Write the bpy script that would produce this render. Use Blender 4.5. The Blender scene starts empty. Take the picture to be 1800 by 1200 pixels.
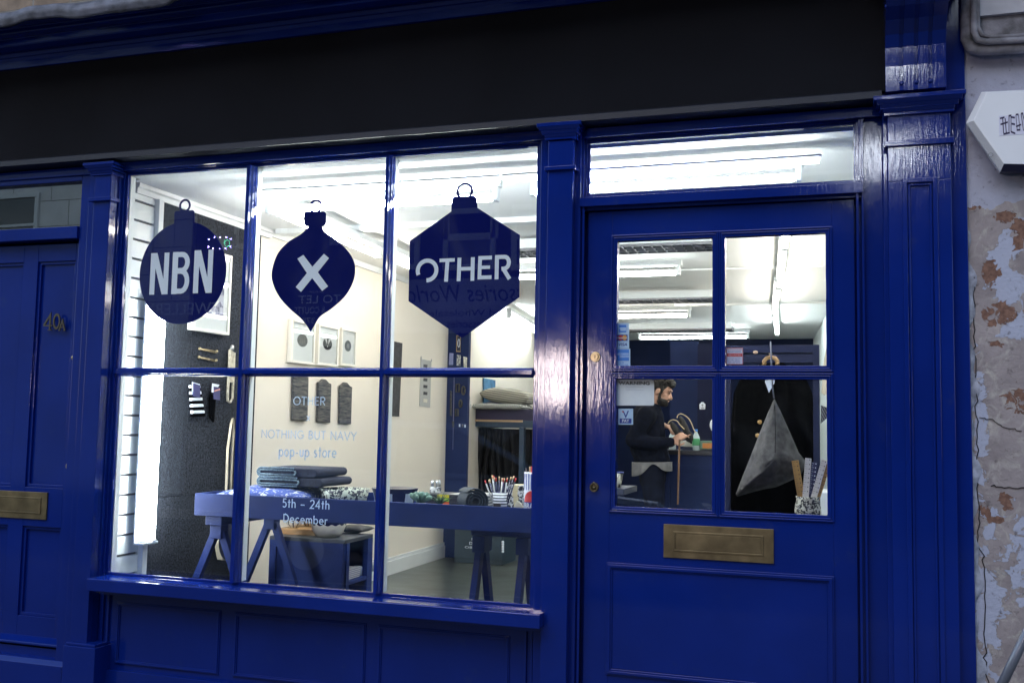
import bpy, bmesh, math, random
from mathutils import Vector, Matrix
random.seed(7)
S = bpy.context.scene
col = S.collection

# ---------------------------------------------------------------- camera
YAW, PITCH, ROLL, FPX = .31605, .08315, .01899, 1750.0
CAM = Vector((0, -3.738, 1.4))
_r = Vector((math.cos(YAW), math.sin(YAW), 0))
_f = Vector((-math.sin(YAW)*math.cos(PITCH), math.cos(YAW)*math.cos(PITCH), math.sin(PITCH)))
_u = _r.cross(_f)
RT = _r*math.cos(ROLL) + _u*math.sin(ROLL)
UP = -_r*math.sin(ROLL) + _u*math.cos(ROLL)
cd = bpy.data.cameras.new('camera'); cam = bpy.data.objects.new('camera', cd); col.objects.link(cam)
cd.sensor_width = 36; cd.lens = 36*FPX/1800; cd.clip_end = 500; cd.clip_start = .05
m = Matrix((( RT.x, UP.x, -_f.x, CAM.x), (RT.y, UP.y, -_f.y, CAM.y), (RT.z, UP.z, -_f.z, CAM.z), (0, 0, 0, 1)))
cam.matrix_world = m
S.camera = cam

# ---------------------------------------------------------------- light
W = bpy.data.worlds.new('World'); S.world = W; W.use_nodes = True
nt = W.node_tree; sky = nt.nodes.new('ShaderNodeTexSky'); sky.sky_type = 'NISHITA'
SUN_EL, SUN_ROT = math.radians(22), math.radians(200)
sky.sun_disc = False; sky.sun_elevation = SUN_EL; sky.sun_rotation = SUN_ROT
sky.air_density = 1.2; sky.dust_density = 1.0; sky.ozone_density = 2.0
nt.links.new(sky.outputs[0], nt.nodes['Background'].inputs[0])
nt.nodes['Background'].inputs[1].default_value = .16
sd = bpy.data.lights.new('sun', 'SUN'); sd.energy = .6; sd.angle = math.radians(40); sd.color = (.93, .95, 1)
so = bpy.data.objects.new('sun', sd); col.objects.link(so)
so.rotation_euler = (math.radians(32), 0, math.radians(-22))
S.view_settings.view_transform = 'Standard'; S.view_settings.look = 'None'
S.view_settings.exposure = .85; S.view_settings.gamma = 1
S.render.engine = 'CYCLES'
S.cycles.use_denoising = True
S.cycles.max_bounces = 8; S.cycles.diffuse_bounces = 4; S.cycles.glossy_bounces = 4
S.cycles.transparent_max_bounces = 24; S.cycles.caustics_reflective = False; S.cycles.caustics_refractive = False
S.cycles.sample_clamp_indirect = 6

# ---------------------------------------------------------------- picture point -> place
def ray(px, py): return RT*((px-900)/FPX) - UP*((py-600)/FPX) + _f
def at(px, py, Y):
    d = ray(px, py); return CAM + d*((Y-CAM.y)/d.y)
def atx(px, py, X):
    d = ray(px, py); return CAM + d*((X-CAM.x)/d.x)
def atz(px, py, Z):
    d = ray(px, py); return CAM + d*((Z-CAM.z)/d.z)
def X(px, py, Y=0): return at(px, py, Y).x
def Z(px, py, Y=0): return at(px, py, Y).z

# ---------------------------------------------------------------- mesh builder
class MB:
    def __init__(s): s.bm = bmesh.new()
    def _v(s, p): return s.bm.verts.new(p)
    def face(s, pts, mi=0, sm=False):
        f = s.bm.faces.new([s._v(p) for p in pts]); f.material_index = mi; f.smooth = sm; return f
    def box(s, x0, x1, y0, y1, z0, z1, mi=0):
        if x0 > x1: x0, x1 = x1, x0
        if y0 > y1: y0, y1 = y1, y0
        if z0 > z1: z0, z1 = z1, z0
        v = [s._v(p) for p in ((x0,y0,z0),(x1,y0,z0),(x1,y1,z0),(x0,y1,z0),(x0,y0,z1),(x1,y0,z1),(x1,y1,z1),(x0,y1,z1))]
        for q in ((0,3,2,1),(4,5,6,7),(0,1,5,4),(1,2,6,5),(2,3,7,6),(3,0,4,7)):
            f = s.bm.faces.new([v[i] for i in q]); f.material_index = mi
        return s
    def prism(s, poly, ax, a, b, mi=0, sm=False):
        """polygon extruded along an axis: ax 'x': poly=(y,z); 'y': (x,z); 'z': (x,y)"""
        def P(p, t):
            return (t, p[0], p[1]) if ax == 'x' else ((p[0], t, p[1]) if ax == 'y' else (p[0], p[1], t))
        A = [s._v(P(p, a)) for p in poly]; B = [s._v(P(p, b)) for p in poly]
        n = len(poly); fs = [s.bm.faces.new(A), s.bm.faces.new(B[::-1])]
        for i in range(n):
            j = (i+1) % n; q = s.bm.faces.new((A[i], B[i], B[j], A[j])); q.smooth = sm; q.material_index = mi
        for f in fs: f.material_index = mi
        bmesh.ops.recalc_face_normals(s.bm, faces=s.bm.faces[:])
        return s
    def tube(s, pts, r, n=10, mi=0, caps=True):
        pts = [Vector(p) for p in pts]
        rs = r if isinstance(r, (list, tuple)) else [r]*len(pts)
        rings = []
        for i, p in enumerate(pts):
            d = (pts[min(i+1, len(pts)-1)] - pts[max(i-1, 0)]).normalized()
            a = d.orthogonal().normalized() if i == 0 else (s._a - d*s._a.dot(d)).normalized()
            s._a = a; b = d.cross(a)
            rings.append([s._v(p + (a*math.cos(t)+b*math.sin(t))*rs[i]) for t in [2*math.pi*k/n for k in range(n)]])
        for i in range(len(rings)-1):
            for k in range(n):
                f = s.bm.faces.new((rings[i][k], rings[i][(k+1)%n], rings[i+1][(k+1)%n], rings[i+1][k])); f.smooth = True; f.material_index = mi
        if caps:
            for rg in (rings[0][::-1], rings[-1]):
                f = s.bm.faces.new(rg); f.material_index = mi
        return s
    def bar(s, a, b, w, d, up=(0, 0, 1), mi=0):
        """square bar from a to b, width w, depth d"""
        a, b = Vector(a), Vector(b); D = (b-a).normalized(); U = Vector(up)
        if abs(D.dot(U)) > .99: U = Vector((0, 1, 0))
        sx = D.cross(U).normalized(); sy = sx.cross(D)
        A = [s._v(a + sx*i*w/2 + sy*j*d/2) for i, j in ((-1,-1),(1,-1),(1,1),(-1,1))]
        B = [s._v(b + sx*i*w/2 + sy*j*d/2) for i, j in ((-1,-1),(1,-1),(1,1),(-1,1))]
        fs = [s.bm.faces.new(A[::-1]), s.bm.faces.new(B)]
        for i in range(4): fs.append(s.bm.faces.new((A[i], A[(i+1)%4], B[(i+1)%4], B[i])))
        for f in fs: f.material_index = mi
        return s
    def lathe(s, c, prof, n=28, mi=0, squash=(1, 1)):
        rings = []
        for r, z in prof:
            rings.append([s._v((c[0]+r*squash[0]*math.cos(2*math.pi*k/n), c[1]+r*squash[1]*math.sin(2*math.pi*k/n), c[2]+z)) for k in range(n)])
        for i in range(len(rings)-1):
            for k in range(n):
                f = s.bm.faces.new((rings[i][k], rings[i][(k+1)%n], rings[i+1][(k+1)%n], rings[i+1][k])); f.smooth = True; f.material_index = mi
        for rg, z in ((rings[0][::-1], 0), (rings[-1], 0)):
            try: s.bm.faces.new(rg).material_index = mi
            except Exception: pass
        return s
    def ball(s, c, r, sq=(1, 1, 1), mi=0, u=14, v=9, fn=None, rot=None):
        R_ = rot or Matrix.Identity(3); c = Vector(c)
        rows = []
        for i in range(1, v):
            th = math.pi*i/v; row = []
            for k in range(u):
                ph = 2*math.pi*k/u; p = Vector((math.sin(th)*math.cos(ph), math.sin(th)*math.sin(ph), math.cos(th)))
                if fn: p = Vector(fn(p))
                row.append(s._v(c + R_ @ Vector((p.x*r*sq[0], p.y*r*sq[1], p.z*r*sq[2]))))
            rows.append(row)
        def pole(z):
            p = Vector((0, 0, z)); p = Vector(fn(p)) if fn else p
            return s._v(c + R_ @ Vector((p.x*r*sq[0], p.y*r*sq[1], p.z*r*sq[2])))
        t, b = pole(1), pole(-1)
        for k in range(u):
            fs = [(t, rows[0][k], rows[0][(k+1)%u])] + [(rows[i][k], rows[i+1][k], rows[i+1][(k+1)%u], rows[i][(k+1)%u]) for i in range(v-2)] + [(rows[-1][k], b, rows[-1][(k+1)%u])]
            for q in fs:
                f = s.bm.faces.new(q); f.smooth = True; f.material_index = mi
        return s
    def grid(s, fn, nu, nv, mi=0, sm=True):
        V_ = [[s._v(fn(i/nu, j/nv)) for j in range(nv+1)] for i in range(nu+1)]
        for i in range(nu):
            for j in range(nv):
                f = s.bm.faces.new((V_[i][j], V_[i+1][j], V_[i+1][j+1], V_[i][j+1])); f.smooth = sm; f.material_index = mi
        return s
    def build(s, name, mats, parent=None, bevel=0, **tagkw):
        me = bpy.data.meshes.new(name); o = bpy.data.objects.new(name, me); col.objects.link(o)
        if parent is None:
            vs = [v.co for v in s.bm.verts]
            lo = Vector([min(v[i] for v in vs) for i in range(3)]); hi = Vector([max(v[i] for v in vs) for i in range(3)])
            org = Vector(((lo.x+hi.x)/2, (lo.y+hi.y)/2, lo.z)); o.location = org
        else:
            org = Vector((0, 0, 0)); q = parent
            while q: org += q.location; q = q.parent
            o.parent = parent
        bmesh.ops.translate(s.bm, verts=s.bm.verts[:], vec=-org)
        s.bm.to_mesh(me); s.bm.free()
        for mt in (mats if isinstance(mats, (list, tuple)) else [mats]): me.materials.append(mt)
        if bevel:
            b = o.modifiers.new('bevel', 'BEVEL'); b.width = bevel; b.segments = 2; b.limit_method = 'ANGLE'; b.angle_limit = math.radians(40)
        if tagkw: tag(o, **tagkw)
        return o

def tag(o, label=None, cat=None, group=None, kind=None):
    if label: o['label'] = label
    if cat: o['category'] = cat
    if group: o['group'] = group
    if kind: o['kind'] = kind
    return o
def thing(name, loc, label, cat, group=None):
    o = bpy.data.objects.new(name, None); o.empty_display_size = .1; col.objects.link(o)
    o.location = loc; return tag(o, label, cat, group)
def copy_tree(o, parent=None):
    c = o.copy(); col.objects.link(c)
    if parent: c.parent = parent
    for ch in list(o.children): copy_tree(ch, c)
    return c

# ---------------------------------------------------------------- materials
def mat(name, c, rough=.6, metal=0, var=0, vscale=8, bump=0, bscale=60, stretch=(1, 1, 1), spec=.5, emit=None, es=0, coat=0, c2=None):
    mt = bpy.data.materials.new(name); mt.use_nodes = True; N = mt.node_tree; b = N.nodes['Principled BSDF']
    b.inputs['Base Color'].default_value = (*c, 1); b.inputs['Roughness'].default_value = rough; b.inputs['Metallic'].default_value = metal
    b.inputs['Specular IOR Level'].default_value = spec; b.inputs['Coat Weight'].default_value = coat
    tc = N.nodes.new('ShaderNodeNewGeometry'); mp = N.nodes.new('ShaderNodeMapping'); N.links.new(tc.outputs['Position'], mp.inputs[0]); mp.inputs['Scale'].default_value = stretch
    if var or c2:
        n = N.nodes.new('ShaderNodeTexNoise'); n.inputs['Scale'].default_value = vscale; n.inputs['Detail'].default_value = 6; N.links.new(mp.outputs[0], n.inputs[0])
        r = N.nodes.new('ShaderNodeValToRGB'); r.color_ramp.elements[0].position = .3; r.color_ramp.elements[1].position = .7
        r.color_ramp.elements[0].color = (*[x*(1-var) for x in c], 1); r.color_ramp.elements[1].color = (*(c2 or [min(1, x*(1+var)) for x in c]), 1)
        N.links.new(n.outputs[0], r.inputs[0]); N.links.new(r.outputs[0], b.inputs['Base Color'])
    if bump:
        n = N.nodes.new('ShaderNodeTexNoise'); n.inputs['Scale'].default_value = bscale; n.inputs['Detail'].default_value = 4; N.links.new(mp.outputs[0], n.inputs[0])
        bp = N.nodes.new('ShaderNodeBump'); bp.inputs['Strength'].default_value = 1; bp.inputs['Distance'].default_value = bump
        N.links.new(n.outputs[0], bp.inputs['Height']); N.links.new(bp.outputs[0], b.inputs['Normal'])
    if emit:
        b.inputs['Emission Color'].default_value = (*emit, 1); b.inputs['Emission Strength'].default_value = es
    return mt
def nodes_mat(name, rough=.6):
    mt = bpy.data.materials.new(name); mt.use_nodes = True; N = mt.node_tree; b = N.nodes['Principled BSDF']; b.inputs['Roughness'].default_value = rough
    return mt, N, b
def speckle(name, c1, c2, scale=60, thr=.5, rough=.45, stretch=(1, 1, 1)):
    mt, N, b = nodes_mat(name, rough)
    tc = N.nodes.new('ShaderNodeNewGeometry'); mp = N.nodes.new('ShaderNodeMapping'); N.links.new(tc.outputs['Position'], mp.inputs[0]); mp.inputs['Scale'].default_value = stretch
    n = N.nodes.new('ShaderNodeTexNoise'); n.inputs['Scale'].default_value = scale; n.inputs['Detail'].default_value = 2; n.inputs['Distortion'].default_value = 1.2; N.links.new(mp.outputs[0], n.inputs[0])
    r = N.nodes.new('ShaderNodeValToRGB'); r.color_ramp.elements[0].position = thr-.02; r.color_ramp.elements[1].position = thr+.02
    r.color_ramp.elements[0].color = (*c1, 1); r.color_ramp.elements[1].color = (*c2, 1); N.links.new(n.outputs[0], r.inputs[0]); N.links.new(r.outputs[0], b.inputs['Base Color'])
    return mt
def stripes(name, c1, c2, axis, period, duty=.5, rough=.7, distort=0, second=None):
    mt, N, b = nodes_mat(name, rough)
    tc = N.nodes.new('ShaderNodeNewGeometry'); sp = N.nodes.new('ShaderNodeSeparateXYZ'); N.links.new(tc.outputs['Position'], sp.inputs[0])
    out = None
    for ax, per in ((axis, period),) + ((second,) if second else ()):
        dv = N.nodes.new('ShaderNodeVectorMath'); dv.operation = 'DOT_PRODUCT'; N.links.new(tc.outputs['Position'], dv.inputs[0]); dv.inputs[1].default_value = ax
        src = dv.outputs['Value']
        if distort:
            n = N.nodes.new('ShaderNodeTexNoise'); n.inputs['Scale'].default_value = 25; N.links.new(tc.outputs['Position'], n.inputs[0])
            ad = N.nodes.new('ShaderNodeMath'); ad.operation = 'MULTIPLY_ADD'; N.links.new(n.outputs[0], ad.inputs[0]); ad.inputs[1].default_value = distort; N.links.new(src, ad.inputs[2]); src = ad.outputs[0]
        a = N.nodes.new('ShaderNodeMath'); a.operation = 'DIVIDE'; N.links.new(src, a.inputs[0]); a.inputs[1].default_value = per
        f = N.nodes.new('ShaderNodeMath'); f.operation = 'FRACT'; N.links.new(a.outputs[0], f.inputs[0])
        g = N.nodes.new('ShaderNodeMath'); g.operation = 'GREATER_THAN'; N.links.new(f.outputs[0], g.inputs[0]); g.inputs[1].default_value = duty
        if out is None: out = g.outputs[0]
        else:
            x = N.nodes.new('ShaderNodeMath'); x.operation = 'SUBTRACT'; N.links.new(out, x.inputs[0]); N.links.new(g.outputs[0], x.inputs[1])
            y = N.nodes.new('ShaderNodeMath'); y.operation = 'ABSOLUTE'; N.links.new(x.outputs[0], y.inputs[0]); out = y.outputs[0]
    mx = N.nodes.new('ShaderNodeMix'); mx.data_type = 'RGBA'; N.links.new(out, mx.inputs[0]); mx.inputs[6].default_value = (*c1, 1); mx.inputs[7].default_value = (*c2, 1)
    N.links.new(mx.outputs[2], b.inputs['Base Color'])
    return mt

BLUE = (.0036, .0190, .190)
def gloss_paint(name, stretch, c=BLUE, rough=.07, dist=.00036):
    mt = mat(name, c, rough, var=.12, vscale=3, stretch=(1, 1, 1), coat=0)
    N = mt.node_tree; b = N.nodes['Principled BSDF']
    tc = N.nodes.new('ShaderNodeNewGeometry'); mp = N.nodes.new('ShaderNodeMapping'); N.links.new(tc.outputs['Position'], mp.inputs[0]); mp.inputs['Scale'].default_value = stretch
    n = N.nodes.new('ShaderNodeTexNoise'); n.inputs['Scale'].default_value = 1; n.inputs['Detail'].default_value = 5; n.inputs['Roughness'].default_value = .6; N.links.new(mp.outputs[0], n.inputs[0])
    w = N.nodes.new('ShaderNodeTexNoise'); w.inputs['Scale'].default_value = 9; w.inputs['Detail'].default_value = 10; w.inputs['Roughness'].default_value = .7; N.links.new(tc.outputs['Position'], w.inputs[0])
    wr = N.nodes.new('ShaderNodeValToRGB'); wr.color_ramp.elements[0].position = .60; wr.color_ramp.elements[1].position = .72; wr.color_ramp.elements[0].color = (0, 0, 0, 1); wr.color_ramp.elements[1].color = (.55, .55, .55, 1); N.links.new(w.outputs[0], wr.inputs[0])
    src = b.inputs['Base Color'].links[0].from_socket; wm = N.nodes.new('ShaderNodeMix'); wm.data_type = 'RGBA'; N.links.new(wr.outputs[0], wm.inputs[0]); N.links.new(src, wm.inputs[6]); wm.inputs[7].default_value = (.018, .034, .165, 1); N.links.new(wm.outputs[2], b.inputs['Base Color'])
    rr = N.nodes.new('ShaderNodeMapRange'); rr.inputs['From Min'].default_value = .3; rr.inputs['From Max'].default_value = .7; rr.inputs['To Min'].default_value = rough*.7; rr.inputs['To Max'].default_value = rough*1.5; N.links.new(w.outputs[0], rr.inputs[0]); N.links.new(rr.outputs[0], b.inputs['Roughness'])
    bp = N.nodes.new('ShaderNodeBump'); bp.inputs['Strength'].default_value = 1; bp.inputs['Distance'].default_value = dist
    N.links.new(n.outputs[0], bp.inputs['Height']); N.links.new(bp.outputs[0], b.inputs['Normal'])
    return mt
PV = gloss_paint('blue gloss paint brushed upright', (85, 85, 11))
PH = gloss_paint('blue gloss paint brushed level', (11, 85, 85))
FASCIA = mat('charcoal board', (.0098, .0104, .0146), .8, var=.2, vscale=2, bump=.0004, bscale=60, spec=.08)
FILLET = mat('slate strip', (.013, .017, .032), .5, var=.1, spec=.4)
WHITE_IN = mat('white inner paint', (.74, .77, .78), .5, var=.03)
CREAM = mat('cream wall paint', (.82, .755, .66), .7, var=.03, vscale=1.5, bump=.0004, bscale=90)
CEIL = mat('ceiling paint', (.82, .83, .82), .8, var=.04, vscale=1)
PALE = mat('pale wall paint', (.66, .72, .72), .8, var=.03, vscale=1)
NAVYW = mat('navy wall paint', (.009, .020, .080), .7, var=.15, vscale=2, spec=.2)
NAVYT = mat('navy table paint', (.0055, .019, .112), .6, var=.2, vscale=6, bump=.0003, bscale=40, spec=.25)
NAVYD = mat('dark navy wood', (.010, .015, .045), .5, var=.2, vscale=5)
BLACKC = mat('black cloth', (.0015, .0015, .002), 1, spec=0)
BRASS = mat('aged brass', (.20, .155, .085), .42, metal=.75, var=.35, vscale=14, bump=.0008, bscale=25)
BRASS2 = mat('polished brass', (.45, .36, .22), .28, metal=.9, var=.2, vscale=30)
VINYL = mat('navy vinyl', (.003, .007, .110), .6, var=.03, spec=.04)
VWHITE = mat('white vinyl', (.88, .93, 1.0), .5)
LEAD = mat('grey lead', (.06, .065, .095), .55, metal=.2, var=.5, vscale=14, bump=.004, bscale=30, c2=(.14, .15, .20))
WOOD = mat('warm wood', (.28, .15, .06), .5, var=.3, vscale=14, stretch=(1, 1, 4))
BLACKP = mat('black plastic', (.01, .01, .012), .35)
STEEL = mat('steel', (.5, .5, .5), .3, metal=1)
TUBE = mat('fluorescent tube', (.9, .95, 1), .4, emit=(.93, 1.0, 1.0), es=26)
TUBEV = mat('corner fluorescent tube', (.9, .95, 1), .4, emit=(.93, 1.0, 1.0), es=40)
TUBEF = mat('front fluorescent tube', (.9, .95, 1), .4, emit=(.93, 1.0, 1.0), es=60)
TUBES = mat('slim fluorescent tube', (.9, .95, 1), .4, emit=(.93, 1.0, 1.0), es=7)
TUBEW = mat('warm fluorescent tube', (1, .9, .8), .4, emit=(1, .92, .82), es=24)
WPLA = mat('white plastic', (.75, .78, .78), .35)

def glass_mat(ior=1.5):
    mt = bpy.data.materials.new('window glass'); mt.use_nodes = True; N = mt.node_tree; N.nodes.clear()
    o = N.nodes.new('ShaderNodeOutputMaterial'); mx = N.nodes.new('ShaderNodeMixShader'); tr = N.nodes.new('ShaderNodeBsdfTransparent'); gl = N.nodes.new('ShaderNodeBsdfGlossy')
    fr = N.nodes.new('ShaderNodeFresnel'); fr.inputs[0].default_value = 1.5; gl.inputs['Roughness'].default_value = .004; tr.inputs[0].default_value = (.98, .993, .993, 1)
    g = N.nodes.new('ShaderNodeNewGeometry'); n = N.nodes.new('ShaderNodeTexNoise'); n.inputs['Scale'].default_value = 2.2; N.links.new(g.outputs['Position'], n.inputs[0])
    bp = N.nodes.new('ShaderNodeBump'); bp.inputs['Distance'].default_value = .00012; N.links.new(n.outputs[0], bp.inputs['Height']); N.links.new(bp.outputs[0], gl.inputs['Normal'])
    io = N.nodes.new('ShaderNodeMath'); io.operation = 'MULTIPLY_ADD'; N.links.new(g.outputs['Backfacing'], io.inputs[0]); io.inputs[1].default_value = 1/ior-ior; io.inputs[2].default_value = ior; N.links.new(io.outputs[0], fr.inputs[0])
    N.links.new(fr.outputs[0], mx.inputs[0]); N.links.new(tr.outputs[0], mx.inputs[1]); N.links.new(gl.outputs[0], mx.inputs[2])
    d1 = N.nodes.new('ShaderNodeTexNoise'); d1.inputs['Scale'].default_value = 3.5; d1.inputs['Detail'].default_value = 9; d1.inputs['Distortion'].default_value = 1.5; N.links.new(g.outputs['Position'], d1.inputs[0])
    dr = N.nodes.new('ShaderNodeValToRGB'); dr.color_ramp.elements[0].position = .48; dr.color_ramp.elements[1].position = .75; dr.color_ramp.elements[0].color = (0, 0, 0, 1); dr.color_ramp.elements[1].color = (.012, .012, .012, 1); N.links.new(d1.outputs[0], dr.inputs[0])
    df_ = N.nodes.new('ShaderNodeBsdfDiffuse'); df_.inputs[0].default_value = (.6, .65, .7, 1); m2 = N.nodes.new('ShaderNodeMixShader'); N.links.new(dr.outputs[0], m2.inputs[0]); N.links.new(mx.outputs[0], m2.inputs[1]); N.links.new(df_.outputs[0], m2.inputs[2]); N.links.new(m2.outputs[0], o.inputs[0])
    return mt
GLASS = glass_mat(); GLASS_FAN = glass_mat(3.0)

def thin_mat(name, c, k=.45):
    mt = bpy.data.materials.new(name); mt.use_nodes = True; N = mt.node_tree; N.nodes.clear()
    o = N.nodes.new('ShaderNodeOutputMaterial'); mx = N.nodes.new('ShaderNodeMixShader'); d = N.nodes.new('ShaderNodeBsdfDiffuse'); t_ = N.nodes.new('ShaderNodeBsdfTranslucent')
    d.inputs[0].default_value = (*c, 1); t_.inputs[0].default_value = (*c, 1); mx.inputs[0].default_value = k
    N.links.new(d.outputs[0], mx.inputs[1]); N.links.new(t_.outputs[0], mx.inputs[2]); N.links.new(mx.outputs[0], o.inputs[0]); return mt

# ---------------------------------------------------------------- flat shapes, lettering
def arc(cx, cy, rx, ry, a0, a1, n=14):
    return [(cx+rx*math.cos(math.radians(a0+(a1-a0)*i/n)), cy+ry*math.sin(math.radians(a0+(a1-a0)*i/n))) for i in range(n+1)]
def ribbon(mb, pts, w, P, t0, t1, closed=False, mi=0):
    """mitred ribbon of width w along 2-D pts; P(u,v,t) -> 3-D"""
    pts = [Vector(p) for p in pts]; n = len(pts); L = []; R_ = []
    for i in range(n):
        a = pts[(i-1) % n] if (closed or i > 0) else None; b = pts[(i+1) % n] if (closed or i < n-1) else None
        d1 = (pts[i]-a).normalized() if a is not None else None; d2 = (b-pts[i]).normalized() if b is not None else None
        if d1 is None: d1 = d2
        if d2 is None: d2 = d1
        n1 = Vector((-d1.y, d1.x)); n2 = Vector((-d2.y, d2.x)); mm = n1+n2
        mm = mm.normalized() if mm.length > 1e-6 else n1
        k = min(2.5, 1/max(.3, mm.dot(n1))); L.append(pts[i]+mm*w/2*k); R_.append(pts[i]-mm*w/2*k)
    rg = range(n if closed else n-1)
    V0 = [(mb._v(P(*l, t0)), mb._v(P(*r, t0)), mb._v(P(*l, t1)), mb._v(P(*r, t1))) for l, r in zip(L, R_)]
    for i in rg:
        a, b = V0[i], V0[(i+1) % n]
        for q in ((a[0], a[1], b[1], b[0]), (a[2], b[2], b[3], a[3]), (a[0], b[0], b[2], a[2]), (a[1], a[3], b[3], b[1])):
            mb.bm.faces.new(q).material_index = mi
    if not closed:
        for a in (V0[0], V0[-1]): mb.bm.faces.new((a[0], a[2], a[3], a[1])).material_index = mi
xh = .64
GL = {  # width, strokes (cap height 1)
 'O': (.86, [arc(.43, .5, .40, .47, 0, 360, 28)]), 'T': (.62, [[(.02, .96), (.60, .96)], [(.31, .93), (.31, 0)]]),
 'H': (.72, [[(.08, 0), (.08, 1)], [(.64, 0), (.64, 1)], [(.1, .52), (.62, .52)]]),
 'E': (.56, [[(.52, .96), (.08, .96), (.08, .04), (.52, .04)], [(.1, .52), (.46, .52)]]),
 'R': (.62, [[(.08, 0), (.08, .96)] + [(.3, .96)] + arc(.3, .71, .25, .25, 90, -90, 10) + [(.1, .46)], [(.3, .45), (.57, 0)]]),
 'N': (.76, [[(.08, 0), (.08, .97), (.68, .03), (.68, 1)]]), 'I': (.22, [[(.11, 0), (.11, 1)]]),
 'G': (.84, [arc(.43, .5, .38, .46, 45, 335, 22) + [(.78, .47), (.5, .47)]]),
 'B': (.62, [[(.08, .04), (.08, .96), (.27, .96)] + arc(.27, .745, .21, .215, 90, -90, 10) + [(.1, .53)], [(.3, .52)] + arc(.3, .28, .25, .24, 90, -90, 10) + [(.1, .04)]]),
 'U': (.70, [[(.08, 1), (.08, .32)] + arc(.35, .30, .27, .27, 180, 360, 12) + [(.62, 1)]]),
 'A': (.74, [[(.02, 0), (.37, .98), (.72, 0)], [(.17, .33), (.57, .33)]]), 'V': (.70, [[(.02, 1), (.35, .02), (.68, 1)]]),
 'Y': (.68, [[(.02, 1), (.34, .45), (.66, 1)], [(.34, .47), (.34, 0)]]), 'D': (.74, [[(.08, .04), (.08, .96), (.25, .96)] + arc(.25, .5, .42, .46, 90, -90, 16) + [(.1, .04)]]),
 'x': (.50, [[(.04, 0), (.44, xh)], [(.44, 0), (.04, xh)]]),
 'p': (.62, [[(.08, xh), (.08, -.3)], arc(.32, .32, .23, .29, 0, 360, 18)]), 'o': (.62, [arc(.31, .32, .25, .29, 0, 360, 18)]),
 '-': (.42, [[(.06, .34), (.36, .34)]]), '~': (.70, [[(.08, .36), (.58, .36)]]), 'u': (.56, [[(.08, xh), (.08, .25)] + arc(.28, .24, .20, .21, 180, 360, 10) + [(.48, xh)]]),
 's': (.46, [arc(.22, .47, .14, .14, 40, 270, 10) + arc(.22, .18, .16, .15, 90, -140, 10)]), 't': (.40, [[(.2, .92), (.2, 0)], [(.03, .62), (.37, .62)]]),
 'r': (.38, [[(.08, 0), (.08, xh)], arc(.27, .40, .17, .21, 170, 60, 6)]), 'e': (.58, [[(.06, .33), (.52, .33)] + arc(.29, .32, .23, .29, 5, 315, 16)]),
 '5': (.58, [[(.50, .96), (.16, .96), (.12, .58)] + arc(.27, .32, .24, .28, 110, -140, 14)]), 'h': (.56, [[(.08, 0), (.08, 1)], [(.08, .42)] + arc(.28, .42, .20, .20, 160, 0, 8) + [(.48, 0)]]),
 '2': (.60, [arc(.30, .70, .24, .26, 165, -30, 10) + [(.07, .04), (.55, .04)]]), '4': (.64, [[(.46, 0), (.46, .95), (.05, .28), (.60, .28)]]),
 'c': (.54, [arc(.31, .32, .24, .29, 50, 310, 14)]), 'm': (.84, [[(.08, 0), (.08, xh)], [(.08, .42)] + arc(.25, .42, .17, .20, 160, 0, 7) + [(.42, 0)], [(.42, .42)] + arc(.59, .42, .17, .20, 160, 0, 7) + [(.76, 0)]]),
 'b': (.62, [[(.08, 1), (.08, 0)], arc(.32, .32, .23, .29, 0, 360, 18)]), ' ': (.34, []),
}
def lettering(mb, s, p0, p1, hgt, P, w=.1, t0=0, t1=.001, mi=0, gap=.12):
    """text s from 2-D baseline p0 to p1, cap height hgt"""
    tot = sum(GL[c][0] for c in s) + gap*(len(s)-1); p0, p1 = Vector(p0), Vector(p1)
    ux = (p1-p0)/tot; x = 0; k = 0
    for c in s:
        wd, st = GL[c]
        for q in st:
            pts = [(p0 + ux*(x+a) + Vector((0, hgt*b))) for a, b in q]
            closed = len(q) > 4 and (Vector(q[0])-Vector(q[-1])).length < 1e-4
            if closed: pts = pts[:-1]
            e = .0001*(k % 4); k += 1
            ribbon(mb, pts, w*hgt, P, t0-e, t1, closed, mi)
        x += wd + gap
def text_mesh(mb, s, P, u0, u1, v0, v1, mi=0, t0=0, t1=.001, shear=0, bold=0, fit=True):
    """built-in font text fitted to a rectangle u0..u1, v0..v1"""
    cu = bpy.data.curves.new('lettering', 'FONT'); cu.body = s; cu.resolution_u = 3; cu.shear = shear; cu.offset = bold
    o = bpy.data.objects.new('lettering', cu); col.objects.link(o); dg = bpy.context.evaluated_depsgraph_get()
    me = bpy.data.meshes.new_from_object(o.evaluated_get(dg)); bpy.data.objects.remove(o); bpy.data.curves.remove(cu)
    xs = [v.co.x for v in me.vertices]; ys = [v.co.y for v in me.vertices]
    a, b, c, d = min(xs), max(xs), min(ys), max(ys)
    sx = (u1-u0)/(b-a); sy = (v1-v0)/(d-c)
    V_ = [mb._v(P(u0+(v.co.x-a)*sx, v0+(v.co.y-c)*sy, t0)) for v in me.vertices]
    for p in me.polygons:
        try: f = mb.bm.faces.new([V_[i] for i in p.vertices]); f.material_index = mi
        except Exception: pass
    bpy.data.meshes.remove(me)

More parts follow.
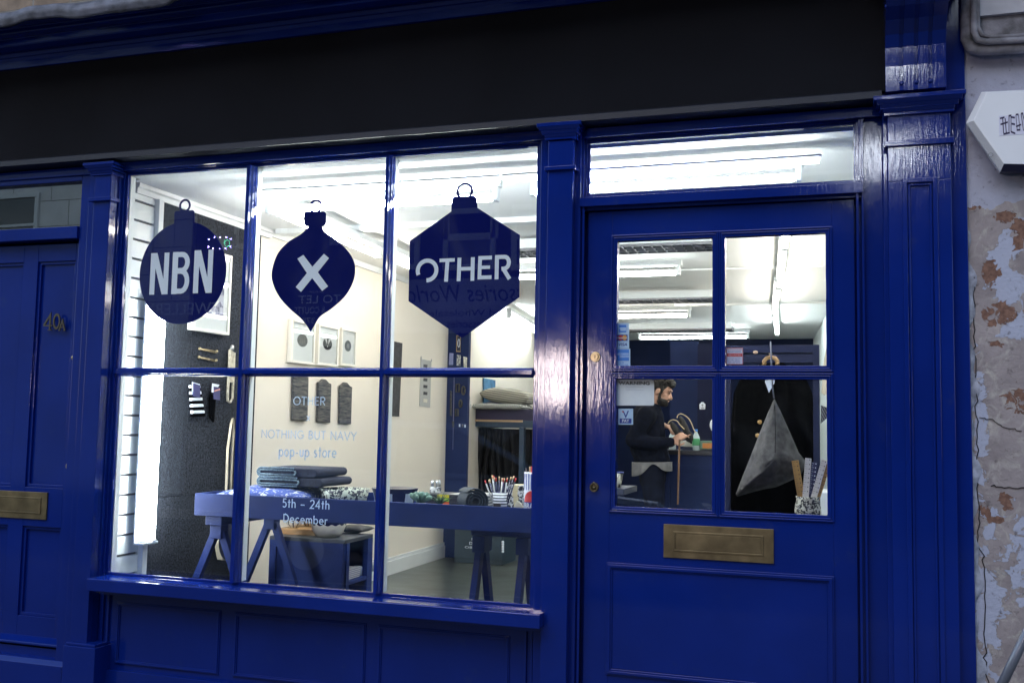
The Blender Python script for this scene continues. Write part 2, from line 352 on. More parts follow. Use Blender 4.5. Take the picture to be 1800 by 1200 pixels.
# ================================================================ SHOPFRONT
FLOOR, CEILZ = .266, 2.52
shop = thing('shop_building', (-1.5, 0, 0), 'navy blue painted shopfront with charcoal fascia, wide display window and half glazed door', 'shopfront')
def rect(x0, x1, z0, z1): return [(x0, z0), (x1, z0), (x1, z1), (x0, z1)]
def PF(u, v, t): return (u, t, v)
def bead(mb, x0, x1, z0, z1, Y, w, d, mi=0):
    """raised moulding round a rectangle on the plane Y, mitred at the corners"""
    ribbon(mb, rect(x0, x1, z0, z1), w, PF, Y-d*.55, Y+.002, True, mi)
    ribbon(mb, rect(x0, x1, z0, z1), w*.45, PF, Y-d, Y+.002, True, mi)
def step_frame(mb, x0, x1, z0, z1, Y0, Y1, w, mi=0, n=3):
    """stepped moulding inside an opening, falling back from Y0 to Y1; opening is the innermost edge"""
    for i in range(n):
        a = w*(i+.5)/n; wd = w/n
        ribbon(mb, rect(x0-a, x1+a, z0-a, z1+a), wd, PF, Y1-(Y1-Y0)*(i+1)/n + (.003 if i % 2 else 0), Y1+.002, True, mi)

xPL0, xPL1 = X(158, 310, -.02), X(203, 310, -.02)         # left pilaster backing
xGL = X(213, 600, .04); xGR = X(940, 600, .04)
zGT = Z(600, 283, .04); zGB = Z(400, 1020, .04)
zM0, zM1 = Z(682, 662, .01), Z(600, 645.5, .01)
zFB = Z(600, 246, -.085)                                  # underside of fascia lip
xM = [(X(415, 645, 0), X(437, 643, .035)), (X(663.5, 645, 0), X(683, 645, .035))]
xCP0, xCP1 = X(964, 250, -.05), X(1008, 250, -.05)
xRP0, xRP1 = X(1562, 400, -.06), X(1674, 400, -.06)
xEND = X(1703, 450, -.03)
xTF0, xTF1 = X(1038, 295, .04), X(1500, 270, .04)
zT1, zT0 = Z(1268, 237.5, .04), Z(1268, 330, .04)
xD0, xD1 = X(1031.5, 500, .03), X(1504, 500, .03)
zDT = Z(1268, 362, .03)

# fascia board, sloping lip
fz0 = Z(600, 236, -.05)
mb = MB(); mb.box(-7, xRP0+.01, -.045, .25, fz0, 3.25); mb.build('fascia_board', FASCIA, shop)
mb = MB(); mb.prism([(-.046, fz0+.004), (-.085, fz0-.012), (-.085, zFB), (-.05, zFB-.001), (.25, zFB-.001), (.25, fz0-.002)], 'x', -7, xRP0-.018); mb.build('fascia_lip', FILLET, shop)
# head rail over window, door and side door
mb = MB()
mb.box(xPL1+.002, xCP0-.02, .004, .12, zGT+.035, zFB-.002)
mb.box(xPL1+.002, xCP0-.02, -.012, .004, Z(600, 277, 0)+.01, Z(600, 256, -.012)); 
mb.build('window_head_rail', PH, shop, bevel=.003)

# cornice, lead flashing
def zc(y, Y): return Z(0, y, Y)
pf = [(.2, zc(124, -.06)), (-.06, zc(124, -.06)), (-.065, zc(112, -.065)), (-.075, zc(106, -.075)), (-.085, zc(104, -.085)), (-.10, zc(97, -.10)), (-.14, zc(93, -.14)), (-.17, zc(85, -.17)),
      (-.175, zc(83, -.175)), (-.182, zc(72, -.182)), (-.20, zc(69, -.20)), (-.235, zc(63, -.235)), (-.24, zc(60, -.24)), (-.244, zc(54, -.244)), (-.34, zc(43, -.34)), (-.345, zc(28, -.345)), (.2, zc(20, -.345)+.04)]
mb = MB(); mb.prism(pf, 'x', -7, xRP0-.04); mb.build('cornice', PH, shop, bevel=.002)
zl = zc(37, -.36)
def leadfn(u, v):
    x = -7+8.2*u; wob = .008*math.sin(x*7)+.005*math.sin(x*17+1)+.003*math.sin(x*31)
    prof = [(-.350, -.028), (-.362, -.030), (-.372, .0), (-.366, .026), (-.350, .040), (-.30, .050), (-.16, .085), (.0, .11), (.003, .16)]
    i = v*(len(prof)-1); a = int(min(i, len(prof)-2)); t = i-a
    y = prof[a][0]*(1-t)+prof[a+1][0]*t; z = prof[a][1]*(1-t)+prof[a+1][1]*t
    return (x, y - abs(wob)*.8*(1 if v < .6 else 0), zl + z + wob*(1 if v < .5 else .6))
mb = MB(); mb.grid(leadfn, 260, 24); lo = mb.build('lead_flashing', LEAD, shop)
so_ = lo.modifiers.new('solid', 'SOLIDIFY'); so_.thickness = .003

# pilasters
def pilaster(px0, px1, Yb, Yf, ztop, zbot, mb, shaft):
    pass
def capital(mb, x0, x1, z1, z0, Yf, n=3, out=.035):
    """stepped capital z0..z1, wider at the top"""
    h = (z1-z0)
    lv = [(1, .26, 1.0), (.72, .18, .75), (.52, .2, .5), (.30, .30, .22)]
    for t, hh, o in lv:
        mb.box(x0-out*o, x1+out*o, Yf-out*o, Yf+.08, z0+h*(t-hh), z0+h*t-.0015)
        if o > .3: mb.prism([(Yf-out*(o-.25), z0+h*(t-hh)-.0005), (Yf-out*(o-.02), z0+h*(t-hh)-.0005), (Yf-out*(o-.25), z0+h*(t-hh)-.012)], 'x', x0-out*(o-.25), x1+out*(o-.25))
# left
p = thing; 
mb = MB(); mb.box(xPL0, xPL1, -.02, .12, 0, zFB-.003)
sx0, sx1 = X(166, 330, -.05), X(194.5, 330, -.05)
mb.box(sx0, sx1, -.05, -.0195, Z(140, 1132, -.05)-.02, Z(180, 308, -.05))
pl = mb.build('pilaster', PV, shop, bevel=.002)
mb = MB(); capital(mb, sx0-.006, sx1+.006, Z(176, 284, -.085), Z(176, 309, -.05), -.052); mb.build('capital', PH, pl, bevel=.0015); mb = MB(); mb.box(sx0-.018, sx1+.018, -.068, -.01, Z(176, 353.5, -.06), Z(176, 347, -.06)); mb.build('necking_band', PH, pl, bevel=.0015)
mb = MB(); zpb = Z(140, 1131, -.08); mb.box(X(110, 1150, -.08), X(166.5, 1150, -.08), -.08, .1, 0, zpb-.012); mb.box(X(110, 1150, -.08)+.008, X(166.5, 1150, -.08)-.008, -.072, .1, zpb-.012, zpb); mb.build('plinth_block', PV, pl, bevel=.003)
# centre
mb = MB(); mb.box(X(949, 400, -.01), X(1020, 400, -.01), -.01, .12, 0, zFB-.003)
mb.box(xCP0, xCP1, -.05, -.0095, 0, Z(985, 247, -.05)); pc = mb.build('pilaster', PV, shop, bevel=.002)
mb = MB(); capital(mb, xCP0-.004, xCP1+.004, Z(985, 213.5, -.085), Z(985, 246, -.05), -.052); mb.build('capital', PH, pc, bevel=.0015); mb = MB(); mb.box(xCP0-.012, xCP1+.012, -.064, -.009, Z(985, 298.5, -.06), Z(985, 292, -.06)); mb.build('necking_band', PH, pc, bevel=.0015)
# right: backing board, shaft with sunk panel, capital, console
zC1, zC0 = Z(1612, 163, -.11), Z(1612, 197, -.07)
mb = MB(); mb.box(X(1553, 400, -.02), xEND, -.02, .15, 0, 4.3)
sh = Z(1615, 257, -.06)
pn0, pn1, pnz = X(1591, 400, -.06), X(1645, 400, -.06), Z(1617, 317, -.06)
mb.box(xRP0, pn0, -.06, -.0195, 0, pnz); mb.box(pn1, xRP1, -.06, -.0195, 0, pnz); mb.box(xRP0, xRP1, -.06, -.0195, pnz, zC0); mb.box(pn0, pn1, -.052, -.0195, 0, pnz)
ribbon(mb, [(pn0, .0), (pn0, pnz), (pn1, pnz), (pn1, 0)], .016, PF, -.066, -.055)
ribbon(mb, [(pn0+.014, .0), (pn0+.014, pnz-.014), (pn1-.014, pnz-.014), (pn1-.014, 0)], .008, PF, -.060, -.050)
pr = mb.build('pilaster', PV, shop, bevel=.002)
mb = MB(); capital(mb, xRP0-.002, xRP1+.002, Z(1612, 162, -.11), Z(1612, 200, -.07), -.062, out=.045); mb.build('capital', PH, pr, bevel=.0015); mb = MB(); mb.box(xRP0-.01, xRP1+.01, -.072, -.015, Z(1612, 256, -.06), Z(1612, 246, -.06)); mb.build('necking_band', PH, pr, bevel=.0015)
# console bracket: profile (y,z), three flutes
zb = Z(1612, 158, -.09); k0, k1 = X(1556, 100, -.10), X(1663, 100, -.10)
zk = lambda y: Z(1610, y, -.12)
def cons(off): return [(-.02, zb), (-.095+off, zb), (-.10+off, zk(110)), (-.105+off, zk(78)), (-.125+off, zk(58)), (-.165+off, zk(40)), (-.215+off, zk(26)), (-.25+off, zk(10)), (-.262+off, zk(-6)), (-.262+off, zk(-30)), (-.02, zk(-30))]
fl = [X(q, 100, -.10) for q in (1584, 1610, 1635)]
mb = MB(); xs = [k0] + [v for c in fl for v in (c-.006, c+.006)] + [k1]
for i in range(len(xs)-1):
    mb.prism(cons(.007 if i % 2 else 0), 'x', xs[i]+.0002, xs[i+1]-.0002)
ck = mb.build('console_bracket', PV, shop)
for c in fl:
    mb = MB(); mb.ball((c, -.094, zb+.026), .0085); mb.box(c-.0058, c+.0058, -.0955, -.08, zb+.001, zb+.024); mb.build('flute_stop', PV, ck)
for c in (k0+.004, k1-.004): mb = MB(); mb.ball((c, -.20, zk(22)), .009); mb.build('bead_ornament', PV, ck)
mb = MB(); mb.box(k0-.04, k1+.05, -.31, 0, zk(-30)+.001, zk(-60)); mb.build('bracket_cap', PH, ck, bevel=.004)

# window frame
mb = MB()
mb.box(xPL1+.001, xGL-.034, .006, .10, zGB-.05, zFB-.004)
mb.box(xGR+.034, X(949, 400, -.01)-.001, .006, .10, zGB-.05, zFB-.004)
step_frame(mb, xGL, xGR, zGB, zGT, .002, .045, .034)
mb.box(xPL1+.002, xCP0-.03, .05, .10, zGT+.003, zGT+.05)
fr = mb.build('window_frame', PV, shop, bevel=.0015)
def bar_profile(w):  # (across, y)
    h = w/2
    return [(-h, .044), (-h, .034), (-h*.86, .030), (-h*.80, .018), (-h*.52, .012), (-h*.42, .001), (h*.42, .001), (h*.52, .012), (h*.80, .018), (h*.86, .030), (h, .034), (h, .044)]
for a, b in xM:
    mb = MB(); c = (a+b)/2; mb.prism([(c+u, v) for u, v in bar_profile(b-a)], 'z', zGB, zGT+.001); mb.build('mullion', PV, shop)
    mb = MB(); mb.box(c-(b-a)*.46, c+(b-a)*.46, .052, .085, zGB+.001, zGT+.001); mb.build('inner_lining', WHITE_IN, shop)
mb = MB(); c = (zM0+zM1)/2; mb.prism([(v+.0015, c+u) for u, v in bar_profile(zM1-zM0)], 'x', xGL, xGR); mb.build('glazing_bar', PH, shop)
mb = MB(); mb.box(xGL, xGR, .053, .075, c-.009, c+.009); mb.build('inner_lining', WHITE_IN, shop)
mb = MB(); mb.box(xGL-.05, xGL+.0, .052, .085, zGB-.05, zGT+.05); mb.box(xGR, xGR+.06, .052, .13, zGB-.05, zGT+.05); mb.box(xGL+.001, xGR-.001, .052, .12, zGT, zGT+.06)
mb.build('inner_lining', WHITE_IN, shop)
# panes
def pane(x0, x1, z0, z1, Y, parent):
    mb = MB(); mb.box(x0+.001, x1-.001, Y, Y+.004, z0+.001, z1-.001); return mb.build('window_pane', GLASS, parent)
xs = [xGL, (xM[0][0]+xM[0][1])/2, (xM[1][0]+xM[1][1])/2, xGR]
for i in range(3):
    pane(xs[i], xs[i+1], zM1-.02, zGT, .046, shop); pane(xs[i], xs[i+1], zGB, zM0+.015, .046, shop)
# sill
zs1, zs0 = Z(500, 1043.5, -.11), Z(500, 1067, -.11)
mb = MB(); mb.prism([(-.11, zs0), (-.11, zs1-.003), (-.107, zs1), (.03, zGB-.012), (.03, zs0-.03), (-.02, zs0-.03), (-.02, zs0)], 'x', X(152, 1025, -.11), X(948.5, 1090, -.11)); mb.build('window_sill', PH, shop, bevel=.0025)
mb = MB(); mb.box(xGL-.03, xGR+.03, .0, .12, zGB-.06, zGB-.0335); mb.build('sub_sill', PH, shop, bevel=.002)
# stall riser with panels
mb = MB(); mb.box(xPL1+.001, X(949, 400, -.01)-.001, .02, .12, 0, zs0-.032)
rz0 = Z(300, 1188, .0)
mb.box(xPL1+.002, X(949, 400, -.01)-.002, -.005, .0199, .02, rz0)
for a, b in ((207, 384), (415, 640), (668, 893)):
    x0, x1 = X(a, 1120, .02), X(b, 1120, .02)
    bead(mb, x0, x1, Z(300, 1172, .02), Z(300, 1068, .02), .02, .018, .010)
for a in (176, 186): mb.box(X(a, 1100, .01), X(a+4, 1100, .01), .008, .0195, rz0, zs0-.033)
for a in (922, 933): mb.box(X(a, 1100, .01), X(a+4, 1100, .01), .008, .0195, rz0, zs0-.033)
mb.build('stall_riser', PH, shop, bevel=.0015)

# transom window and door frame
mb = MB(); xa = X(1020, 400, -.01)+.001; xb = X(1553, 400, -.02)+.02
mb.box(xa, xTF0-.026, .0, .12, FLOOR-.1, zFB-.004); 
xsr = X(1519, 400, 0)
mb.box(xTF1+.026, xsr, .0, .12, FLOOR-.1, zFB-.004)
mb.box(xsr+.0005, xb, .022, .12, 0, zFB-.004)
mb.box(xTF0-.0255, xTF1+.0255, .0, .12, zT1+.026, zFB-.0045)
mb.box(xa+.02, xb-.02, -.012, .0, Z(1268, 226, 0), Z(1268, 210, 0))
bz1, bz0 = Z(1268, 331, 0), Z(1268, 352, 0)
step_frame(mb, xTF0, xTF1, zT0, zT1, .003, .045, .026)
mb.box(xTF0-.03, xTF1+.03, -.014, .12, bz0, zT0-.022)
mb.box(xTF0-.0255, xTF1+.0255, .012, .12, zDT+.003, bz0-.0005)
mb.box(xTF0-.03, xD0+.014, .079, .119, FLOOR, bz0); mb.box(xD1-.014, xTF1+.03, .079, .119, FLOOR, bz0); mb.box(xD0, xD1, .079, .119, zDT-.012, bz0)
df = mb.build('door_frame', PV, shop, bevel=.002)
pane(xTF0, xTF1, zT0, zT1, .046, shop)
mb = MB()
for xx in (xD0-.012, xD1+.004): mb = MB(); mb.box(xx, xx+.008, -.006, .0, FLOOR, bz0); mb.build('frame_bead', PV, shop)

# shop door
door = MB()
ya, yb = .030, .075
gx = [(X(1083, 550, ya), X(1253.5, 550, ya)), (X(1273, 550, ya), X(1453.5, 550, ya))]
gz = [(Z(1200, 644, ya), Z(1200, 418, ya)), (Z(1170, 894.5, ya), Z(1200, 664.5, ya))]
door.box(xD0+.003, gx[0][0]-.018, ya, yb, FLOOR+.005, zDT)
door.box(gx[1][1]+.018, xD1-.003, ya, yb, FLOOR+.005, zDT)
door.box(gx[0][0]-.018, gx[1][1]+.018, ya, yb, gz[0][1]+.016, zDT)
door.box(gx[0][0]-.018, gx[1][1]+.018, ya, yb, FLOOR+.005, gz[1][0]-.016)
mw = (gx[1][0]-gx[0][1])
door.box(gx[0][1]+.004, gx[1][0]-.004, ya+.002, yb, gz[1][0]-.016, gz[0][1]+.016)
door.box(gx[0][0]-.018, gx[1][1]+.018, ya+.004, yb-.002, gz[1][1]+.004, gz[0][0]-.004)
for a, b in gx:
    for c, d in gz:
        w = .012
        ribbon(door, rect(a-.009, b+.009, c-.009, d+.009), .024, PF, ya-.002, ya+.034, True)
        ribbon(door, rect(a-.0165, b+.0165, c-.0165, d+.0165), .006, PF, ya-.0075, ya+.01, True); ribbon(door, rect(a-.0085, b+.0085, c-.0085, d+.0085), .005, PF, ya-.0055, ya+.01, True)
        ribbon(door, rect(a-.004, b+.004, c-.004, d+.004), w*.8, PF, ya+.010, ya+.03, True)
bx0, bx1, bza, bzb = X(1071, 1090, ya), X(1461, 1090, ya), Z(1070, 1179, ya), Z(1070, 993, ya)
bead(door, bx0, bx1, bza, bzb, ya, .024, .014)
door.box(bx0+.012, bx1-.012, ya-.004, ya+.01, bza+.012, bzb-.012)
dr = door.build('shop_door', PV, shop, bevel=.0015)
for a, b in gx:
    for c, d in gz: pane(a-.004, b+.004, c-.004, d+.004, ya+.022, dr)
def letter_plate(x0, x1, z0, z1, Y, parent, bl=None):
    mb = MB(); mb.box(x0, x1, Y-.007, Y+.002, z0, z1); w = (x1-x0); h = z1-z0
    a, b, c, d = x0+w*.10, x1-w*.10, z0+h*.23, z1-h*.23
    ribbon(mb, rect(a, b, c, d), .007, PF, Y-.0105, Y-.006, True)
    o = mb.build('letter_plate', BRASS, parent, bevel=.0012)
    mb = MB(); mb.box(a+.005, b-.005, Y-.0085, Y-.0068, c+.005, d-.005); mb.build('flap', BRASS, o, bevel=.0015)
letter_plate(X(1166, 950, ya-.01), X(1360, 950, ya-.01), Z(1166, 979, ya-.01), Z(1166, 920.5, ya-.01), ya, dr)
c = at(1047, 627, ya)
def ydisc(mb, c, r, y0, y1, n=24, mi=0, dome=0):
    pts = [(c.x+r*math.cos(2*math.pi*k/n), c.z+r*math.sin(2*math.pi*k/n)) for k in range(n)]
    mb.prism(pts, 'y', y0, y1, mi)
mb = MB(); ydisc(mb, c, .0195, ya-.005, ya); ydisc(mb, c, .013, ya-.012, ya-.004); lk = mb.build('lock_cylinder', BRASS2, dr, bevel=.001)
mb = MB(); mb.box(c.x-.0015, c.x+.0015, ya-.0125, ya-.010, c.z-.006, c.z+.006); mb.build('keyhole', BLACKP, lk)
c = at(1045, 855, ya); mb = MB(); ydisc(mb, c, .017, ya-.004, ya); mb.ball((c.x, ya-.012, c.z+.014), .006)
rp = [(c.x+.014*math.sin(t), ya-.012, c.z-.002+.015*math.cos(t)) for t in [2*math.pi*k/18 for k in range(19)]]; mb.tube(rp, .003, 8); mb.ball((c.x, ya-.008, c.z-.004), .008); mb.build('ring_pull', BRASS, dr)

# ---- side door 40A
yd = .05
sdx1 = X(150, 440, yd-.0); sdx0 = sdx1-.92
mb = MB()
mb.box(sdx1+.004, xPL0-.001, .0, .12, 0, zFB-.004)                # jamb
mb.box(sdx0-.12, sdx0-.004, .0, .12, 0, zFB-.004)
a1, a0 = Z(80, 400, -.015), Z(80, 421, -.015)
mb.box(sdx0-.004, sdx1+.004, -.015, .12, a0, a1)                  # transom bar
mb.box(sdx0-.0035, sdx1+.0035, .0, .12, Z(80, 322, .0), zFB-.0045)
mb.box(sdx0-.0035, sdx1+.1, -.012, .0, Z(80, 318, 0)+.012, Z(80, 301, -.012))
mb.box(sdx0-.003, sdx1+.003, .035, .15, 0, Z(0, 1128, .05)-.002)
mb.build('side_door_frame', PV, shop, bevel=.002)
pane(sdx0, sdx1+.003, a1, Z(80, 320, .0), .03, shop).data.materials[0] = GLASS_FAN
mb = MB(); mb.box(sdx0-.1, sdx1+.1, .16, .17, 0, zFB); mb.build('added_dark_backing', mat('dark filler sheet', (.03, .026, .025), .8, var=.3, vscale=3), shop)  # dark sheet added to close off the bright gap behind side door and fanlight
P1 = [X(67, 460, yd), X(133, 460, yd)]; cx = (X(42, 460, yd)+X(67, 460, yd))/2; P0 = [2*cx-P1[1], 2*cx-P1[0]]
zr = [(Z(0, 1077, yd), Z(0, 921, yd)), (Z(0, 853, yd), Z(0, 463, yd))]
zDb, zDt = Z(0, 1128, yd), a0-.01
mb = MB()
mb.box(sdx0, P0[0], yd, yd+.045, zDb, zDt); mb.box(P1[1], sdx1, yd, yd+.045, zDb, zDt); mb.box(P0[1], P1[0], yd, yd+.045, zDb, zDt)
for q in (P0, P1):
    mb.box(q[0], q[1], yd+.0005, yd+.044, zDb, zr[0][0]); mb.box(q[0], q[1], yd+.0005, yd+.044, zr[0][1], zr[1][0]); mb.box(q[0], q[1], yd+.0005, yd+.044, zr[1][1], zDt)
    for c_, d_ in zr:
        mb.box(q[0], q[1], yd+.022, yd+.04, c_, d_); ribbon(mb, rect(q[0]+.007, q[1]-.007, c_+.007, d_-.007), .014, PF, yd+.010, yd+.025, True)
sd_ = mb.build('side_door', PV, shop, bevel=.0015)
mb = MB(); mb.prism([(yd-.03, zDb+.01), (yd-.03, zDb+.02), (yd+.001, zDb+.045), (yd+.001, zDb+.01)], 'x', sdx0, sdx1); mb.build('weather_bar', PH, sd_, bevel=.003)
letter_plate(2*cx-X(84, 885, yd), X(84, 885, yd), Z(0, 908, yd), Z(0, 861, yd), yd, sd_)
c = at(133, 629, yd); mb = MB(); ydisc(mb, c, .014, yd-.006, yd); mb.ball((c.x, yd-.014, c.z), .012, (1, .8, 1)); mb.build('door_knob', BRASS2, sd_)
c = at(123, 819, yd); mb = MB(); ydisc(mb, c, .02, yd-.006, yd); ydisc(mb, c, .013, yd-.012, yd-.004); mb.build('lock_cylinder', BRASS2, sd_, bevel=.001)
# step below the side door
mb = MB(); mb.prism([(-.02, 0), (-.02, Z(60, 1166, -.02)), (.0, Z(60, 1158, .0)+.004), (.13, Z(60, 1158, .0)+.01), (.13, 0)], 'x', sdx0-.1, X(110, 1150, -.02)); mb.build('door_step', PH, shop, bevel=.003)
# house number
mb = MB(); yn = yd-.004
def num(s, a, b, t_, bt, y0=yn):
    x0, x1 = X(a, (t_+bt)/2, yd), X(b, (t_+bt)/2, yd); z0, z1 = Z((a+b)/2, bt, yd), Z((a+b)/2, t_, yd)
    return x0, x1, z0, z1
q = num('4', 77.5, 93, 553, 580.5)
def PQ(x0, x1, z0, z1): return lambda u, v, t: (x0+(x1-x0)*u, t, z0+(z1-z0)*v)
PP = PQ(*q); ribbon(mb, [(.72, .02), (.72, .98), (.04, .32)], .16, PP, yn, yd+.001); ribbon(mb, [(0, .30), (1, .30)], .08, PP, yn-.0002, yd+.001); ribbon(mb, [(.5, .02), (.95, .02)], .05, PP, yn-.0003, yd+.001)
PP = PQ(*num('0', 93.5, 107, 552, 578)); ribbon(mb, arc(.5, .5, .38, .46, 0, 360, 22)[:-1], .17, PP, yn, yd+.001, True)
PP = PQ(*num('A', 104.5, 116, 563, 581)); ribbon(mb, [(.05, 0), (.48, .95), (.9, 0)], .2, PP, yn, yd+.001); ribbon(mb, [(.22, .33), (.74, .33)], .1, PP, yn-.0002, yd+.001); ribbon(mb, [(.72, .02), (1.0, .02)], .08, PP, yn-.0003, yd+.001); ribbon(mb, [(-.05, .02), (.2, .02)], .08, PP, yn-.0003, yd+.001)
mb.build('house_number', mat('dull bronze', (.085, .075, .055), .5, metal=.5), sd_)

# brick wall above
def brick_mat(name, c1, c2, mort, sc=1, bw=.225, rh=.075):
    mt, N, b = nodes_mat(name, .85)
    g = N.nodes.new('ShaderNodeNewGeometry'); mp = N.nodes.new('ShaderNodeMapping'); mp.inputs['Rotation'].default_value = (math.radians(90), 0, 0); N.links.new(g.outputs['Position'], mp.inputs[0])
    k = N.nodes.new('ShaderNodeTexBrick'); k.inputs['Scale'].default_value = 1; k.inputs['Brick Width'].default_value = bw; k.inputs['Row Height'].default_value = rh; k.inputs['Mortar Size'].default_value = .006*sc
    k.inputs['Color1'].default_value = (*c1, 1); k.inputs['Color2'].default_value = (*c2, 1); k.inputs['Mortar'].default_value = (*mort, 1); N.links.new(mp.outputs[0], k.inputs[0])
    n = N.nodes.new('ShaderNodeTexNoise'); n.inputs['Scale'].default_value = 14; n.inputs['Detail'].default_value = 8; N.links.new(g.outputs['Position'], n.inputs[0])
    mx = N.nodes.new('ShaderNodeMix'); mx.data_type = 'RGBA'; mx.blend_type = 'MULTIPLY'; mx.inputs[0].default_value = .8; N.links.new(k.outputs[0], mx.inputs[6]); N.links.new(n.outputs[0], mx.inputs[7]); N.links.new(mx.outputs[2], b.inputs[0])
    ad = N.nodes.new('ShaderNodeMath'); ad.operation = 'MULTIPLY_ADD'; N.links.new(k.outputs['Fac'], ad.inputs[0]); ad.inputs[1].default_value = -1; N.links.new(n.outputs[0], ad.inputs[2])
    bp = N.nodes.new('ShaderNodeBump'); bp.inputs['Distance'].default_value = .008; N.links.new(ad.outputs[0], bp.inputs['Height']); N.links.new(bp.outputs[0], b.inputs['Normal'])
    return mt
mb = MB(); mb.box(-7, xEND, .0, .3, zl+.05, 6.2); mb.build('brick_wall', brick_mat('sooty stock brick', (.42, .33, .24), (.30, .22, .17), (.30, .28, .26)), shop)

# ================================================================ NEIGHBOUR WALL
def plaster_mat():
    mt, N, b = nodes_mat('peeling painted plaster', .8)
    g = N.nodes.new('ShaderNodeNewGeometry')
    def noise(sc, det=6, dist=0, off=0, st=(1, 1, 1)):
        mp = N.nodes.new('ShaderNodeMapping'); mp.inputs['Location'].default_value = (off, off*.7, off*1.3); mp.inputs['Scale'].default_value = st; N.links.new(g.outputs['Position'], mp.inputs[0])
        n = N.nodes.new('ShaderNodeTexNoise'); n.inputs['Scale'].default_value = sc; n.inputs['Detail'].default_value = det; n.inputs['Distortion'].default_value = dist; n.inputs['Roughness'].default_value = .62; N.links.new(mp.outputs[0], n.inputs[0]); return n.outputs[0]
    def ramp(src, a, c0=(0, 0, 0), c1=(1, 1, 1), b_=None):
        r = N.nodes.new('ShaderNodeValToRGB'); r.color_ramp.elements[0].position = a; r.color_ramp.elements[1].position = b_ or a+.015
        r.color_ramp.elements[0].color = (*c0, 1); r.color_ramp.elements[1].color = (*c1, 1); N.links.new(src, r.inputs[0]); return r.outputs[0]
    def mix(f, a, b2):
        m_ = N.nodes.new('ShaderNodeMix'); m_.data_type = 'RGBA'; N.links.new(f, m_.inputs[0])
        for s_, i in ((a, 6), (b2, 7)):
            if isinstance(s_, tuple): m_.inputs[i].default_value = (*s_, 1)
            else: N.links.new(s_, m_.inputs[i])
        return m_.outputs[2]
    base = ramp(noise(5, 9, .4), .30, (.22, .185, .19), (.40, .345, .345), .70)
    base = mix(ramp(noise(16, 6, 1, 3), .52, b_=.72), base, (.50, .46, .42))
    def blobs(L, k, thr, nz):
        prev = None
        for (a_, b_, rx_, rz_) in L:
            mp = N.nodes.new('ShaderNodeMapping'); p_ = at(a_, b_, 0); mp.vector_type = 'TEXTURE'; mp.inputs['Location'].default_value = (p_.x, 0, p_.z); mp.inputs['Scale'].default_value = (rx_, 1, rz_); N.links.new(g.outputs['Position'], mp.inputs[0])
            ln = N.nodes.new('ShaderNodeVectorMath'); ln.operation = 'LENGTH'; N.links.new(mp.outputs[0], ln.inputs[0]); cur = ln.outputs['Value']
            if prev is not None:
                mn = N.nodes.new('ShaderNodeMath'); mn.operation = 'SMOOTH_MIN'; mn.inputs[2].default_value = .3; N.links.new(prev, mn.inputs[0]); N.links.new(cur, mn.inputs[1]); cur = mn.outputs[0]
            prev = cur
        ad = N.nodes.new('ShaderNodeMath'); ad.operation = 'MULTIPLY_ADD'; N.links.new(nz, ad.inputs[0]); ad.inputs[1].default_value = k; N.links.new(prev, ad.inputs[2])
        lt = N.nodes.new('ShaderNodeMath'); lt.operation = 'LESS_THAN'; N.links.new(ad.outputs[0], lt.inputs[0]); lt.inputs[1].default_value = thr+k*(.5 if k > 4.8 else .485); return lt.outputs[0]
    wh = blobs([(1768, 440, .05, .06), (1778, 505, .06, .075), (1790, 575, .05, .05), (1742, 930, .018, .05), (1738, 905, .04, .02), (1732, 1080, .05, .16), (1722, 760, .02, .22), (1850, 420, .08, .1), (1830, 980, .1, .12)], 5.0, 1.0, noise(16, 12, .9, 11))
    br = blobs([(1742, 480, .020, .042), (1764, 552, .050, .028), (1750, 568, .018, .02), (1766, 380, .03, .02), (1795, 410, .03, .05), (1729, 895, .022, .018), (1765, 888, .024, .045), (1712, 362, .02, .012), (1750, 605, .02, .012), (1840, 700, .1, .06), (1752, 912, .03, .012)], 4.6, 1.0, noise(22, 12, 1.1, 23))
    base = mix(wh, base, (.43, .45, .57))
    brc = mix(ramp(noise(60, 3, 0, 5), .4, b_=.6), (.16, .08, .058), (.26, .14, .098))
    base = mix(br, base, brc)
    sp = N.nodes.new('ShaderNodeSeparateXYZ'); N.links.new(g.outputs['Position'], sp.inputs[0])
    hz = N.nodes.new('ShaderNodeMath'); hz.operation = 'MULTIPLY_ADD'; N.links.new(noise(4, 6, 0, 31), hz.inputs[0]); hz.inputs[1].default_value = .35; N.links.new(sp.outputs[2], hz.inputs[2])
    up = ramp(hz.outputs[0], .5); 
    mm = N.nodes.new('ShaderNodeMath'); mm.operation = 'GREATER_THAN'; N.links.new(hz.outputs[0], mm.inputs[0]); mm.inputs[1].default_value = Z(1740, 350)+.17
    base = mix(mm.outputs[0], base, ramp(noise(6, 9, .5, 41), .3, (.35, .35, .44), (.48, .49, .61), .7))
    dirt = ramp(noise(40, 8, 0, 51), .30, (.35, .33, .33), (1, 1, 1), .42)
    m2 = N.nodes.new('ShaderNodeMix'); m2.data_type = 'RGBA'; m2.blend_type = 'MULTIPLY'; m2.inputs[0].default_value = .8; N.links.new(base, m2.inputs[6]); N.links.new(dirt, m2.inputs[7])
    N.links.new(m2.outputs[2], b.inputs[0])
    h = N.nodes.new('ShaderNodeMath'); h.operation = 'MULTIPLY_ADD'; N.links.new(br, h.inputs[0]); h.inputs[1].default_value = -.7; N.links.new(noise(25, 8), h.inputs[2])
    h2 = N.nodes.new('ShaderNodeMath'); h2.operation = 'MULTIPLY_ADD'; N.links.new(wh, h2.inputs[0]); h2.inputs[1].default_value = .25; N.links.new(h.outputs[0], h2.inputs[2])
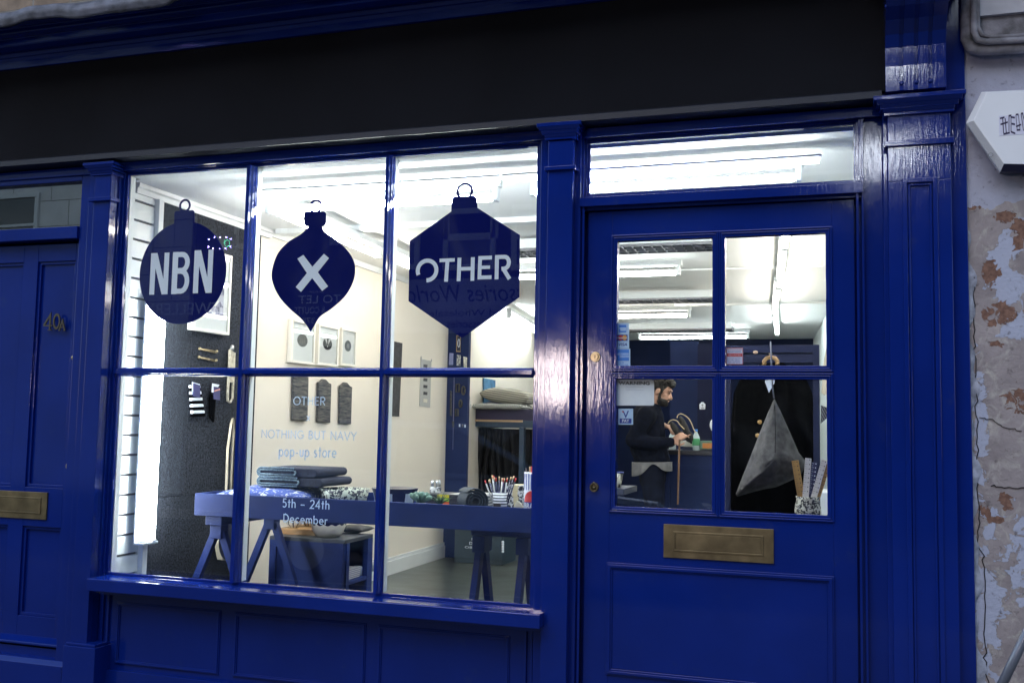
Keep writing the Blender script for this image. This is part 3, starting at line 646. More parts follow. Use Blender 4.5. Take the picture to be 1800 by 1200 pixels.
    bp = N.nodes.new('ShaderNodeBump'); bp.inputs['Distance'].default_value = .006; N.links.new(h2.outputs[0], bp.inputs['Height']); N.links.new(bp.outputs[0], b.inputs['Normal'])
    return mt
nb = thing('neighbour_wall', (xEND+1.5, 0, 0), 'peeling pale plaster wall with bare terracotta patches right of the blue shopfront', 'wall')
xw = xEND+.0015
mb = MB(); mb.box(xw, xEND+4, .0, .3, 0, 6.2); mb.build('plaster_face', plaster_mat(), nb)
# ragged mortar edge and cracks
mb = MB(); random.seed(3); CRK = mat('dark crack', (.012, .010, .012), .9)
z = .2; pts = []
while z < 1.95:
    pts.append((X(1724, 800)+random.uniform(-.007, .007)-(.012 if z > 1.0 else 0)+(.012 if z < .6 else 0), z)); z += random.uniform(.012, .035)
ribbon(mb, pts, .003, PF, -.0025, .001)
def crack(mb, pl, w=.0018):
    o = []
    for i in range(len(pl)-1):
        a, b = Vector(pl[i]), Vector(pl[i+1])
        for k in range(6): o.append(a.lerp(b, k/6)+Vector((random.uniform(-2, 2), random.uniform(-2, 2))))
    ribbon(mb, [(X(*q), Z(*q)) for q in o], w, PF, -.0028, .001)
crack(mb, [(1722, 734), (1745, 738), (1765, 752), (1800, 756)]); crack(mb, [(1742, 852), (1765, 858), (1810, 855)], .003)
mb.build('crack', CRK, nb)
mb = MB(); 
def edge(u, v):
    z = .2+1.9*v; r = random.Random(int(v*90)); wd = .012+.010*math.sin(v*37)+.008*math.sin(v*91)+(.05*(1-v/.25) if v < .25 else 0)
    return (xw+wd*u, -.012*(1-u)*(.6+.4*math.sin(v*60)) - .0015, z)
mb.grid(edge, 6, 120); mb.build('mortar_edge', mat('pale lime mortar', (.33, .34, .41), .9, var=.5, vscale=25, bump=.004, bscale=60), nb)
# projecting grey moulded sill, top right
GREY = mat('weathered grey moulding', (.10, .095, .095), .75, var=.6, vscale=11, bump=.006, bscale=35, c2=(.42, .41, .48))
def Lr(x, y, Y=-.08): return (X(x, y, Y), Z(x, y, Y))
mb = MB()
def Lprof(px, py, r, Y):
    A = Lr(px, -160, Y); B = Lr(px, py-18, Y); D = Lr(px+22, py, Y); E_ = Lr(2100, py-20, Y)
    pts = [A, B, (B[0]+.3*(D[0]-B[0]), B[1]+.75*(D[1]-B[1])), D, E_]
    mb.tube([(a, Y, b) for a, b in pts], r, 12)
Lprof(1699, 88, .020, -.055); Lprof(1712, 74, .011, -.085); Lprof(1719, 66, .007, -.08)
x0, z0 = Lr(1722, 60, -.05); x1, z1 = Lr(2100, -160, -.05)
mb.box(x0-.04, xEND+2.5, -.05, .002, z0-.04, z1)
sm = mb.build('moulded_surround', GREY, nb)
mb = MB(); x0, z0 = Lr(1717, 29, -.07); mb.box(x0, xEND+2.5, -.07, -.0505, z0, z1); mb.build('painted_panel', mat('white flaking paint', (.62, .63, .72), .6, var=.12, vscale=10, bump=.001), nb)

# alarm box
al = thing('alarm_box', tuple(at(1790, 240, 0)), 'white hexagonal alarm box with dark blue lower corner on the plaster wall', 'alarm box')
def hexa(pts, Y): return [(X(*p, Y), Y, Z(*p, Y)) for p in pts]
yo = -.10
F = [(1735, 163), (1711, 212), (1765, 288), (1850, 290), (1885, 215), (1850, 157)]
Bk = [(1731, 163), (1699, 226), (1736, 292), (1768, 312), (1862, 312), (1905, 222), (1862, 150)]
cF = at(1800, 222, yo); fr_ = hexa(F, yo)
def scaled(k, Y, dz=0): return [(cF.x+(p[0]-cF.x)*k, Y, cF.z+(p[2]-cF.z)*k+dz) for p in fr_]
mid = scaled(1.13, -.072, -.004); back = scaled(1.02, -.002, -.006)
mb = MB(); rings = [[mb._v(p) for p in r_] for r_ in (fr_, mid, back)]
mb.bm.faces.new(rings[0]).material_index = 0
for r0, r1, dark in ((rings[0], rings[1], 1), (rings[1], rings[2], 1)):
    for i in range(6):
        f = mb.bm.faces.new((r0[i], r1[i], r1[(i+1) % 6], r0[(i+1) % 6])); f.material_index = 1 if i == 2 else 0
mb.bm.faces.new(rings[2][::-1]); bmesh.ops.recalc_face_normals(mb.bm, faces=mb.bm.faces[:])
mb.build('casing', [mat('white alarm plastic', (.80, .81, .86), .3, var=.04, vscale=5), mat('navy alarm plastic', (.012, .016, .07), .35)], al, bevel=.002)
mb = MB(); y = yo-.001
def LP(a, b, c, d): return PQ(X(a, 220, yo), X(b, 220, yo), Z((a+b)/2, d, yo), Z((a+b)/2, c, yo))
mb.box(X(1756, 220, yo), X(1812, 220, yo), yo-.001, yo+.001, Z(1775, 238, yo), Z(1775, 203, yo))
mb.build('label_patch', mat('pale lilac label', (.66, .66, .80), .4), al)
mb = MB(); 
def outl(pts, PP): ribbon(mb, pts, .09, PP, yo-.0022, yo-.0008)
PP = LP(1757, 1773, 206, 238); outl([(.05, .93), (.55, .98)], PP); outl([(.35, .95), (.42, .1)], PP); outl([(.62, .93), (.72, .08)], PP); outl([(.1, .6), (.9, .7)], PP); outl([(.4, .06), (1.1, .12)], PP)
PP = LP(1772, 1784, 203, 236); outl([(.15, .98), (.1, .15)], PP); outl([(.45, .98), (.4, .12)], PP); outl([(.5, .9), (1, .86)], PP); outl([(.5, .55), (1, .5)], PP); outl([(.4, .12), (1, .02)], PP); outl([(.1, .98), (.5, .99)], PP)
PP = LP(1785, 1794, 201, 232); outl([(.1, .98), (.3, .1)], PP); outl([(.6, .98), (.85, .1)], PP); outl([(.2, .1), (.9, .1)], PP); outl([(.1, .98), (.6, .98)], PP); outl([(.1, .3), (1.1, .4)], PP)
PP = LP(1794, 1806, 199, 232); outl([(.1, .98), (.4, .05)], PP); outl([(.3, .98), (.9, .1)], PP); outl([(.1, .98), (.4, .98)], PP); outl([(.9, .1), (.9, .9)], PP)
mb.build('label_lettering', mat('purple black ink', (.03, .02, .08), .5), al)
mb = MB(); c = at(1741, 273, -.088); mb.tube([(c.x+.007*math.cos(t), c.y-.003, c.z+.007*math.sin(t)) for t in [k*math.pi/8 for k in range(17)]], .0008, 6); mb.build('screw_cap', mat('grey screw', (.2, .2, .22), .5), al)

# leaning grey rail, bottom right
mb = MB(); a = at(1748, 1230, -.6); b = at(1830, 1060, -.6); mb.tube([a, a.lerp(b, .5), b, b+Vector((.25, 0, .15))], .013, 14)
g_ = mb.build('handlebar', mat('grey enamel tube', (.22, .24, .30), .3, metal=.4), None); tag(g_, 'grey slanting metal tube at the foot of the plaster wall', 'handlebar')

# ================================================================ SHOP INTERIOR (room shell)
XL = -3.2
def st(o, k='structure'): o['kind'] = k; return o
def stx(mb, name, m_): return st(mb.build(name, m_))
stx(MB().box(XL-.3, 1.2, .122, 9.4, FLOOR-.15, FLOOR), 'shop_floor', mat('grey green concrete', (.055, .068, .064), .28, var=.55, vscale=5, bump=.0005, bscale=12))
stx(MB().box(XL-.3, 1.2, .122, 9.4, CEILZ, CEILZ+.1), 'ceiling', CEIL)
stx(MB().box(XL-.15, XL, .122, 9.3, FLOOR, CEILZ), 'wall_left', CREAM)
stx(MB().prism([(.33, .122), (-.29, 9.3), (.0, 9.3), (.6, .122)], 'z', FLOOR, CEILZ), 'wall_right', PALE)
BACKM = mat('navy back wall paint', (.006, .011, .038), .85, var=.2, vscale=3, spec=.1)
stx(MB().box(XL-.3, 1.2, 9.0, 9.2, FLOOR, CEILZ), 'wall_back', BACKM)
stx(MB().box(XL-.35, XL-.152, .18, 9.2, FLOOR, CEILZ+.1), 'party_wall', CREAM)
# inner face of the front wall over the windows and door
mb = MB(); mb.box(XL-.1, 1.0, .121, .16, zGT+.06, CEILZ+.1)
stx(mb, 'wall_front', WHITE_IN)
mb = MB(); mb.box(XL+.002, XL+.02, 1.34, 4.28, FLOOR, FLOOR+.10); mb.box(XL+.002, XL+.013, 1.34, 4.28, FLOOR+.1, FLOOR+.125)
stx(mb, 'skirting_board', WHITE_IN)
mb = MB(); mb.prism([(XL+.001, CEILZ-.05), (XL+.024, CEILZ-.05), (XL+.026, CEILZ-.025), (XL+.036, CEILZ-.018), (XL+.038, CEILZ-.0005), (XL+.001, CEILZ-.0005)], 'y', .16, 1.36)
mb.prism([(XL+.001, CEILZ-.035), (XL+.02, CEILZ-.035), (XL+.035, CEILZ-.0006), (XL+.001, CEILZ-.0006)], 'y', 1.361, 4.29)
stx(mb, 'ceiling_cove', WHITE_IN)
# ceiling beams/joints and far downstand
mb = MB(); mb.box(XL+.07, .3, 1.32, 1.40, CEILZ-.03, CEILZ-.0007); stx(mb, 'ceiling_beam', WHITE_IN)
mb = MB(); mb.box(-1.4, .08, 3.28, 3.31, CEILZ-.012, CEILZ-.0007); mb.box(-1.4, -.03, 5.28, 5.31, CEILZ-.02, CEILZ-.0007); stx(mb, 'ceiling_batten', CEIL)
# slatwall, corner trim, felt panel, navy pillar
ys0, ys1 = atx(208, 823, XL+.02).y, .300
mb = MB(); xs_ = XL+.02
zg = sorted([atx(230, y, xs_).z for y in (349.5, 384, 418.5)] ); step = (zg[-1]-zg[0])/2
zz = zg[0]-step*12
while zz > FLOOR+step: zz -= step
zz += 0
while zz < CEILZ-.06:
    mb.box(XL+.001, xs_, .09, ys1, max(FLOOR, zz+.006), min(CEILZ-.051, zz+step-.006)); zz += step
mb.box(XL+.0008, XL+.006, .09, ys1, FLOOR, CEILZ-.05, 1)
sw = mb.build('slatwall_panel', [mat('white slatwall laminate', (.74, .78, .78), .35), mat('slat groove', (.10, .10, .11), .8)]); tag(sw, 'white slatwall panel with thin dark grooves at the left end of the window', 'slatwall')
mb = MB(); mb.box(XL+.001, XL+.045, .302, .338, FLOOR, CEILZ-.05); o = mb.build('corner_post', WHITE_IN, bevel=.003); tag(o, 'white upright timber post between slatwall and dark felt panel', 'post')
yf0, yf1 = .340, atx(460, 402, XL+.02).y
FELT = mat('charcoal felt', (.004, .005, .009), .95, var=.6, vscale=110, c2=(.048, .054, .070), bump=.002, bscale=120, spec=.1)
zsm = atx(330, 868, XL).z
mb = MB(); mb.box(XL+.001, XL+.02, yf0, yf1, zsm+.001, CEILZ-.051); mb.box(XL+.001, XL+.0195, yf0, yf1, FLOOR, zsm-.001)
o = mb.build('felt_panel', FELT); tag(o, 'dark charcoal felt covered panel on the left shop wall', 'wall panel')
px1 = atx(785, 700, XL).y
mb = MB(); mb.box(XL+.001, X(822, 700, px1), px1, px1+.05, FLOOR, CEILZ-.001); o = mb.build('navy_pillar', NAVYW); tag(o, 'navy painted pillar standing out from the cream left wall', 'pillar')

# fluorescent lamps
def tube_lamp(a, b, label, warm=False, up=(0, 0, 1), two=False, front=False, group='ceiling strip lights'):
    a, b = Vector(a), Vector(b); d = (b-a).normalized(); U = Vector(up)
    t = thing('strip_light', tuple((a+b)/2), label, 'strip light', group)
    s_ = d.cross(U)
    M_ = TUBEF if front else (TUBEW if warm else TUBE)
    for k in ((-1, 1) if two else (0,)):
        mb = MB(); o_ = s_*(.028*k); mb.tube([a+d*.02+o_, b-d*.02+o_], .0165 if not two else .019, 14); mb.build('tube', M_, t)
        mb = MB()
        for e, sg in ((a, 1), (b, -1)):
            mb.tube([e+d*sg*.004+o_, e+d*sg*.026+o_], .0195, 12)
    for e, sg in ((a, 1), (b, -1)):
        mb = MB(); mb.bar(e+U*.055, e-U*.018, .040 if not two else .10, .022, up=d); mb.build('end_holder', WPLA, t, bevel=.003)
    mb = MB(); mb.bar(a-d*.02+U*.062, b+d*.02+U*.062, .05 if not two else .10, .035, up=U); mb.build('batten', WPLA, t, bevel=.002)
    return t
zt = 2.405
# front row, along the window
P_ = lambda px, py, z=zt: atz(px, py, z)
yA = .27
def rowA(p0, p1, lab): 
    a, b = at(*p0, yA), at(*p1, yA); z = (a.z+b.z)/2; return tube_lamp((a.x, yA, z), (b.x, yA, z), lab, front=True)
rowA((473, 373), (872, 343), 'bright strip light nearest the display window, over the middle and right panes')
rowA((938, 340), (1404, 309), 'bright strip light seen through the transom over the shop door')
# slim batten tube above and behind the front row
def slim(p0, p1, y, lab):
    a, b = at(*p0, y), at(*p1, y); z = (a.z+b.z)/2
    t = thing('slim_lamp', ((a.x+b.x)/2, y, z), lab, 'strip light', 'slim strip lights on the ceiling')
    mb = MB(); mb.tube([(a.x, y, z), (b.x, y, z)], .010, 12); mb.build('tube', TUBES, t)
    mb = MB(); mb.box(a.x-.01, b.x+.01, y-.03, y+.02, z+.011, z+.019); mb.build('batten', WPLA, t, bevel=.002)
slim((458, 342), (878, 318), .19, 'slim tube on a batten above the front strip light in the middle pane')
slim((890, 316), (1440, 283), .19, 'slim tube on a batten seen at the top of the transom window')
def rowB(p0, p1, lab, warm):
    a, b = P_(*p0), P_(*p1); return tube_lamp(a, b, lab, warm)
rowB((493, 376), (665, 449), 'strip light running back from the front row beside the second ornament decal', True)
rowB((692, 456), (790, 500), 'strip light running back behind the hexagonal ornament decal', True)
rowB((895, 556), (945, 585), 'strip light running back at the right edge of the third window pane', False)
rowB((1384, 408), (1379, 432), 'strip light at the very top of the right door pane', True)
rowB((1377.5, 436), (1371, 502), 'longest strip light in the row seen through the right door pane', True)
rowB((1367.5, 506), (1362, 549), 'middle strip light of the row seen through the right door pane', True)
rowB((1362, 553), (1366, 586), 'farthest strip light of the row seen through the right door pane', False)
def rowC(p0, p1, y, lab, warm, L=1.2):
    b = at(*p1, y); a = at(*p0, y); return tube_lamp((b.x-L, y, b.z), b, lab, warm)
rowC((1085, 475), (1193, 479), 2.56, 'topmost cross strip light in the left door pane', False)
rowC((1085, 550), (1211, 554), 5.02, 'middle cross strip light in the left door pane, below a louvred fitting', True)
rowC((1125, 594), (1315, 592), 7.35, 'farthest strip light, just above the dark back wall', False)
# louvred fittings
def louvre(x0, x1, y, z, lab):
    t = thing('louvre_light', ((x0+x1)/2, y, z), lab, 'ceiling light', 'louvred ceiling fittings')
    mb = MB(); mb.box(x0, x1, y+.012, y+.25, z+.035, z+.07); mb.box(x0, x1, y, y+.012, z+.012, z+.07); mb.build('housing', WPLA, t, bevel=.003)
    mb = MB(); n = int((x1-x0)/.055)
    for i in range(n+1): mb.box(x0+i*(x1-x0)/n-.0015, x0+i*(x1-x0)/n+.0015, y+.013, y+.249, z-.003, z+.034)
    for yy in (y+.003, y+.085, y+.165, y+.247): mb.box(x0, x1, yy-.0015, yy+.0015, z-.004, z+.0115)
    mb.build('louvre', mat('louvre metal', (.16, .16, .17), .35, metal=.6), t)
p0 = atz(1250, 424, 2.44); louvre(p0.x-1.25, p0.x, p0.y, 2.43, 'louvred ceiling light at the top edge of the left door pane')
p0 = atz(1252, 523, 2.44); louvre(-2.0, X(1252, 520, 4.2)+.02, 4.15, 2.42, 'white boxed louvred light with dark grille across the left door pane')
p0 = atz(1286, 575, 2.42); louvre(-2.1, p0.x, p0.y, 2.40, 'farthest white louvred light above the last strip light')
# vertical twin tube in the window corner
xv = XL+.078; yv = atx(258, 800, xv).y
a = atx(262, 520, xv); b = atx(262, 950, xv)
t = thing('window_tube_light', (XL+.05, .27, b.z), 'tall upright twin fluorescent light glaring against the white slatwall', 'strip light')
for k, (dx, dy) in enumerate(((.0, .0), (.006, atx(273, 800, xv+.006).y-yv))):
    mb = MB(); mb.tube([(xv+dx, yv+dy, a.z), (xv+dx, yv+dy, b.z)], .0165, 16); mb.build('tube', TUBEV, t)
    mb = MB(); mb.tube([(xv+dx, yv+dy, b.z-.012), (xv+dx, yv+dy, b.z+.008)], .021, 14); mb.build('tube_cap', WPLA, t)
mb = MB(); mb.box(XL+.046, XL+.056, yv-.03, yv+.085, b.z-.01, a.z+.03); mb.build('batten', WPLA, t, bevel=.003)
mb = MB(); mb.box(XL+.0565, xv+.024, yv-.028, yv+.083, b.z-.012, b.z-.002); mb.build('end_holder', WPLA, t, bevel=.002)
mb = MB(); mb.box(XL+.0565, xv+.024, yv-.028, yv+.083, a.z+.002, a.z+.02); mb.build('end_holder', WPLA, t, bevel=.002)

# ================================================================ WINDOW DECALS
yD = .0515
def dP(u, v, t): return (u, t, v)
def px(pts, Y=yD): return [(X(a, b, Y), Z(a, b, Y)) for a, b in pts]
def zm(pts, s_=3.1574, ox=420, oy=260): return px([(ox+a/s_, oy+b/s_) for a, b in pts])
def smooth(pts, n=6):
    o = []; L = len(pts)
    for i in range(L-1):
        p0, p1, p2, p3 = [Vector(pts[max(0, min(L-1, i+k))]) for k in (-1, 0, 1, 2)]
        for j in range(n):
            t = j/n; o.append(tuple(.5*((2*p1)+(-p0+p2)*t+(2*p0-5*p1+4*p2-p3)*t*t+(-p0+3*p1-3*p2+p3)*t**3)))
    return o+[tuple(pts[-1])]
def ornament(name_label, body, cap, ring_c, r_o, r_i, loc):
    t = thing('ornament_decal', loc, name_label, 'window decal', 'navy ornament decals on the window')
    mb = MB(); mb.prism(body, 'y', yD, yD+.0015); mb.build('ornament_shape', VINYL, t)
    mb = MB(); mb.prism(cap, 'y', yD+.0003, yD+.0018); mb.build('ornament_cap', VINYL, t)
    k = 28; rr = (r_o+r_i)/2; mb = MB(); ribbon(mb, [(ring_c[0]+rr*math.cos(2*math.pi*i/k), ring_c[1]+rr*math.sin(2*math.pi*i/k)) for i in range(k)], r_o-r_i, dP, yD+.0006, yD+.0021, True); mb.build('ornament_ring', VINYL, t)
    return t
c0 = at(320.3, 479, yD); rx = (X(396.2, 479, yD)-X(244.5, 479, yD))/2; rz = (Z(315, 389, yD)-Z(315, 568.6, yD))/2
circ = [(c0.x+rx*math.cos(2*math.pi*k/72), c0.z+rz*math.sin(2*math.pi*k/72)) for k in range(72)]
cap1 = px([(306, 397), (306.5, 374), (309, 371), (339, 369.5), (341.5, 372), (341.5, 395)])
o1 = ornament('round navy bauble decal lettered NBN on the left pane', circ, cap1, px([(324.8, 361.5)])[0], .031, .021, (c0.x, yD, c0.z-rz))
lN = [(0, 0), (0, 1), (.34, 1), (.74, .36), (.74, 1), (1, 1), (1, 0), (.68, 0), (.27, .64), (.27, 0)]
yL = yD-.0012
def lbox(x0, x1, t_, b_): return X(x0, (t_+b_)/2, yL), X(x1, (t_+b_)/2, yL), Z((x0+x1)/2, b_, yL), Z((x0+x1)/2, t_, yL)
mb = MB()
for a in ((264, 296, 444.5, 517.5), (340.5, 373.5, 439.5, 515)):
    q = lbox(*a); PP = PQ(*q); mb.prism([PP(u, v, 0)[0::2] for u, v in lN], 'y', yL, yL+.001)
q = lbox(302.5, 334, 442.5, 516.5); PP = PQ(*q)
ribbon(mb, [(.14, .05), (.14, .945), (.5, .945)] + arc(.58, .745, .28, .2, 90, -70, 8) + [(.62, .52)], .0, lambda u, v, t: PP(u, v, t), yL, yL+.001) if 0 else None
def wrib(pts, w, closed=False, e=0):
    ribbon(mb, [PP(u, v, 0)[0::2] for u, v in pts], w, dP, yL-e, yL+.001, closed)
wB = (q[1]-q[0])*.30
wrib([(.15, 0), (.15, 1)], wB); wrib([(.2, .935), (.5, .935)] + arc(.52, .745, .31, .19, 90, -90, 10) + [(.2, .553)], wB*.82, e=.0001); wrib([(.2, .54)] + [(.5, .54)] + arc(.52, .30, .33, .235, 90, -90, 10) + [(.2, .068)], wB*.82, e=.0002)
mb.build('lettering', VWHITE, o1)
on = [(385, 437), (345, 478), (270, 525), (212, 592), (182, 690), (192, 762), (228, 832), (290, 900), (340, 942), (376, 985), (397, 1021)]
on2 = [(397, 1021), (418, 985), (450, 935), (515, 890), (590, 820), (636, 735), (643, 650), (610, 580), (545, 515), (484, 472), (459, 437)]
body2 = smooth(on, 5) + smooth(on2, 5)[1:]
o2 = ornament('pointed onion shaped navy bauble decal with a white X on the middle pane', zm(body2), zm([(372, 437), (368, 430), (360, 424), (362, 365), (372, 354), (472, 353), (483, 362), (483, 420), (474, 432), (460, 437)]), zm([(425, 325)])[0], .0315, .0225, tuple(at(545, 583, yD)))
mb = MB(); xb_ = zm([(325, 615), (358, 594), (408, 660), (472, 588), (500, 612), (438, 690), (495, 768), (462, 793), (407, 722), (345, 799), (316, 772), (378, 695)]); mb.prism([(a, b) for a, b in xb_], 'y', yL, yL+.001); mb.build('lettering', VWHITE, o2)
o3 = ornament('large hexagonal navy bauble decal lettered OTHER on the right pane', zm([(1238, 1055), (941, 850), (948, 517), (1180, 352), (1322, 332), (1559, 483), (1556, 828)]), zm([(1178, 356), (1181, 285), (1195, 268), (1306, 265), (1322, 280), (1323, 334)]), zm([(1253, 240)])[0], .037, .027, tuple(at(812, 594, yD)))
mb = MB()
def LZ(x0, x1, t_, b_): 
    g = lambda a, b: (420+a/3.1574, 260+b/3.1574)
    return PQ(X(*g(x0, (t_+b_)/2), yL), X(*g(x1, (t_+b_)/2), yL), Z(*g((x0+x1)/2, b_), yL), Z(*g((x0+x1)/2, t_), yL))
ww = .0165
PP = LZ(985, 1103, 618, 742); wrib(arc(.5, .5, .44, .44, 205, -92, 26), ww*1.05)
PP = LZ(1112, 1196, 614, 742); wrib([(0, .93), (1, .93)], ww*.9); wrib([(.52, .9), (.46, 0)], ww, e=.0001)
PP = LZ(1213, 1306, 608, 738); wrib([(.1, 1), (.08, 0)], ww); wrib([(.9, 1), (.9, 0)], ww); wrib([(.1, .52), (.9, .52)], ww*.9, e=.0001)
PP = LZ(1328, 1405, 602, 728); wrib([(.97, .94), (.12, .94), (.1, .08), (.97, .08)], ww*.95); wrib([(.12, .52), (.85, .52)], ww*.85, e=.0001)
PP = LZ(1422, 1510, 598, 728); wrib([(.10, 0), (.10, .95), (.5, .95)] + arc(.58, .70, .28, .25, 90, -90, 10) + [(.4, .44)], ww); wrib([(.5, .46), (.92, 0)], ww, e=.0001)
mb.build('lettering', VWHITE, o3)
# opening notice
nt_ = thing('window_notice', tuple(at(543, 925, yD)), 'thin pale lettering OTHER x NOTHING BUT NAVY pop-up store and dates on the middle pane', 'window lettering')
THIN = thin_mat('pale blue vinyl', (.72, .83, .98))
def line(s_, a, b, top, base, w, name='lettering'):
    mb = MB(); p0 = (X(a, base[0], yD), Z(a, base[0], yD)); p1 = (X(b, base[1], yD), Z(b, base[1], yD)); h = Z(a, top, yD)-p0[1]
    lettering(mb, s_, p0, p1, h, dP, w, yD, yD+.001); mb.build(name, THIN, nt_)
line('OTHER', 515.5, 571.5, 697, (711.5, 712), .10); line('x', 538.5, 545.5, 730-4, (739, 739), .10)
line('NOTHING BUT NAVY', 459, 626.5, 754.5, (769, 774), .10); line('pop-up store', 489.5, 591, 783.5-1, (801.5, 804), .10)
line('5th ~ 24th', 496, 579, 875.5, (891, 895), .12); line('December', 497.5, 575.5, 902.5, (917, 922), .12)
VW2 = THIN

# ---------------- stickers on the shop door
yS = ya+.0265
def card(pxs, m_, par=None, name='sticker_base', y=yS, th=.0006):
    mb = MB(); mb.prism([(X(a, b, y), Z(a, b, y)) for a, b in pxs], 'y', y, y+th); return mb.build(name, m_, par)
SKYB = mat('pale blue print', (.55, .72, .93), .5); MIDB = mat('mid blue print', (.06, .24, .72), .5); DKB = mat('deep blue print', (.02, .05, .30), .5)
REDP = mat('red print', (.55, .03, .03), .5); ORP = mat('orange print', (.75, .33, .03), .5); WHP = mat('white print', (.72, .76, .84), .5); BLP = mat('black print', (.02, .02, .03), .5)
def q4(x0, x1, t_, b_): return [(x0, b_), (x1, b_), (x1, t_), (x0, t_)]
def flat(mb, x0, x1, t_, b_, y, mi=0): mb.box(X(x0, (t_+b_)/2, y), X(x1, (t_+b_)/2, y), y, y+.0004, Z(x0, b_, y), Z(x0, t_, y), mi)
def tx(mb, s_, x0, x1, t_, b_, y, mi=0, shear=0, bold=0): text_mesh(mb, s_, dP, X(x0, b_, y), X(x1, b_, y), Z(x0, b_, y), Z(x0, t_, y), mi, y, shear=shear, bold=bold)
t = thing('card_sticker', tuple(at(1094, 612, yS)), 'tall pale blue card payment sticker with red and orange circles and VISA', 'sticker')
card(q4(1083.5, 1105.8, 567.5, 612), SKYB, t)
mb = MB(); y = yS-.0006; flat(mb, 1088, 1101, 571, 584, y, 0); flat(mb, 1089, 1100.5, 575.5, 578.2, y-.0004, 1); flat(mb, 1090.5, 1100.5, 578.7, 581.2, y-.0004, 1)
flat(mb, 1085.5, 1103, 588, 599, y, 2)
for cxp, mi in ((1090.5, 3), (1098, 4)):
    c = at(cxp, 593.3, y-.0005); mb.prism([(c.x+.0092*math.cos(k*math.pi/10), c.z+.0102*math.sin(k*math.pi/10)) for k in range(20)], 'y', c.y-(.0004 if mi == 4 else 0), c.y+.0002, mi)
tx(mb, 'MasterCard', 1086.5, 1102, 592, 595.2, y-.0016, 5, bold=.02)
tx(mb, 'VISA', 1087, 1102.5, 602.5, 608, y, 6, shear=.2, bold=.02); mb.build('printed_marks', [MIDB, SKYB, DKB, REDP, ORP, WHP, DKB], t)
t = thing('card_sticker', tuple(at(1096, 643, yS)), 'pale blue square sticker reading Cards Welcome at the foot of the upper left door pane', 'sticker')
card(q4(1083.5, 1107.8, 612.6, 643), SKYB, t)
mb = MB(); flat(mb, 1085.3, 1105.6, 614, 634, y, 0); flat(mb, 1086, 1104.8, 620.6, 623.8, y-.0004, 1); flat(mb, 1089.5, 1105.2, 625, 628.2, y-.0004, 1)
tx(mb, 'AMERICAN', 1086.8, 1104, 621.2, 623.3, y-.0009, 0, bold=.02); tx(mb, 'EXPRESS', 1090.5, 1104.6, 625.6, 627.7, y-.0009, 0, bold=.02)
tx(mb, 'Cards', 1086.2, 1097, 635.6, 638.3, y, 0, bold=.01); tx(mb, 'Welcome', 1086.2, 1103.5, 639.3, 642, y, 0, bold=.01); mb.build('printed_marks', [MIDB, SKYB], t)
t = thing('warning_sticker', tuple(at(1117, 712, yS)), 'faded white WARNING sticker in the lower left door pane', 'sticker')
card([(1084, 712.5), (1148.5, 712.5), (1149.8, 710), (1149.8, 671), (1146, 667), (1084, 667)], mat('faded white sticker', (.96, .97, 1.0), .5, var=.03, vscale=40), t)
mb = MB(); tx(mb, 'WARNING', 1087, 1142, 670, 676, y, 0, bold=.03); tx(mb, 'These premises are protected', 1100, 1131, 679, 681, y, 1); tx(mb, 'by 24hr CCTV surveillance', 1100, 1131, 683.5, 685.5, y, 1)
mb.build('printed_marks', [BLP, mat('faded print', (.46, .48, .56), .5)], t)
t = thing('pay_sticker', tuple(at(1100, 746, yS)), 'small pale blue V PAY sticker under the warning sticker', 'sticker')
card(q4(1087, 1112.8, 718, 746), SKYB, t)
mb = MB(); flat(mb, 1089.2, 1110, 735, 743.6, y, 0); tx(mb, 'PAY', 1093.5, 1106, 736.3, 741.8, y-.0006, 1, bold=.02)
ribbon(mb, px([(1095.5, 722), (1100, 732.5), (1104.5, 721.5)], y), .0045, dP, y-.0004, y+.0003, mi=0); ribbon(mb, px([(1093.8, 722.2), (1096, 724.5)], y), .004, dP, y-.0008, y, mi=2)
mb.build('printed_marks', [DKB, WHP, REDP], t)
t = thing('notice_sticker', tuple(at(1291, 640, yS)), 'white notice sticker with red band in the upper right door pane', 'sticker')
card(q4(1276.5, 1306, 611, 640.5), mat('lilac white sticker', (.74, .72, .88), .5), t)
mb = MB(); ribbon(mb, px(q4(1277, 1305.5, 611.5, 640), y), .0016, dP, y, y+.0004, True, mi=0); flat(mb, 1278, 1304.5, 621, 626.5, y, 0)
tx(mb, 'NO COLD CALLERS', 1279, 1303.5, 613.3, 615, y, 0); tx(mb, 'DO NOT KNOCK', 1280.5, 1302, 617, 619.3, y, 1); tx(mb, 'WE DO NOT BUY', 1280, 1302.5, 622.6, 625, y-.0006, 2)
for k, s_ in enumerate(('or sell goods', 'at this door', 'no leaflets', 'thank you')): tx(mb, s_, 1281, 1301, 628.5+3*k, 630.5+3*k, y, 1)
mb.build('printed_marks', [REDP, DKB, WHP], t)

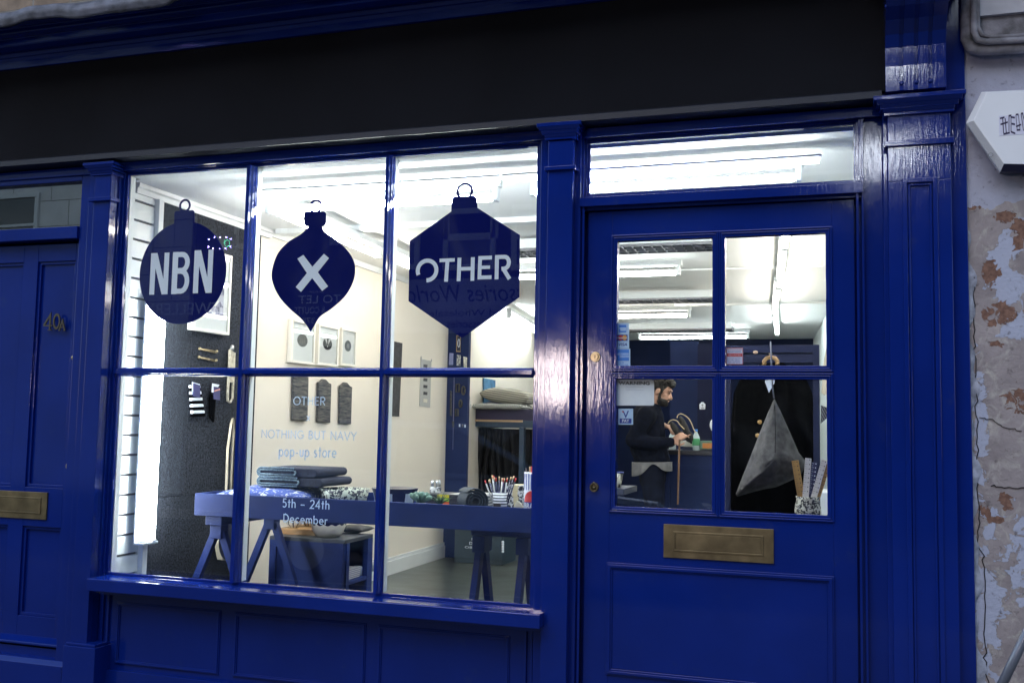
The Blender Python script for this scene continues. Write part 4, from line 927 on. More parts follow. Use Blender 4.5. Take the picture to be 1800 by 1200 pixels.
# ================================================================ ON THE LEFT WALL
def wallq(pts, x, th, m_, name, parent=None, **k):
    """flat thing on the left wall: picture corners projected on the plane X = x"""
    P3 = [atx(a, b, x) for a, b in pts]; mb = MB(); mb.prism([(p.y, p.z) for p in P3], 'x', x-th, x); return mb.build(name, m_, parent, **k)
def cx3(pts, x): 
    P3 = [atx(a, b, x) for a, b in pts]; return tuple(sum((Vector(p) for p in P3), Vector())/len(P3))
def wall_frame(cor, x, th, label, art, fw=.018, name='framed_print', grp=None):
    P3 = [atx(a, b, x) for a, b in cor]; y0 = min(p.y for p in P3); y1 = max(p.y for p in P3); z0 = (P3[0].z+P3[1].z)/2; z1 = (P3[2].z+P3[3].z)/2
    t = thing(name, (x-th, (y0+y1)/2, z0), label, 'picture', grp)
    PX = lambda u, v, tt: (tt, u, v)
    mb = MB(); ribbon(mb, rect(y0+fw/2, y1-fw/2, z0+fw/2, z1-fw/2), fw, PX, x-th, x, True); mb.build('frame', mat('cream frame', (.78, .75, .68), .4), t, bevel=.001)
    mb = MB(); mb.box(x-th+.001, x-.012, y0+fw, y1-fw, z0+fw, z1-fw); mb.build('mount', mat('white mount board', (.74, .74, .74), .6), t)
    art(t, x-.0115, y0+fw, y1-fw, z0+fw, z1-fw)
    mb = MB(); mb.box(x-.007, x-.005, y0+fw, y1-fw, z0+fw, z1-fw); mb.build('glazing', GLASS, t)
    return t
def geo_art(t, x, y0, y1, z0, z1):
    mb = MB(); rnd = random.Random(5); a, b, c, d = y0+(y1-y0)*.16, y1-(y1-y0)*.12, z0+(z1-z0)*.16, z1-(z1-z0)*.12; n, m_ = 6, 9
    for i in range(n):
        for j in range(m_):
            u0, u1 = a+(b-a)*i/n, a+(b-a)*(i+1)/n; v0, v1 = c+(d-c)*j/m_, c+(d-c)*(j+1)/m_
            T = ([(u0, v0), (u1, v0), (u0, v1)], [(u1, v1), (u0, v1), (u1, v0)]) if (i+j) % 2 else ([(u0, v0), (u1, v0), (u1, v1)], [(u0, v0), (u1, v1), (u0, v1)])
            for q in T: mb.face([(x+.0003, *p) for p in q], rnd.randrange(4))
    mb.build('geometric_print', [mat('art tone', c_, .6) for c_ in ((.08, .08, .16), (.24, .24, .36), (.45, .45, .55), (.7, .7, .72))], t)
wall_frame([(340, 577), (403, 591), (407, 452), (355, 432)], XL+.06, .038, 'white framed print of grey triangles half hidden behind the NBN bauble', geo_art, .014)
def oval_art(kind):
    def f(t, x, y0, y1, z0, z1):
        cy, cz = (y0+y1)/2, z0+(z1-z0)*.55; ry, rz_ = (y1-y0)*.25, (z1-z0)*.17
        mb = MB(); mb.prism([(cy+ry*math.cos(k*math.pi/14), cz+rz_*math.sin(k*math.pi/14)) for k in range(28)], 'x', x, x+.0006)
        mb.build('oval_motif', mat('oval ink', ((.06, .055, .05), (.012, .012, .014), (.05, .06, .07))[kind], .6, var=.6, vscale=60), t)
        mb = MB()
        if kind == 1:
            mb.prism([(cy-ry*.1, cz-rz_*.1), (cy-ry*.65, cz+rz_*.75), (cy-ry*.2, cz+rz_*.9)], 'x', x+.0007, x+.001); mb.prism([(cy+ry*.1, cz-rz_*.1), (cy+ry*.65, cz+rz_*.75), (cy+ry*.2, cz+rz_*.9)], 'x', x+.0007, x+.001); mb.prism([(cy, cz-rz_*.6), (cy-ry*.12, cz-rz_*.3), (cy+ry*.12, cz-rz_*.3)], 'x', x+.0007, x+.001)
        elif kind == 0:
            for s_ in (-1, 0, 1): mb.prism([(cy+s_*ry*.3-.004, cz-rz_*.4), (cy+s_*ry*.3+.004, cz-rz_*.4), (cy+s_*ry*.4, cz+rz_*.5)], 'x', x+.0007, x+.001)
        else:
            mb.prism([(cy+ry*.4*math.cos(k*math.pi/8), cz+rz_*.45*math.sin(k*math.pi/8)) for k in range(16)], 'x', x+.0007, x+.001)
        mb.build('animal_motif', mat('motif ink', ((.22, .18, .14), (.7, .7, .7), (.2, .22, .24))[kind], .6), t)
    return f
for q, lab, k in (([(512.5, 636), (553, 642), (555, 568), (515, 560)], 'white framed print with a brown oval, leftmost of three under the onion bauble', 0),
                  ([(559, 641), (594, 645), (597, 576), (562, 568)], 'white framed print with a black and white oval, middle of three', 1),
                  ([(600, 642), (626, 645), (628, 582), (602, 574)], 'white framed print with a plain grey oval, rightmost of three', 2)):
    wall_frame(q, XL+.035, .033, lab, oval_art(k), .016, grp='framed oval prints')
# patterned boards
BLU = stripes('blue woven cloth', (.035, .05, .10), (.20, .20, .20), (0, 1, .12), .013, .5, .9, .02, second=((.1, .2, 1), .012))
def board(pts, lab):
    o = wallq(pts, XL+.025, .02, mat('blue grey weave', (.015, .025, .06), .9, var=.5, vscale=32, c2=(.15, .145, .13), stretch=(1, .4, 3), bump=.001, bscale=150), 'patterned_board', bevel=.004); tag(o, lab, 'board', 'woven pattern boards on the cream wall')
for x0, x1, tp, bt in ((515, 543, 655, 738), (559, 583, 666.5, 741), (597.5, 619.5, 672, 743.5)):
    w = x1-x0; pts = [(x0+1, bt), (x1-2, bt+2), (x1, tp+8), (x1-w*.18, tp+6), (x1-w*.38, tp+.5), (x0+w*.42, tp-.5), (x0+w*.2, tp+4), (x0+2, tp+5)]
    board(pts, {515: 'blue grey woven pattern board under the brown oval print', 559: 'blue grey woven pattern board under the middle print', 597.5: 'shortest blue grey woven pattern board, at the right of the row'}[x0])
SLATEC = mat('slate grey cloth', (.045, .045, .05), .9, var=.3, vscale=30)
o = wallq([(682, 731), (702, 732), (707.5, 603), (685, 598)], XL+.008, .004, SLATEC, 'wall_hanging'); tag(o, 'plain dark grey cloth hanging on the cream wall left of the hexagonal bauble tip', 'wall hanging')
t = thing('tea_towel', cx3([(738, 714), (757, 716)], XL+.006), 'pale grey tea towel with a column of black squares on the cream wall', 'tea towel')
wallq([(737.5, 713.5), (756, 716.5), (758.5, 634.5), (740, 630.5)], XL+.006, .003, mat('pale grey linen', (.44, .44, .43), .9), 'cloth', t)
for k in range(5):
    yy = 641+11.6*k*1.0-1+ k*.4; wallq([(744.5, yy+5.5), (751, yy+6.2), (751.6, yy+1), (745, yy)], XL+.0085, .002, BLP, 'printed_square', t)
wallq([(744, 706), (751, 707.5), (751.5, 701.5), (744.5, 700.5)], XL+.0085, .002, mat('cream print', (.7, .66, .55), .8), 'printed_square', t)
for a, b in ((740.5, 628.5), (758.5, 633)):
    mb = MB(); p = atx(a, b, XL+.008); mb.ball(p, .008, (.5, 1, 1.6)); mb.build('hanging_clip', STEEL, t)
# pins, socks, tag, strap, tote on the felt
for (a, b, c_, d_), lab in (((351, 612.5, 381, 617.5), 'upper thin brass kilt pin on the dark felt panel'), ((350, 627.5, 380, 633), 'lower thin brass kilt pin on the dark felt panel')):
    p, q = atx(a, b, XL+.03), atx(c_, d_, XL+.03); mb = MB(); mb.tube([p, q], .003, 8); 
    for e in (p, q): mb.ball(e, .008); 
    mb.tube([p+Vector((0, .01, -.004)), q+Vector((0, -.005, -.008))], .002, 6)
    o = mb.build('metal_pin', BRASS2); tag(o, lab, 'pin', 'metal pins on the felt panel')
t = thing('striped_socks', cx3([(340, 735), (362, 727)], XL+.03), 'black and white striped socks hanging from a navy card on the felt panel', 'socks')
n = 10
for k in range(n):
    y0_ = 676+5.6*k; off = -1.8+k*.35; sh_ = .6*k
    pts = [(338+off, y0_+6), (355+off+sh_, y0_+5.0), (354+off+sh_, y0_), (338+off, y0_+.5)]
    wallq(pts, XL+.045, .018, WHP if k % 2 == 0 else BLACKC, 'sock_band', t, bevel=.003)
wallq([(340, 696), (352, 699), (352, 677), (340, 673)], XL+.05, .003, mat('navy card print', (.03, .03, .12), .5), 'header_card', t)
wallq([(338, 688), (342, 689), (352, 675), (338, 671)], XL+.0485, .002, WHP, 'card_hook', t)
t = thing('navy_socks', cx3([(376, 745), (387, 702)], XL+.03), 'dark socks hanging from a small navy and white card right of the striped socks', 'socks')
wallq([(376, 701), (386.5, 703), (387, 681), (376, 679)], XL+.05, .003, mat('navy card print two', (.03, .03, .12), .5), 'header_card', t)
wallq([(372.5, 689), (377, 690), (386, 676), (373.5, 673.5)], XL+.0485, .002, WHP, 'card_hook', t)
wallq([(377, 688), (387, 685), (386.5, 683), (377, 686)], XL+.052, .002, mat('coral ribbon', (.6, .25, .18), .5), 'card_ribbon', t)
wallq([(371, 733), (377, 742), (380, 700), (371, 691)], XL+.045, .015, BLACKC, 'sock', t, bevel=.003)
t = thing('canvas_strap', cx3([(405, 705)], XL+.04), 'pale webbing strap looped on a hook at the right of the felt panel', 'strap')
WEB = mat('natural webbing', (.42, .38, .30), .85, var=.35, vscale=50)
mb = MB()
P3 = [atx(a, b, XL+.04) for a, b in ((404, 615), (402.5, 650), (400, 690), (400, 704), (404, 707), (408, 700), (410.5, 650), (411.5, 620))]
mb.tube(P3, .008, 8); mb.build('strap_loop', WEB, t)
wallq([(403, 672), (412, 672), (413, 620), (404.5, 613)], XL+.045, .006, WEB, 'strap_band', t)
mb = MB(); mb.ball(atx(408, 611, XL+.045), .014, (.7, 1, 1.2)); mb.build('hook', STEEL, t)
CAL = mat('natural calico', (.60, .52, .40), .9, var=.12, vscale=12, bump=.002, bscale=14)
t = thing('tote_bag', cx3([(405, 985)], XL+.05), 'natural calico tote bag with a navy disc hanging low on the felt panel', 'tote bag')
wallq([(387, 955), (392, 984), (426, 988), (441, 905), (443, 880), (398, 905), (390, 935)], XL+.075, .04, CAL, 'bag_body', t, bevel=.006)
mb = MB(); mb.tube([atx(a, b, XL+.06) for a, b in ((393, 925), (398, 850), (400, 790), (406, 745), (409, 735), (410, 760), (406, 830), (404, 925))], .007, 8); mb.build('bag_handle', CAL, t)
mb = MB(); c = atx(402, 950, XL+.0765); mb.prism([(c.y+.09*math.cos(k*math.pi/12), c.z+.10*math.sin(k*math.pi/12)) for k in range(24)], 'x', XL+.0755, XL+.078); mb.build('printed_disc', NAVYD, t)

# on the navy pillar
yp = px1-.012
def pit(pts, m_, name, lab, cat, y=yp, th=.01, grp=None):
    mb = MB(); mb.prism([(X(a, b, y), Z(a, b, y)) for a, b in pts], 'y', y, y+th); return tag(mb.build(name, m_, bevel=.0015), lab, cat, grp)
GOLD = mat('brass edge', (.4, .28, .12), .4, metal=.5)
t = thing('hoop_card', tuple(at(806, 617, yp)), 'dark card with a pale ring in a brass frame high on the navy pillar', 'display card')
mb = MB(); mb.prism(px([(802, 618), (809, 618.5), (809.5, 590), (802.5, 589)], yp), 'y', yp, yp+.008); mb.build('frame', GOLD, t)
mb = MB(); mb.prism(px([(803, 616.3), (808.7, 616.8), (809, 590.5), (803.5, 590)], yp-.002), 'y', yp-.002, yp); mb.build('card', NAVYD, t)
mb = MB(); c = at(806.5, 603, yp-.004); mb.tube([(c.x+.0095*math.cos(k*math.pi/9), c.y, c.z+.034*math.sin(k*math.pi/9)) for k in range(19)], .003, 6); mb.build('ring', WHP, t)
pit([(788.5, 641), (796, 641), (796.5, 621), (790, 620)], mat('lilac card', (.24, .26, .48), .6), 'hanging_card', 'lilac blue clipped card at the left edge of the navy pillar', 'display card', grp='clipped cards on the pillar')
pit([(802.5, 642), (809, 643), (809.5, 624), (803, 623)], speckle('speckled card', (.12, .12, .14), (.6, .6, .56), 90), 'hanging_card', 'speckled clipped card in the middle of the navy pillar', 'display card', grp='clipped cards on the pillar')
pit([(815, 645), (820, 645.5), (820.5, 628), (814.5, 626.5)], mat('cream card', (.6, .57, .48), .6, var=.4, vscale=50), 'hanging_card', 'cream clipped card at the right edge of the navy pillar', 'display card', grp='clipped cards on the pillar')
DARKM = mat('dark pewter', (.07, .065, .055), .5, metal=.3, var=.4, vscale=60)
def ringy(c_, rx_, rz_, lab, sq=False):
    c = at(*c_, yp); n = 4 if sq else 20; o_ = math.pi/4 if sq else 0
    mb = MB(); mb.tube([(c.x+rx_*math.cos(2*math.pi*k/n+o_), yp, c.z+rz_*math.sin(2*math.pi*k/n+o_)) for k in range(n+1)], .0075, 6)
    tag(mb.build('buckle', DARKM), lab, 'buckle', 'buckles hung on the pillar')
ringy((804.5, 682), .019, .047, 'square dark buckle, upper left on the navy pillar', True); ringy((814.5, 686), .014, .034, 'round dark buckle, upper right on the navy pillar')
ringy((809.5, 709), .012, .030, 'slim oval dark buckle in the middle of the navy pillar'); ringy((803, 725), .016, .040, 'lowest square dark buckle on the navy pillar', True)
pit([(790.5, 730), (793.5, 731), (793.8, 687), (791, 686)], DARKM, 'bead_string', 'long dark bead string at the left of the navy pillar', 'bead string')
pit([(794.5, 751), (797.5, 751), (797.5, 740), (794.5, 740)], DARKM, 'dark_tag', 'short dark tag low on the navy pillar', 'tag')
for k, (a, b) in enumerate(((807.5, 748), (812.5, 748.5), (817, 749))):
    pit([(a-1.2, b+2), (a+1.2, b+2), (a+1, b-3), (a-1, b-3)], WHP if k != 1 else DARKM, 'ear_stud', ('left', 'middle', 'right')[k]+' one of three tiny earrings low on the navy pillar', 'earring', grp='tiny earrings on the pillar')
mb = MB(); p, q = at(798.5, 655, yp+.008), at(796, 790, yp+.008); mb.tube([p, q], .003, 6); tag(mb.build('wall_cable', mat('lilac cable', (.2, .2, .34), .5)), 'thin pale cable running down the navy pillar', 'cable')

# ================================================================ DISPLAY TABLE IN THE WINDOW
yT0, yT1 = .35, .88
tz1, tz0 = Z(342, 866, yT0), Z(342, 905, yT0)
tx0, tx1 = X(342, 885, yT0), -1.02
t = thing('display_table', ((tx0+tx1)/2, (yT0+yT1)/2, tz0), 'long navy tray topped trestle table standing in the display window', 'table')
mb = MB(); mb.box(tx0, tx1, yT0, yT0+.018, tz0, tz1); mb.build('front_board', NAVYT, t, bevel=.0015)
mb = MB(); mb.box(tx0, tx1, yT1-.018, yT1, tz0, tz1-.001); mb.build('back_board', NAVYT, t, bevel=.0015)
mb = MB(); mb.box(tx0+.0005, tx0+.018, yT0+.0185, yT1-.0185, tz0, tz1-.0005); mb.build('end_board', NAVYT, t, bevel=.0015)
mb = MB(); mb.box(tx1-.018, tx1-.0005, yT0+.0185, yT1-.0185, tz0, tz1-.0005); mb.build('end_board', NAVYT, t, bevel=.0015)
TT = tz0+.055
mb = MB(); mb.box(tx0+.0185, tx1-.0185, yT0+.0185, yT1-.0185, tz0+.037, TT); mb.build('tabletop', NAVYT, t)
def trestle(x, yf_, yb_, ztop, lab, spl=.13, bx=0):
    t = thing('trestle', (x, (yf_+yb_)/2, FLOOR), lab, 'trestle', 'navy trestles under the window table')
    mb = MB(); mb.box(x-.045, x+.045, yf_-.05, yb_+.05, ztop-.045, ztop-.002); mb.build('top_beam', NAVYT, t, bevel=.003)
    for y_ in (yf_, yb_):
        mb = MB(); mb.box(x-.032, x+.032, y_-.03, y_+.03, ztop-.11, ztop-.046); mb.build('bracket', NAVYT, t, bevel=.004)
        for s_ in (-1, 1):
            mb = MB(); mb.bar((x+s_*.018, y_, ztop-.08), (x+s_*(.018+spl*1.9), y_+.0, FLOOR+.005), .036, .03, up=(0, 1, 0)); mb.build('leg', NAVYT, t, bevel=.002)
    return t
xt = atx
tr1x = X(386, 915, .42)
# depth at which the rear frame of the left trestle shows (same X as the front one)
yr = atx(478, 914, tr1x).y
trestle(tr1x, .42, min(yr, 1.0), tz0, 'navy trestle under the left end of the window table')
ta, tb, ty = X(848, 930, .60), X(924, 945, .60), .60
t = thing('trestle', ((ta+tb)/2, ty, FLOOR), 'navy trestle set sideways under the right end of the window table', 'trestle', 'navy trestles under the window table')
mb = MB(); mb.box(ta-.04, tb+.12, ty-.045, ty+.045, tz0-.045, tz0-.002); mb.build('top_beam', NAVYT, t, bevel=.003)
for x_ in (ta, tb):
    mb = MB(); mb.box(x_-.03, x_+.03, ty-.055, ty+.055, tz0-.12, tz0-.046); mb.build('bracket', NAVYT, t, bevel=.004)
    for s_ in (-1, 1):
        mb = MB(); mb.bar((x_, ty+s_*.02, tz0-.08), (x_-.01*s_, ty+s_*.24, FLOOR+.005), .045, .03, up=(1, 0, 0)); mb.build('leg', NAVYT, t, bevel=.002)

# ---- things in the tray
def cushion(name, c, sx, sy, h, m_, rz=0, parent=None, tilt=0, pw=.45, **k):
    def f(u, v, s_=1):
        a, b = 2*u-1, 2*v-1
        e = max(0, (1-a*a))**pw*max(0, (1-b*b))**pw
        pin = 1-.06*(1-abs(a))*abs(b)-.0; 
        xx = sx/2*a*(1-.07*(1-a*a)*0-.06*(1-b*b)*(-1)*0); yy = sy/2*b
        xx *= (1-.05*(1-b*b)*abs(a)); yy *= (1-.05*(1-a*a)*abs(b))
        return Vector((xx, yy, s_*h/2*e*(1+.05*math.sin(7*a+3*b))))
    R_ = Matrix.Rotation(rz, 3, 'Z') @ Matrix.Rotation(tilt, 3, 'Y')
    mb = MB()
    for s_ in (1, -1): mb.grid(lambda u, v: Vector(c)+R_ @ f(u, v, s_), 22, 22)
    bmesh.ops.remove_doubles(mb.bm, verts=mb.bm.verts[:], dist=.0008); bmesh.ops.recalc_face_normals(mb.bm, faces=mb.bm.faces[:])
    o = mb.build(name, m_, parent); return tag(o, **k) if k else o
yc = .62
cxa, cxb = X(425, 880, yc), X(571, 880, yc); 
cztop = Z(500, 856, yc)
cushion('patterned_cushion', ((cxa+cxb)/2+.0, yc, (cztop+TT)/2+.006), cxb-cxa+.02, .46, (cztop-TT)*1.25, speckle('blue cushion with cream flecks', (.045, .075, .27), (.62, .62, .60), 42, .60, .9, stretch=(1, 1, 2)), label='blue cushion flecked with cream lying in the tray under folded blankets', cat='cushion')
KN = mat('navy knit', (.012, .015, .034), .95, var=.5, vscale=160, bump=.002, bscale=220); KL = mat('pale knit edge', (.17, .24, .30), .95, var=.4, vscale=140)
def folded(z0, hh, xa, xb, lab, shift=0):
    t = thing('folded_blanket', ((xa+xb)/2, yc, z0), lab, 'blanket', 'folded knitted blankets on the cushion')
    prof = []   # closed section in (x,z): a thick fold
    mb = MB()
    def sec(y, k): return [(xa+k, z0+hh*.5)] 
    pts = arc(xa+hh*.5, z0+hh*.5, hh*.5, hh*.48, 90, 270, 8) + arc(xb-hh*.5, z0+hh*.5, hh*.5, hh*.46, -90, 90, 8)
    mb.prism(pts, 'y', yc-.14, yc+.17, sm=True); mb.build('folded_cloth', KN, t, bevel=.004)
    for k, r in enumerate((.92, .45)):
        e = hh*.5*r; xe = xa+(xb-xa)*.62
        pp = [(xe, z0+hh*.5+e)] + arc(xa+hh*.5, z0+hh*.5, e, e, 90, 270, 8) + [(xe, z0+hh*.5-e)] + ([] if k == 0 else arc(xe, z0+hh*.5, e, e, -90, 60, 5))
        mb = MB(); mb.tube([(a_, yc-.143, b_) for a_, b_ in pp], .0042, 8); mb.build('edge_binding', KL, t)
h1 = Z(500, 843, .5)-Z(500, 859, .5); zb0 = Z(500, 857, .5)+.008
folded(zb0, h1, X(452, 855, .48), X(566, 850, .48), 'lower folded navy knitted blanket with pale edge on the flecked cushion')
folded(zb0+h1+.001, h1*1.02, X(452, 840, .48), X(557, 840, .48), 'upper folded navy knitted blanket with pale edge, top of the pile')
def bowl(name, c, r0, r1, h, m_, lab, cat, th=.006, n=32, rim=None, grp=None, parent=None):
    mb = MB(); mb.lathe(c, [(r0*.2, 0), (r0, 0), (r0+(r1-r0)*.5, h*.5), (r1, h), (r1-th, h), (r0+(r1-r0)*.5-th, h*.5), (r0-th, th*1.5), (.001, th*1.5)], n)
    return tag(mb.build(name, m_), lab, cat, grp)
def pxs_w(a, b, y, py): return X(b, py, y)-X(a, py, y)
c = at(606, 862, .6); rr = pxs_w(567, 646, .6, 870)/2
bowl('speckled_bowl', (c.x, .6, TT), rr*.82, rr, Z(606, 858, .6)-TT, speckle('black cream speckle glaze', (.012, .014, .03), (.55, .60, .50), 55, .5), 'black and cream speckled oval bowl right of the flecked cushion', 'bowl')
# checked pot
c = at(694, 870, .55); rr = pxs_w(651, 726, .55, 860)/2
NAVG = mat('navy glaze', (.012, .014, .06), .25, coat=.3)
mb = MB(); h_ = Z(694, 857, .55)-TT
seg = 10
for k in range(seg):
    a0_, a1_ = 2*math.pi*k/seg, 2*math.pi*(k+1)/seg
    for i in range(4):
        b0_, b1_ = a0_+(a1_-a0_)*i/4, a0_+(a1_-a0_)*(i+1)/4
        for (q0, zz0, q1, zz1, mi) in ((.78, 0, .92, .78, k % 2), (.92, .78, 1, 1, 0)):
            mb.face([(c.x+rr*q0*math.cos(b0_), .55+rr*q0*math.sin(b0_), TT+h_*zz0), (c.x+rr*q0*math.cos(b1_), .55+rr*q0*math.sin(b1_), TT+h_*zz0), (c.x+rr*q1*math.cos(b1_), .55+rr*q1*math.sin(b1_), TT+h_*zz1), (c.x+rr*q1*math.cos(b0_), .55+rr*q1*math.sin(b0_), TT+h_*zz1)], mi)
mb.lathe((c.x, .55, TT), [(rr*.76, 0.001), (rr*.76, .008), (rr*.9, h_*.8), (rr*.96, h_*.995), (rr*1.0, h_)], 40, 0)
tag(mb.build('checked_planter', [NAVG, mat('pale blue glaze', (.45, .52, .60), .35)]), 'navy and pale blue checked bowl at the left of the third lower pane', 'bowl')
# succulent
t = thing('succulent', (X(738, 884, .45), .45, TT), 'pale green fleshy rosette succulent behind the tray edge', 'plant')
SUC = mat('grey green succulent', (.16, .27, .22), .55, var=.2, vscale=30); c = at(738, 884, .45); c.z = max(c.z, TT+.01)
random.seed(4)
for k in range(17):
    an = 2.4*k; el = .5+.058*k; L = .056-.0008*k
    d = Vector((math.cos(an)*math.cos(el), math.sin(an)*math.cos(el), math.sin(el)))
    mb = MB(); q = d.to_track_quat('Z', 'X').to_matrix(); mb.ball(c+d*L*.62, L*.6, (.34, .18, 1), rot=q, u=10, v=7, fn=lambda p: (p.x*(1+.5*p.z), p.y*(1+.4*p.z), p.z)); mb.build('leaf', SUC, t)
mb = MB(); mb.lathe((c.x, .45, TT), [(.02, 0), (.03, 0), (.034, max(.02, c.z-TT)), (.028, max(.02, c.z-TT))], 20); mb.build('pot', NAVG, t)
t = thing('spiky_plant', (X(774, 886, .42), .42, TT), 'small dark green spiky plant beside the succulent', 'plant')
mb = MB(); c = at(774, 887, .42)
for k in range(26):
    an = random.uniform(0, 6.28); el = random.uniform(.35, 1.35); L = random.uniform(.045, .075); d = Vector((math.cos(an)*math.cos(el), math.sin(an)*math.cos(el), math.sin(el)))
    mb.tube([c, c+d*L*.5+Vector((0, 0, .004)), c+d*L], [.0022, .0018, .0004], 5)
mb.build('foliage', mat('dark leaf green', (.03, .07, .03), .5, var=.3), t)
mb = MB(); mb.lathe((c.x, .42, TT), [(.012, 0), (.022, 0), (.025, max(.015, c.z-TT)), (.02, max(.015, c.z-TT))], 16); mb.build('pot', NAVG, t)
# books
yb_ = .62
def book(x0, x1, t_, b_, cs, lab, y=yb_):
    a, b = X(x0, (t_+b_)/2, y), X(x1, (t_+b_)/2, y); z0, z1 = Z((x0+x1)/2, b_, y), Z((x0+x1)/2, t_, y)
    t = thing('book', ((a+b)/2, y, z0), lab, 'book', 'stack of black books')
    mb = MB(); mb.box(a, b, y, y+.16, z0, z0+.0018); mb.box(a, b, y, y+.16, z1-.0018, z1); mb.box(a, b, y, y+.003, z0+.0018, z1-.0018); mb.build('cover', BLP, t)
    mb = MB(); mb.box(a+.003, b-.003, y+.0035, y+.157, z0+.002, z1-.002); mb.build('pages', mat('paper', (.7, .68, .62), .8), t)
    if cs:
        mb = MB(); a2, b2 = X(cs[0], t_, y), X(cs[1], t_, y); mb.box(a2, b2, y-.0012, y, z0+.001, z1-.001); mb.build('spine_label', mat('spine colour', cs[2], .5), t)
    return z0, z1
z_lo = Z(780, 889, yb_)
book(750, 817, 881.5, 889, (778, 789.5, (.75, .13, .02)), 'black book with orange spine label, bottom of the stack')
book(751, 817.5, 875, 881.2, (770, 789.5, (.35, .62, .03)), 'black book with lime green spine label in the stack')
book(750, 817, 868.5, 874.7, (769.5, 789.5, (.70, .58, .03)), 'black book with yellow spine label, top of the stack')
z_ = Z(780, 889, yb_)
if z_ > TT: mb = MB(); mb.box(X(748, 889, yb_), X(820, 889, yb_), yb_-.002, yb_+.17, TT, z_-.0005); tag(mb.build('book', BLP), 'plain black book at the foot of the stack, below the orange label', 'book', 'stack of black books')
# bottles
SIL = mat('brushed silver cap', (.55, .56, .58), .3, metal=.9)
for k, (a, w, lab) in enumerate(((760, 8.2, 'leftmost small black and white bottle with silver cap on the books'), (767.5, 5.5, 'middle small black and white bottle with silver cap on the books'), (772.5, 6, 'rightmost small black and white bottle with silver cap on the books'))):
    c = at(a, 856, .7+.01*k); ww_ = pxs_w(a-w/2, a+w/2, .7, 856); zb_ = Z(767, 868.3, .7); zt_ = Z(a, 855, .7); zc_ = Z(a, 844, .7)
    t = thing('nail_bottle', (c.x, c.y, zb_), lab, 'bottle', 'small bottles on the books')
    mb = MB(); mb.lathe((c.x, c.y, zb_), [(.001, 0), (ww_*.5, 0), (ww_*.52, .004), (ww_*.52, (zt_-zb_)*.88), (ww_*.3, zt_-zb_), (.001, zt_-zb_)], 16); mb.build('bottle_body', speckle('black white label', (.02, .02, .02), (.7, .7, .7), 50, .55), t)
    mb = MB(); mb.lathe((c.x, c.y, zt_), [(.001, 0), (ww_*.33, 0), (ww_*.33, zc_-zt_), (.001, zc_-zt_)], 16); mb.build('cap', SIL, t)
# magazines under the belt
mb = MB(); mb.box(X(797, 868, .7), X(860, 868, .7), .64, .84, TT+.0, Z(830, 868, .7)); tag(mb.build('magazine_pile', stripes('grey paper edges', (.35, .35, .33), (.06, .07, .10), (0, 0, 1), .014, .5)), 'pile of grey magazines behind the rolled belt', 'magazines')
# rolled belt
t = thing('rolled_belt', (X(838, 887, .46), .46, TT), 'thick rolled dark blue grey leather strap standing on its edge', 'belt')
LEA = mat('dark blue grey leather', (.022, .030, .042), .65, var=.3, vscale=20, bump=.0006, bscale=80)
c = at(843, 872, .46); R0 = (Z(843, 857.5, .46)-TT)/2; c.z = TT+R0+.001; pts = []
for k in range(120):
    a_ = k/120*2*math.pi*3.6; r_ = R0*(1-.75*k/120); pts.append((c.x+.0+r_*math.cos(-a_+2.4), c.z+r_*math.sin(-a_+2.4)))
mb = MB(); PB = lambda u, v, tt: (u - (tt-.42)*.9, tt, v); ribbon(mb, pts, .0036, PB, .42, .50); mb.build('coil', LEA, t)
mb = MB(); mb.bar((X(852, 886, .47), .47, TT+.005), (X(870, 887, .47)+.02, .50, TT+.005), .03, .006); mb.build('tail', LEA, t)
# pencil pots
STR = stripes('banded enamel', (.02, .02, .04), (.68, .70, .74), (0, 0, 1), .0125, .42, .35)
def pencil_pot(cx_, y, lab, n, lean):
    c = at(cx_, 885, y); t = thing('pencil_pot', (c.x, y, TT), lab, 'pencil pot')
    zt_ = Z(cx_, 864, y); w_ = pxs_w(866, 892, y, 870)/2
    mb = MB(); mb.lathe((c.x, y, TT), [(.001, 0), (w_*.82, 0), (w_, zt_-TT), (w_*.9, zt_-TT), (w_*.75, .006), (.001, .006)], 28); mb.build('pot_body', STR, t)
    mb = MB(); mb.box(c.x-.018, c.x+.014, y-w_-.004, y-w_+.012, TT, TT+(zt_-TT)*.55); mb.build('pot_label', mat('brown black label', (.02, .012, .01), .5), t)
    for k in range(n):
        u = (k+.5)/n*2-1; base = Vector((c.x+u*w_*.5, y+random.uniform(-.5, .5)*w_*.6, TT+.012)); ztp = Z(cx_, random.uniform(835, 845), y)
        top = Vector((c.x+u*w_*2.0*lean+random.uniform(-.006, .006), y+random.uniform(-.02, .02), ztp))
        mb = MB(); mb.tube([base, base.lerp(top, .9)], .0034, 6); o_ = mb.build('pencil', NAVG if k % 4 else mat('white pencil', (.6, .6, .6), .4), t)
        mb = MB(); mb.tube([base.lerp(top, .9), top], .0036, 6); mb.build('pencil_end', (REDP, mat('bare wood', (.6, .42, .22), .6), mat('bare wood', (.65, .5, .3), .6))[k % 3], o_)
pencil_pot(879, .46, 'striped enamel pot full of navy pencils with red and wooden ends', 16, 1.0)
